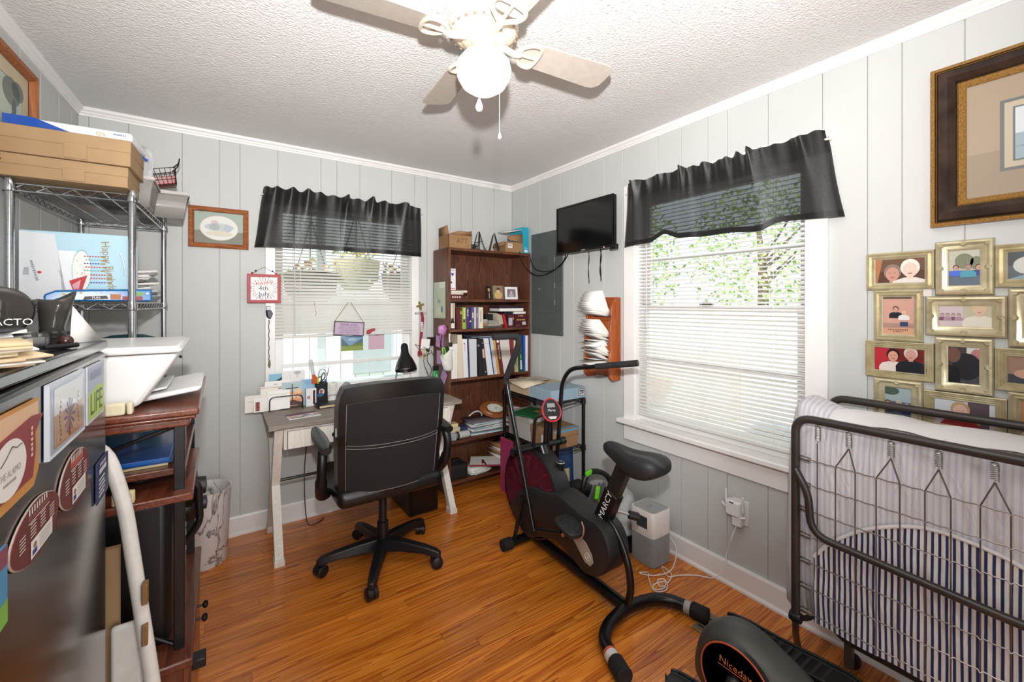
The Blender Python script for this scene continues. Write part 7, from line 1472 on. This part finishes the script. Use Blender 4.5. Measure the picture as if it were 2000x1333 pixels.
for y_ in (YL, YR):
    m = MB('bed_frame'); m.tube(spline([(1.742, y_, .26), (1.77, y_+.012, .20), (1.82, y_+.03, .13), (1.91, y_+.055, .018)], 6), .012, 8); m.obj('hinge_leg', r)
    m = MB('bed_frame'); m.tube(spline([(1.75, y_, .255), (1.86, y_, .21), (1.985, y_, .20), (2.04, y_, .27)], 6), .010, 8); m.obj('end_link', r)
    m = MB('#131313/.5'); m.lathe([(0, -.018), (.018, -.018), (.022, 0), (.018, .018), (0, .018)], 14, T3(1.742, y_, .262, 0, PI/2)); m.obj('hinge_cap', r)
for y_ in (.62, -.15):
    m = MB('#55514e/.4/.5'); m.box(1.97, 2.0, y_-.012, y_+.012, .02, .11); br = m.obj('caster_bracket', r); m = MB('#141414/.5'); m.lathe([(0, -.012), (.026, -.012), (.028, 0), (.026, .012), (0, .012)], 18, T3(2.02, y_, .028, 0, 0, PI/2)); m.obj('caster', br)
# mattress
def ms(y_, k, kz, bulge):
    ring = []; cx_, cz_ = 1.895, .635; hx, hz = .125*k, .375*kz
    for q in range(36):
        a = 2*PI*q/36; c_, s_ = math.cos(a), math.sin(a); x_ = cx_+hx*math.copysign(abs(c_)**.45, c_); z_ = cz_+hz*math.copysign(abs(s_)**.55, s_)
        if s_ < 0: x_ += bulge*0
        ring.append((x_, y_+(bulge*(.5-.5*s_)), z_+.005*math.sin(q*2.3+y_*9)))
    return ring
m = MB('ticking_faint'); R = [ms(.745, .5, .95, .02), ms(.735, .82, 1.07, .035), ms(.71, .96, 1.11, .03), ms(.66, 1, 1.07, .012)]
y_ = .58
while y_ > -.26: R.append(ms(y_, 1, 1+.006*math.sin(y_*22), 0)); y_ -= .08
R.append(ms(-.27, .85, .95, 0)); m.loft(R); mt_ = m.obj('mattress', r, ang=70)
m = MB('ticking'); G = []
for i in range(25):
    y_ = .655-.89*i/24; t = (.655-y_)/.89; ztop_ = .50+.232*math.sin(min(1, t*2.6)*PI/2)**.8 if t < .42 else .732-.06*((t-.42)/.2)**1.6 if t < .75 else .55
    z0_ = .262; G.append([(1.764+.004*math.sin(i*1.3+j)-.004*math.sin(PI*j/10), y_+.012*(1-j/10)*0, z0_+(max(ztop_, z0_+.02)-z0_)*j/10) for j in range(11)])
m.loft(G, False); m.obj('ticking_panel', mt_, ang=70)
edge = [G[i][10] for i in range(25)]; m = MB('sheet_white'); m.tube([Vector(p)+Vector((-.001, 0, 0)) for p in edge], .006, 8); m.obj('sheet_elastic', mt_)
m = MB('sheet_white'); m.loft([[(x_, y_, z_+.006*math.sin(y_*25+x_*30)) for x_, z_ in ((1.79, 1.0), (1.84, 1.016), (1.90, 1.022), (1.96, 1.014), (2.01, .99))] for y_ in [.62-.86*q/16 for q in range(17)]], False); m.obj('top_sheet_fold', mt_, ang=70)
# wire spring net
WIRE = '#6e6662/.35/.7'
vys = [.637, .583, .528, .473, .415, .358, .303, .245, .189, .132, .076, .02, -.035, -.09, -.145, -.2]; hz_ = [.848, .757, .665, .572, .480, .389, .300]; XN = 1.742
for k, y_ in enumerate(vys):
    m = MB(WIRE); m.tube([(XN, y_, .915 if k == 0 else hz_[0]), (XN-.002, y_, .28)], .0019, 6); m.obj('net_wire', r)
for z_ in hz_:
    m = MB('#9a9694/.3/.8'); P = [(XN+.002, .655, z_)]
    for y_ in vys: P += [(XN+.001, y_+.006, z_+.001), (XN-.003, y_, z_-.004), (XN+.001, y_-.006, z_+.001), (XN+.002, y_-.028, z_-.002)]
    m.tube(P, .002, 5); m.obj('net_wire', r)
def coil(p, q, name='coil_spring'):
    p = Vector(p); q = Vector(q); d = q-p; n = 9; m = MB('#b5b2b0/.25/.9'); T = Matrix.Translation(p) @ d.to_track_quat('Z', 'Y').to_matrix().to_4x4(); L = d.length
    m.tube([T @ Vector((.0085*math.cos(t*2*PI*n), .0085*math.sin(t*2*PI*n), L*.12+L*.76*t)) for t in [k/(n*8) for k in range(n*8+1)]], .0016, 4)
    m.tube([p, p+d*.14], .0017, 5); m.tube([p+d*.86, q], .0017, 5); return m.obj(name, r)
for y_, pair in ((.635, None), (.545, (.583, .528)), (.436, (.473, .415)), (.328, (.358, .303)), (.218, (.245, .189)), (.104, (.132, .076)), (-.007, (.02, -.035)), (-.117, (-.09, -.145))):
    coil((XN, y_, .984), (XN, y_, .918))
    if pair:
        for a in pair: m = MB(WIRE); m.tube([(XN, y_, .922), (XN, a, hz_[0])], .002, 6); m.obj('net_wire', r)
for z_ in hz_: coil((XN, .694, z_+.003), (XN, .652, z_))

# ================================================================ outdoors, seen through the windows
paint('lawn', '#7d9455', '#93a868', .95, 3, .2, 40); paint('patio', '#cfc9c0', '#d8d3ca', .9, 2, .1, 30)
m = MB('lawn'); m.box(-14, 22, -14, 24, -.75, -.65); o = m.obj('lawn', kind='structure')
m = MB('patio'); m.box(2.4, 7.55, -3, 9, -.65, -.62); m.obj('patio', org=(4.4, 1.5, -.65), label='pale concrete patio outside the larger window', cat='patio')
r = thing('siding_wall', 'white vertical board wall outside the desk window', 'wall', (.8, 6.3, -.65))
k = 0; x = -2.2
while x < 4.2: m = MB('#e9ebee/.7'); m.box(x, x+.19, 6.30, 6.36, -.65, 3.2); m.obj('board', r, smooth=False); x += .2
for x0 in (-.1, 1.55): m = MB('#a9b0b6/.5'); m.box(x0, x0+.55, 6.27, 6.30, .4, 1.25); m.obj('shutter_panel', r, bevel=.01)
m = MB('#dfe3e8/.6'); m.box(-2.2, 4.2, 6.20, 6.27, .05, .16); m.obj('ledge', r)
r = thing('porch_post', 'white square porch post outside the desk window', 'post', (.78, 4.3, -.65)); m = MB('#cfd6dc/.6'); m.box(.74, .81, 4.27, 4.34, -.65, 2.9); m.obj('shaft', r); m = MB('#cfd6dc/.6'); m.box(-2, 4, 4.28, 4.33, .62, .68); m.obj('rail', r)
m = MB('#d6dbe0/.7'); m.box(-2, 4, 3.70, 4.5, 2.70, 2.78); m.obj('porch_ceiling', org='base', label='white porch roof outside the desk window', cat='porch roof')
def basket(label, x, y, z, pot, cols, seed):
    rnd = random.Random(seed); r = thing('flower_basket', label, 'flower basket', (x, y, z), 'flower baskets on the porch')
    m = MB(pot, T3(x, y, z)); m.lathe([(0, -.22), (.10, -.21), (.19, -.10), (.21, .06), (.19, .06), (0, .04)], 24); m.obj('pot', r)
    m = MB('print', T3(x, y, z))
    for q in range(150):
        a = rnd.uniform(0, 6.28); s = rnd.uniform(.14, .25); h = rnd.uniform(-.12, .16); c0 = Vector((s*math.cos(a)*.8, s*math.sin(a)*.8, h)); m.c(rnd.choice(cols)); n = Vector((rnd.uniform(-1, 1), rnd.uniform(-1, 1), rnd.uniform(-.4, 1))).normalized(); u = n.orthogonal().normalized()*.03; v_ = n.cross(u)
        m.poly(c0-u, c0-v_*.5, c0+u, c0+v_*.5)
    m.obj('blooms', r, kind='stuff', smooth=False)
    m = MB('#4a4038/.6', T3(x, y, z)); [m.tube([(.16*math.cos(a), .16*math.sin(a), 0), (0, 0, .5)], .004, 5) for a in (.3, 2.4, 4.5)]; m.tube([(0, 0, .5), (0, 0, 1.1)], .004, 5); m.obj('hanger', r)
basket('hanging flower basket with salmon blooms outside, left of the pair', .62, 3.85, 1.60, '#4a3a30/.7', ('#c87a55', '#8a5a3a', '#6f8a45', '#5a4a38', '#d9a070'), 1)
basket('hanging flower basket with red blooms outside, right of the pair', 1.42, 3.85, 1.62, '#45382f/.7', ('#c85038', '#a83f30', '#6f8a45', '#5a4636', '#d8702f'), 2)
basket('hanging flower basket with yellow blooms between the others', 1.02, 4.0, 1.74, '#c8bf9c/.7', ('#d9b23a', '#e0c860', '#8aa04a', '#c8d0b0'), 3)
paint('bark', '#5c4a3a', '#6e5a48', .9, 6, .4, 30, .01)
def leafmat():
    m_, nt, b = new_mat('leaves'); oi = nt.nodes.new('ShaderNodeAttribute'); oi.attribute_name = 'Col'; nt.links.new(oi.outputs[0], b.inputs['Base Color']); b.inputs['Roughness'].default_value = .6
    b.inputs['Transmission Weight'].default_value = 0; MATS['print_leaf'] = m_
leafmat()
def tree(label, x, y, h, cr, seed, cols):
    rnd = random.Random(seed); r = thing('tree', label, 'tree', (x, y, -.65), 'trees beyond the patio'); m = MB('bark'); m.tube([(x, y, -.65), (x+.1, y, h*.4), (x, y+.1, h*.7)], [.2, .15, .07], 10)
    for q in range(7): a = rnd.uniform(0, 6.28); m.tube([(x, y, h*.35+q*.15), (x+cr*.6*math.cos(a), y+cr*.6*math.sin(a), h*.55+q*.2)], [.06, .02], 6)
    m.obj('trunk', r)
    m = MB('print_leaf')
    for q in range(2600):
        a = rnd.uniform(0, 6.28); u = rnd.uniform(-1, 1); s = cr*rnd.uniform(.35, 1)**.5; ce = Vector((x+s*math.cos(a)*math.sqrt(1-u*u), y+s*math.sin(a)*math.sqrt(1-u*u), h*.56+u*s*1.05)); n = Vector((rnd.uniform(-1, 1), rnd.uniform(-1, 1), rnd.uniform(-1, 1))).normalized(); e = n.orthogonal().normalized()*rnd.uniform(.05, .11); f = n.cross(e)*.6
        m.c(rnd.choice(cols), 'print_leaf'); m.poly(ce-e, ce-f, ce+e, ce+f)
    m.obj('foliage', r, smooth=False, kind='stuff')
G_ = ('#8fae5c', '#9dbb6a', '#7d9c50', '#b4cb84', '#c3d59a')
tree('leafy green tree nearest the corner outside the larger window', 10.5, 9.6, 4.8, 2.2, 1, G_); tree('leafy green tree in the middle outside the larger window', 14.6, 6.9, 5.4, 2.4, 2, G_); tree('tall leafy tree on the right outside the larger window', 19.5, 5.2, 6.2, 2.3, 3, G_)
r = thing('white_fence', 'tall white board fence across the yard outside the larger window', 'fence', (7.6, 3.4, -.65))
y = -2.0
while y < 9: m = MB('#efece6/.8'); m.box(7.60, 7.63, y, y+.23, -.65, 1.28); m.obj('fence_board', r, smooth=False); y += .24
m = MB('#e8e4dc/.8'); m.box(7.63, 7.68, -2, 9, .9, 1.0); m.obj('rail', r); m = MB('#e8e4dc/.8'); m.box(7.63, 7.68, -2, 9, -.3, -.2); m.obj('rail', r)
r = thing('brick_planter', 'low terracotta planter against the white fence', 'planter', (7.3, 4.6, -.65)); m = MB('#d8b8a4/.8'); m.box(7.1, 7.5, 3.9, 5.6, -.619, .55); m.obj('body', r, bevel=.03)
r = thing('parked_car', 'pale blue parked car outside the larger window', 'car', (5.2, 1.9, -.62))
m = MB('#b5c6dd/.25'); P = [(-1.0, .05), (1.0, .05), (1.0, .38), (.72, .45), (.45, .74), (-.35, .76), (-.66, .48), (-1.0, .40)]; m.prism(P, -.4, .4, basis((5.2, 1.9, -.62), (0, 1, 0), (0, 0, 1), (1, 0, 0))); m.obj('body', r, bevel=.06, seg=3)
m = MB('#5a6a7a/.1'); m.prism([(.62, .47), (.42, .70), (-.32, .72), (-.55, .49)], -.405, .405, basis((5.2, 1.9, -.62), (0, 1, 0), (0, 0, 1), (1, 0, 0))); m.obj('windows', r)
for y_ in (1.3, 2.5):
    for s in (-1, 1): m = MB('#1c1c1c/.7', T3(5.2+s*.38, y_, -.477, 0, 0, PI/2)); m.lathe([(0, -.06), (.13, -.06), (.14, 0), (.13, .06), (0, .06)], 20); m.obj('wheel', r)
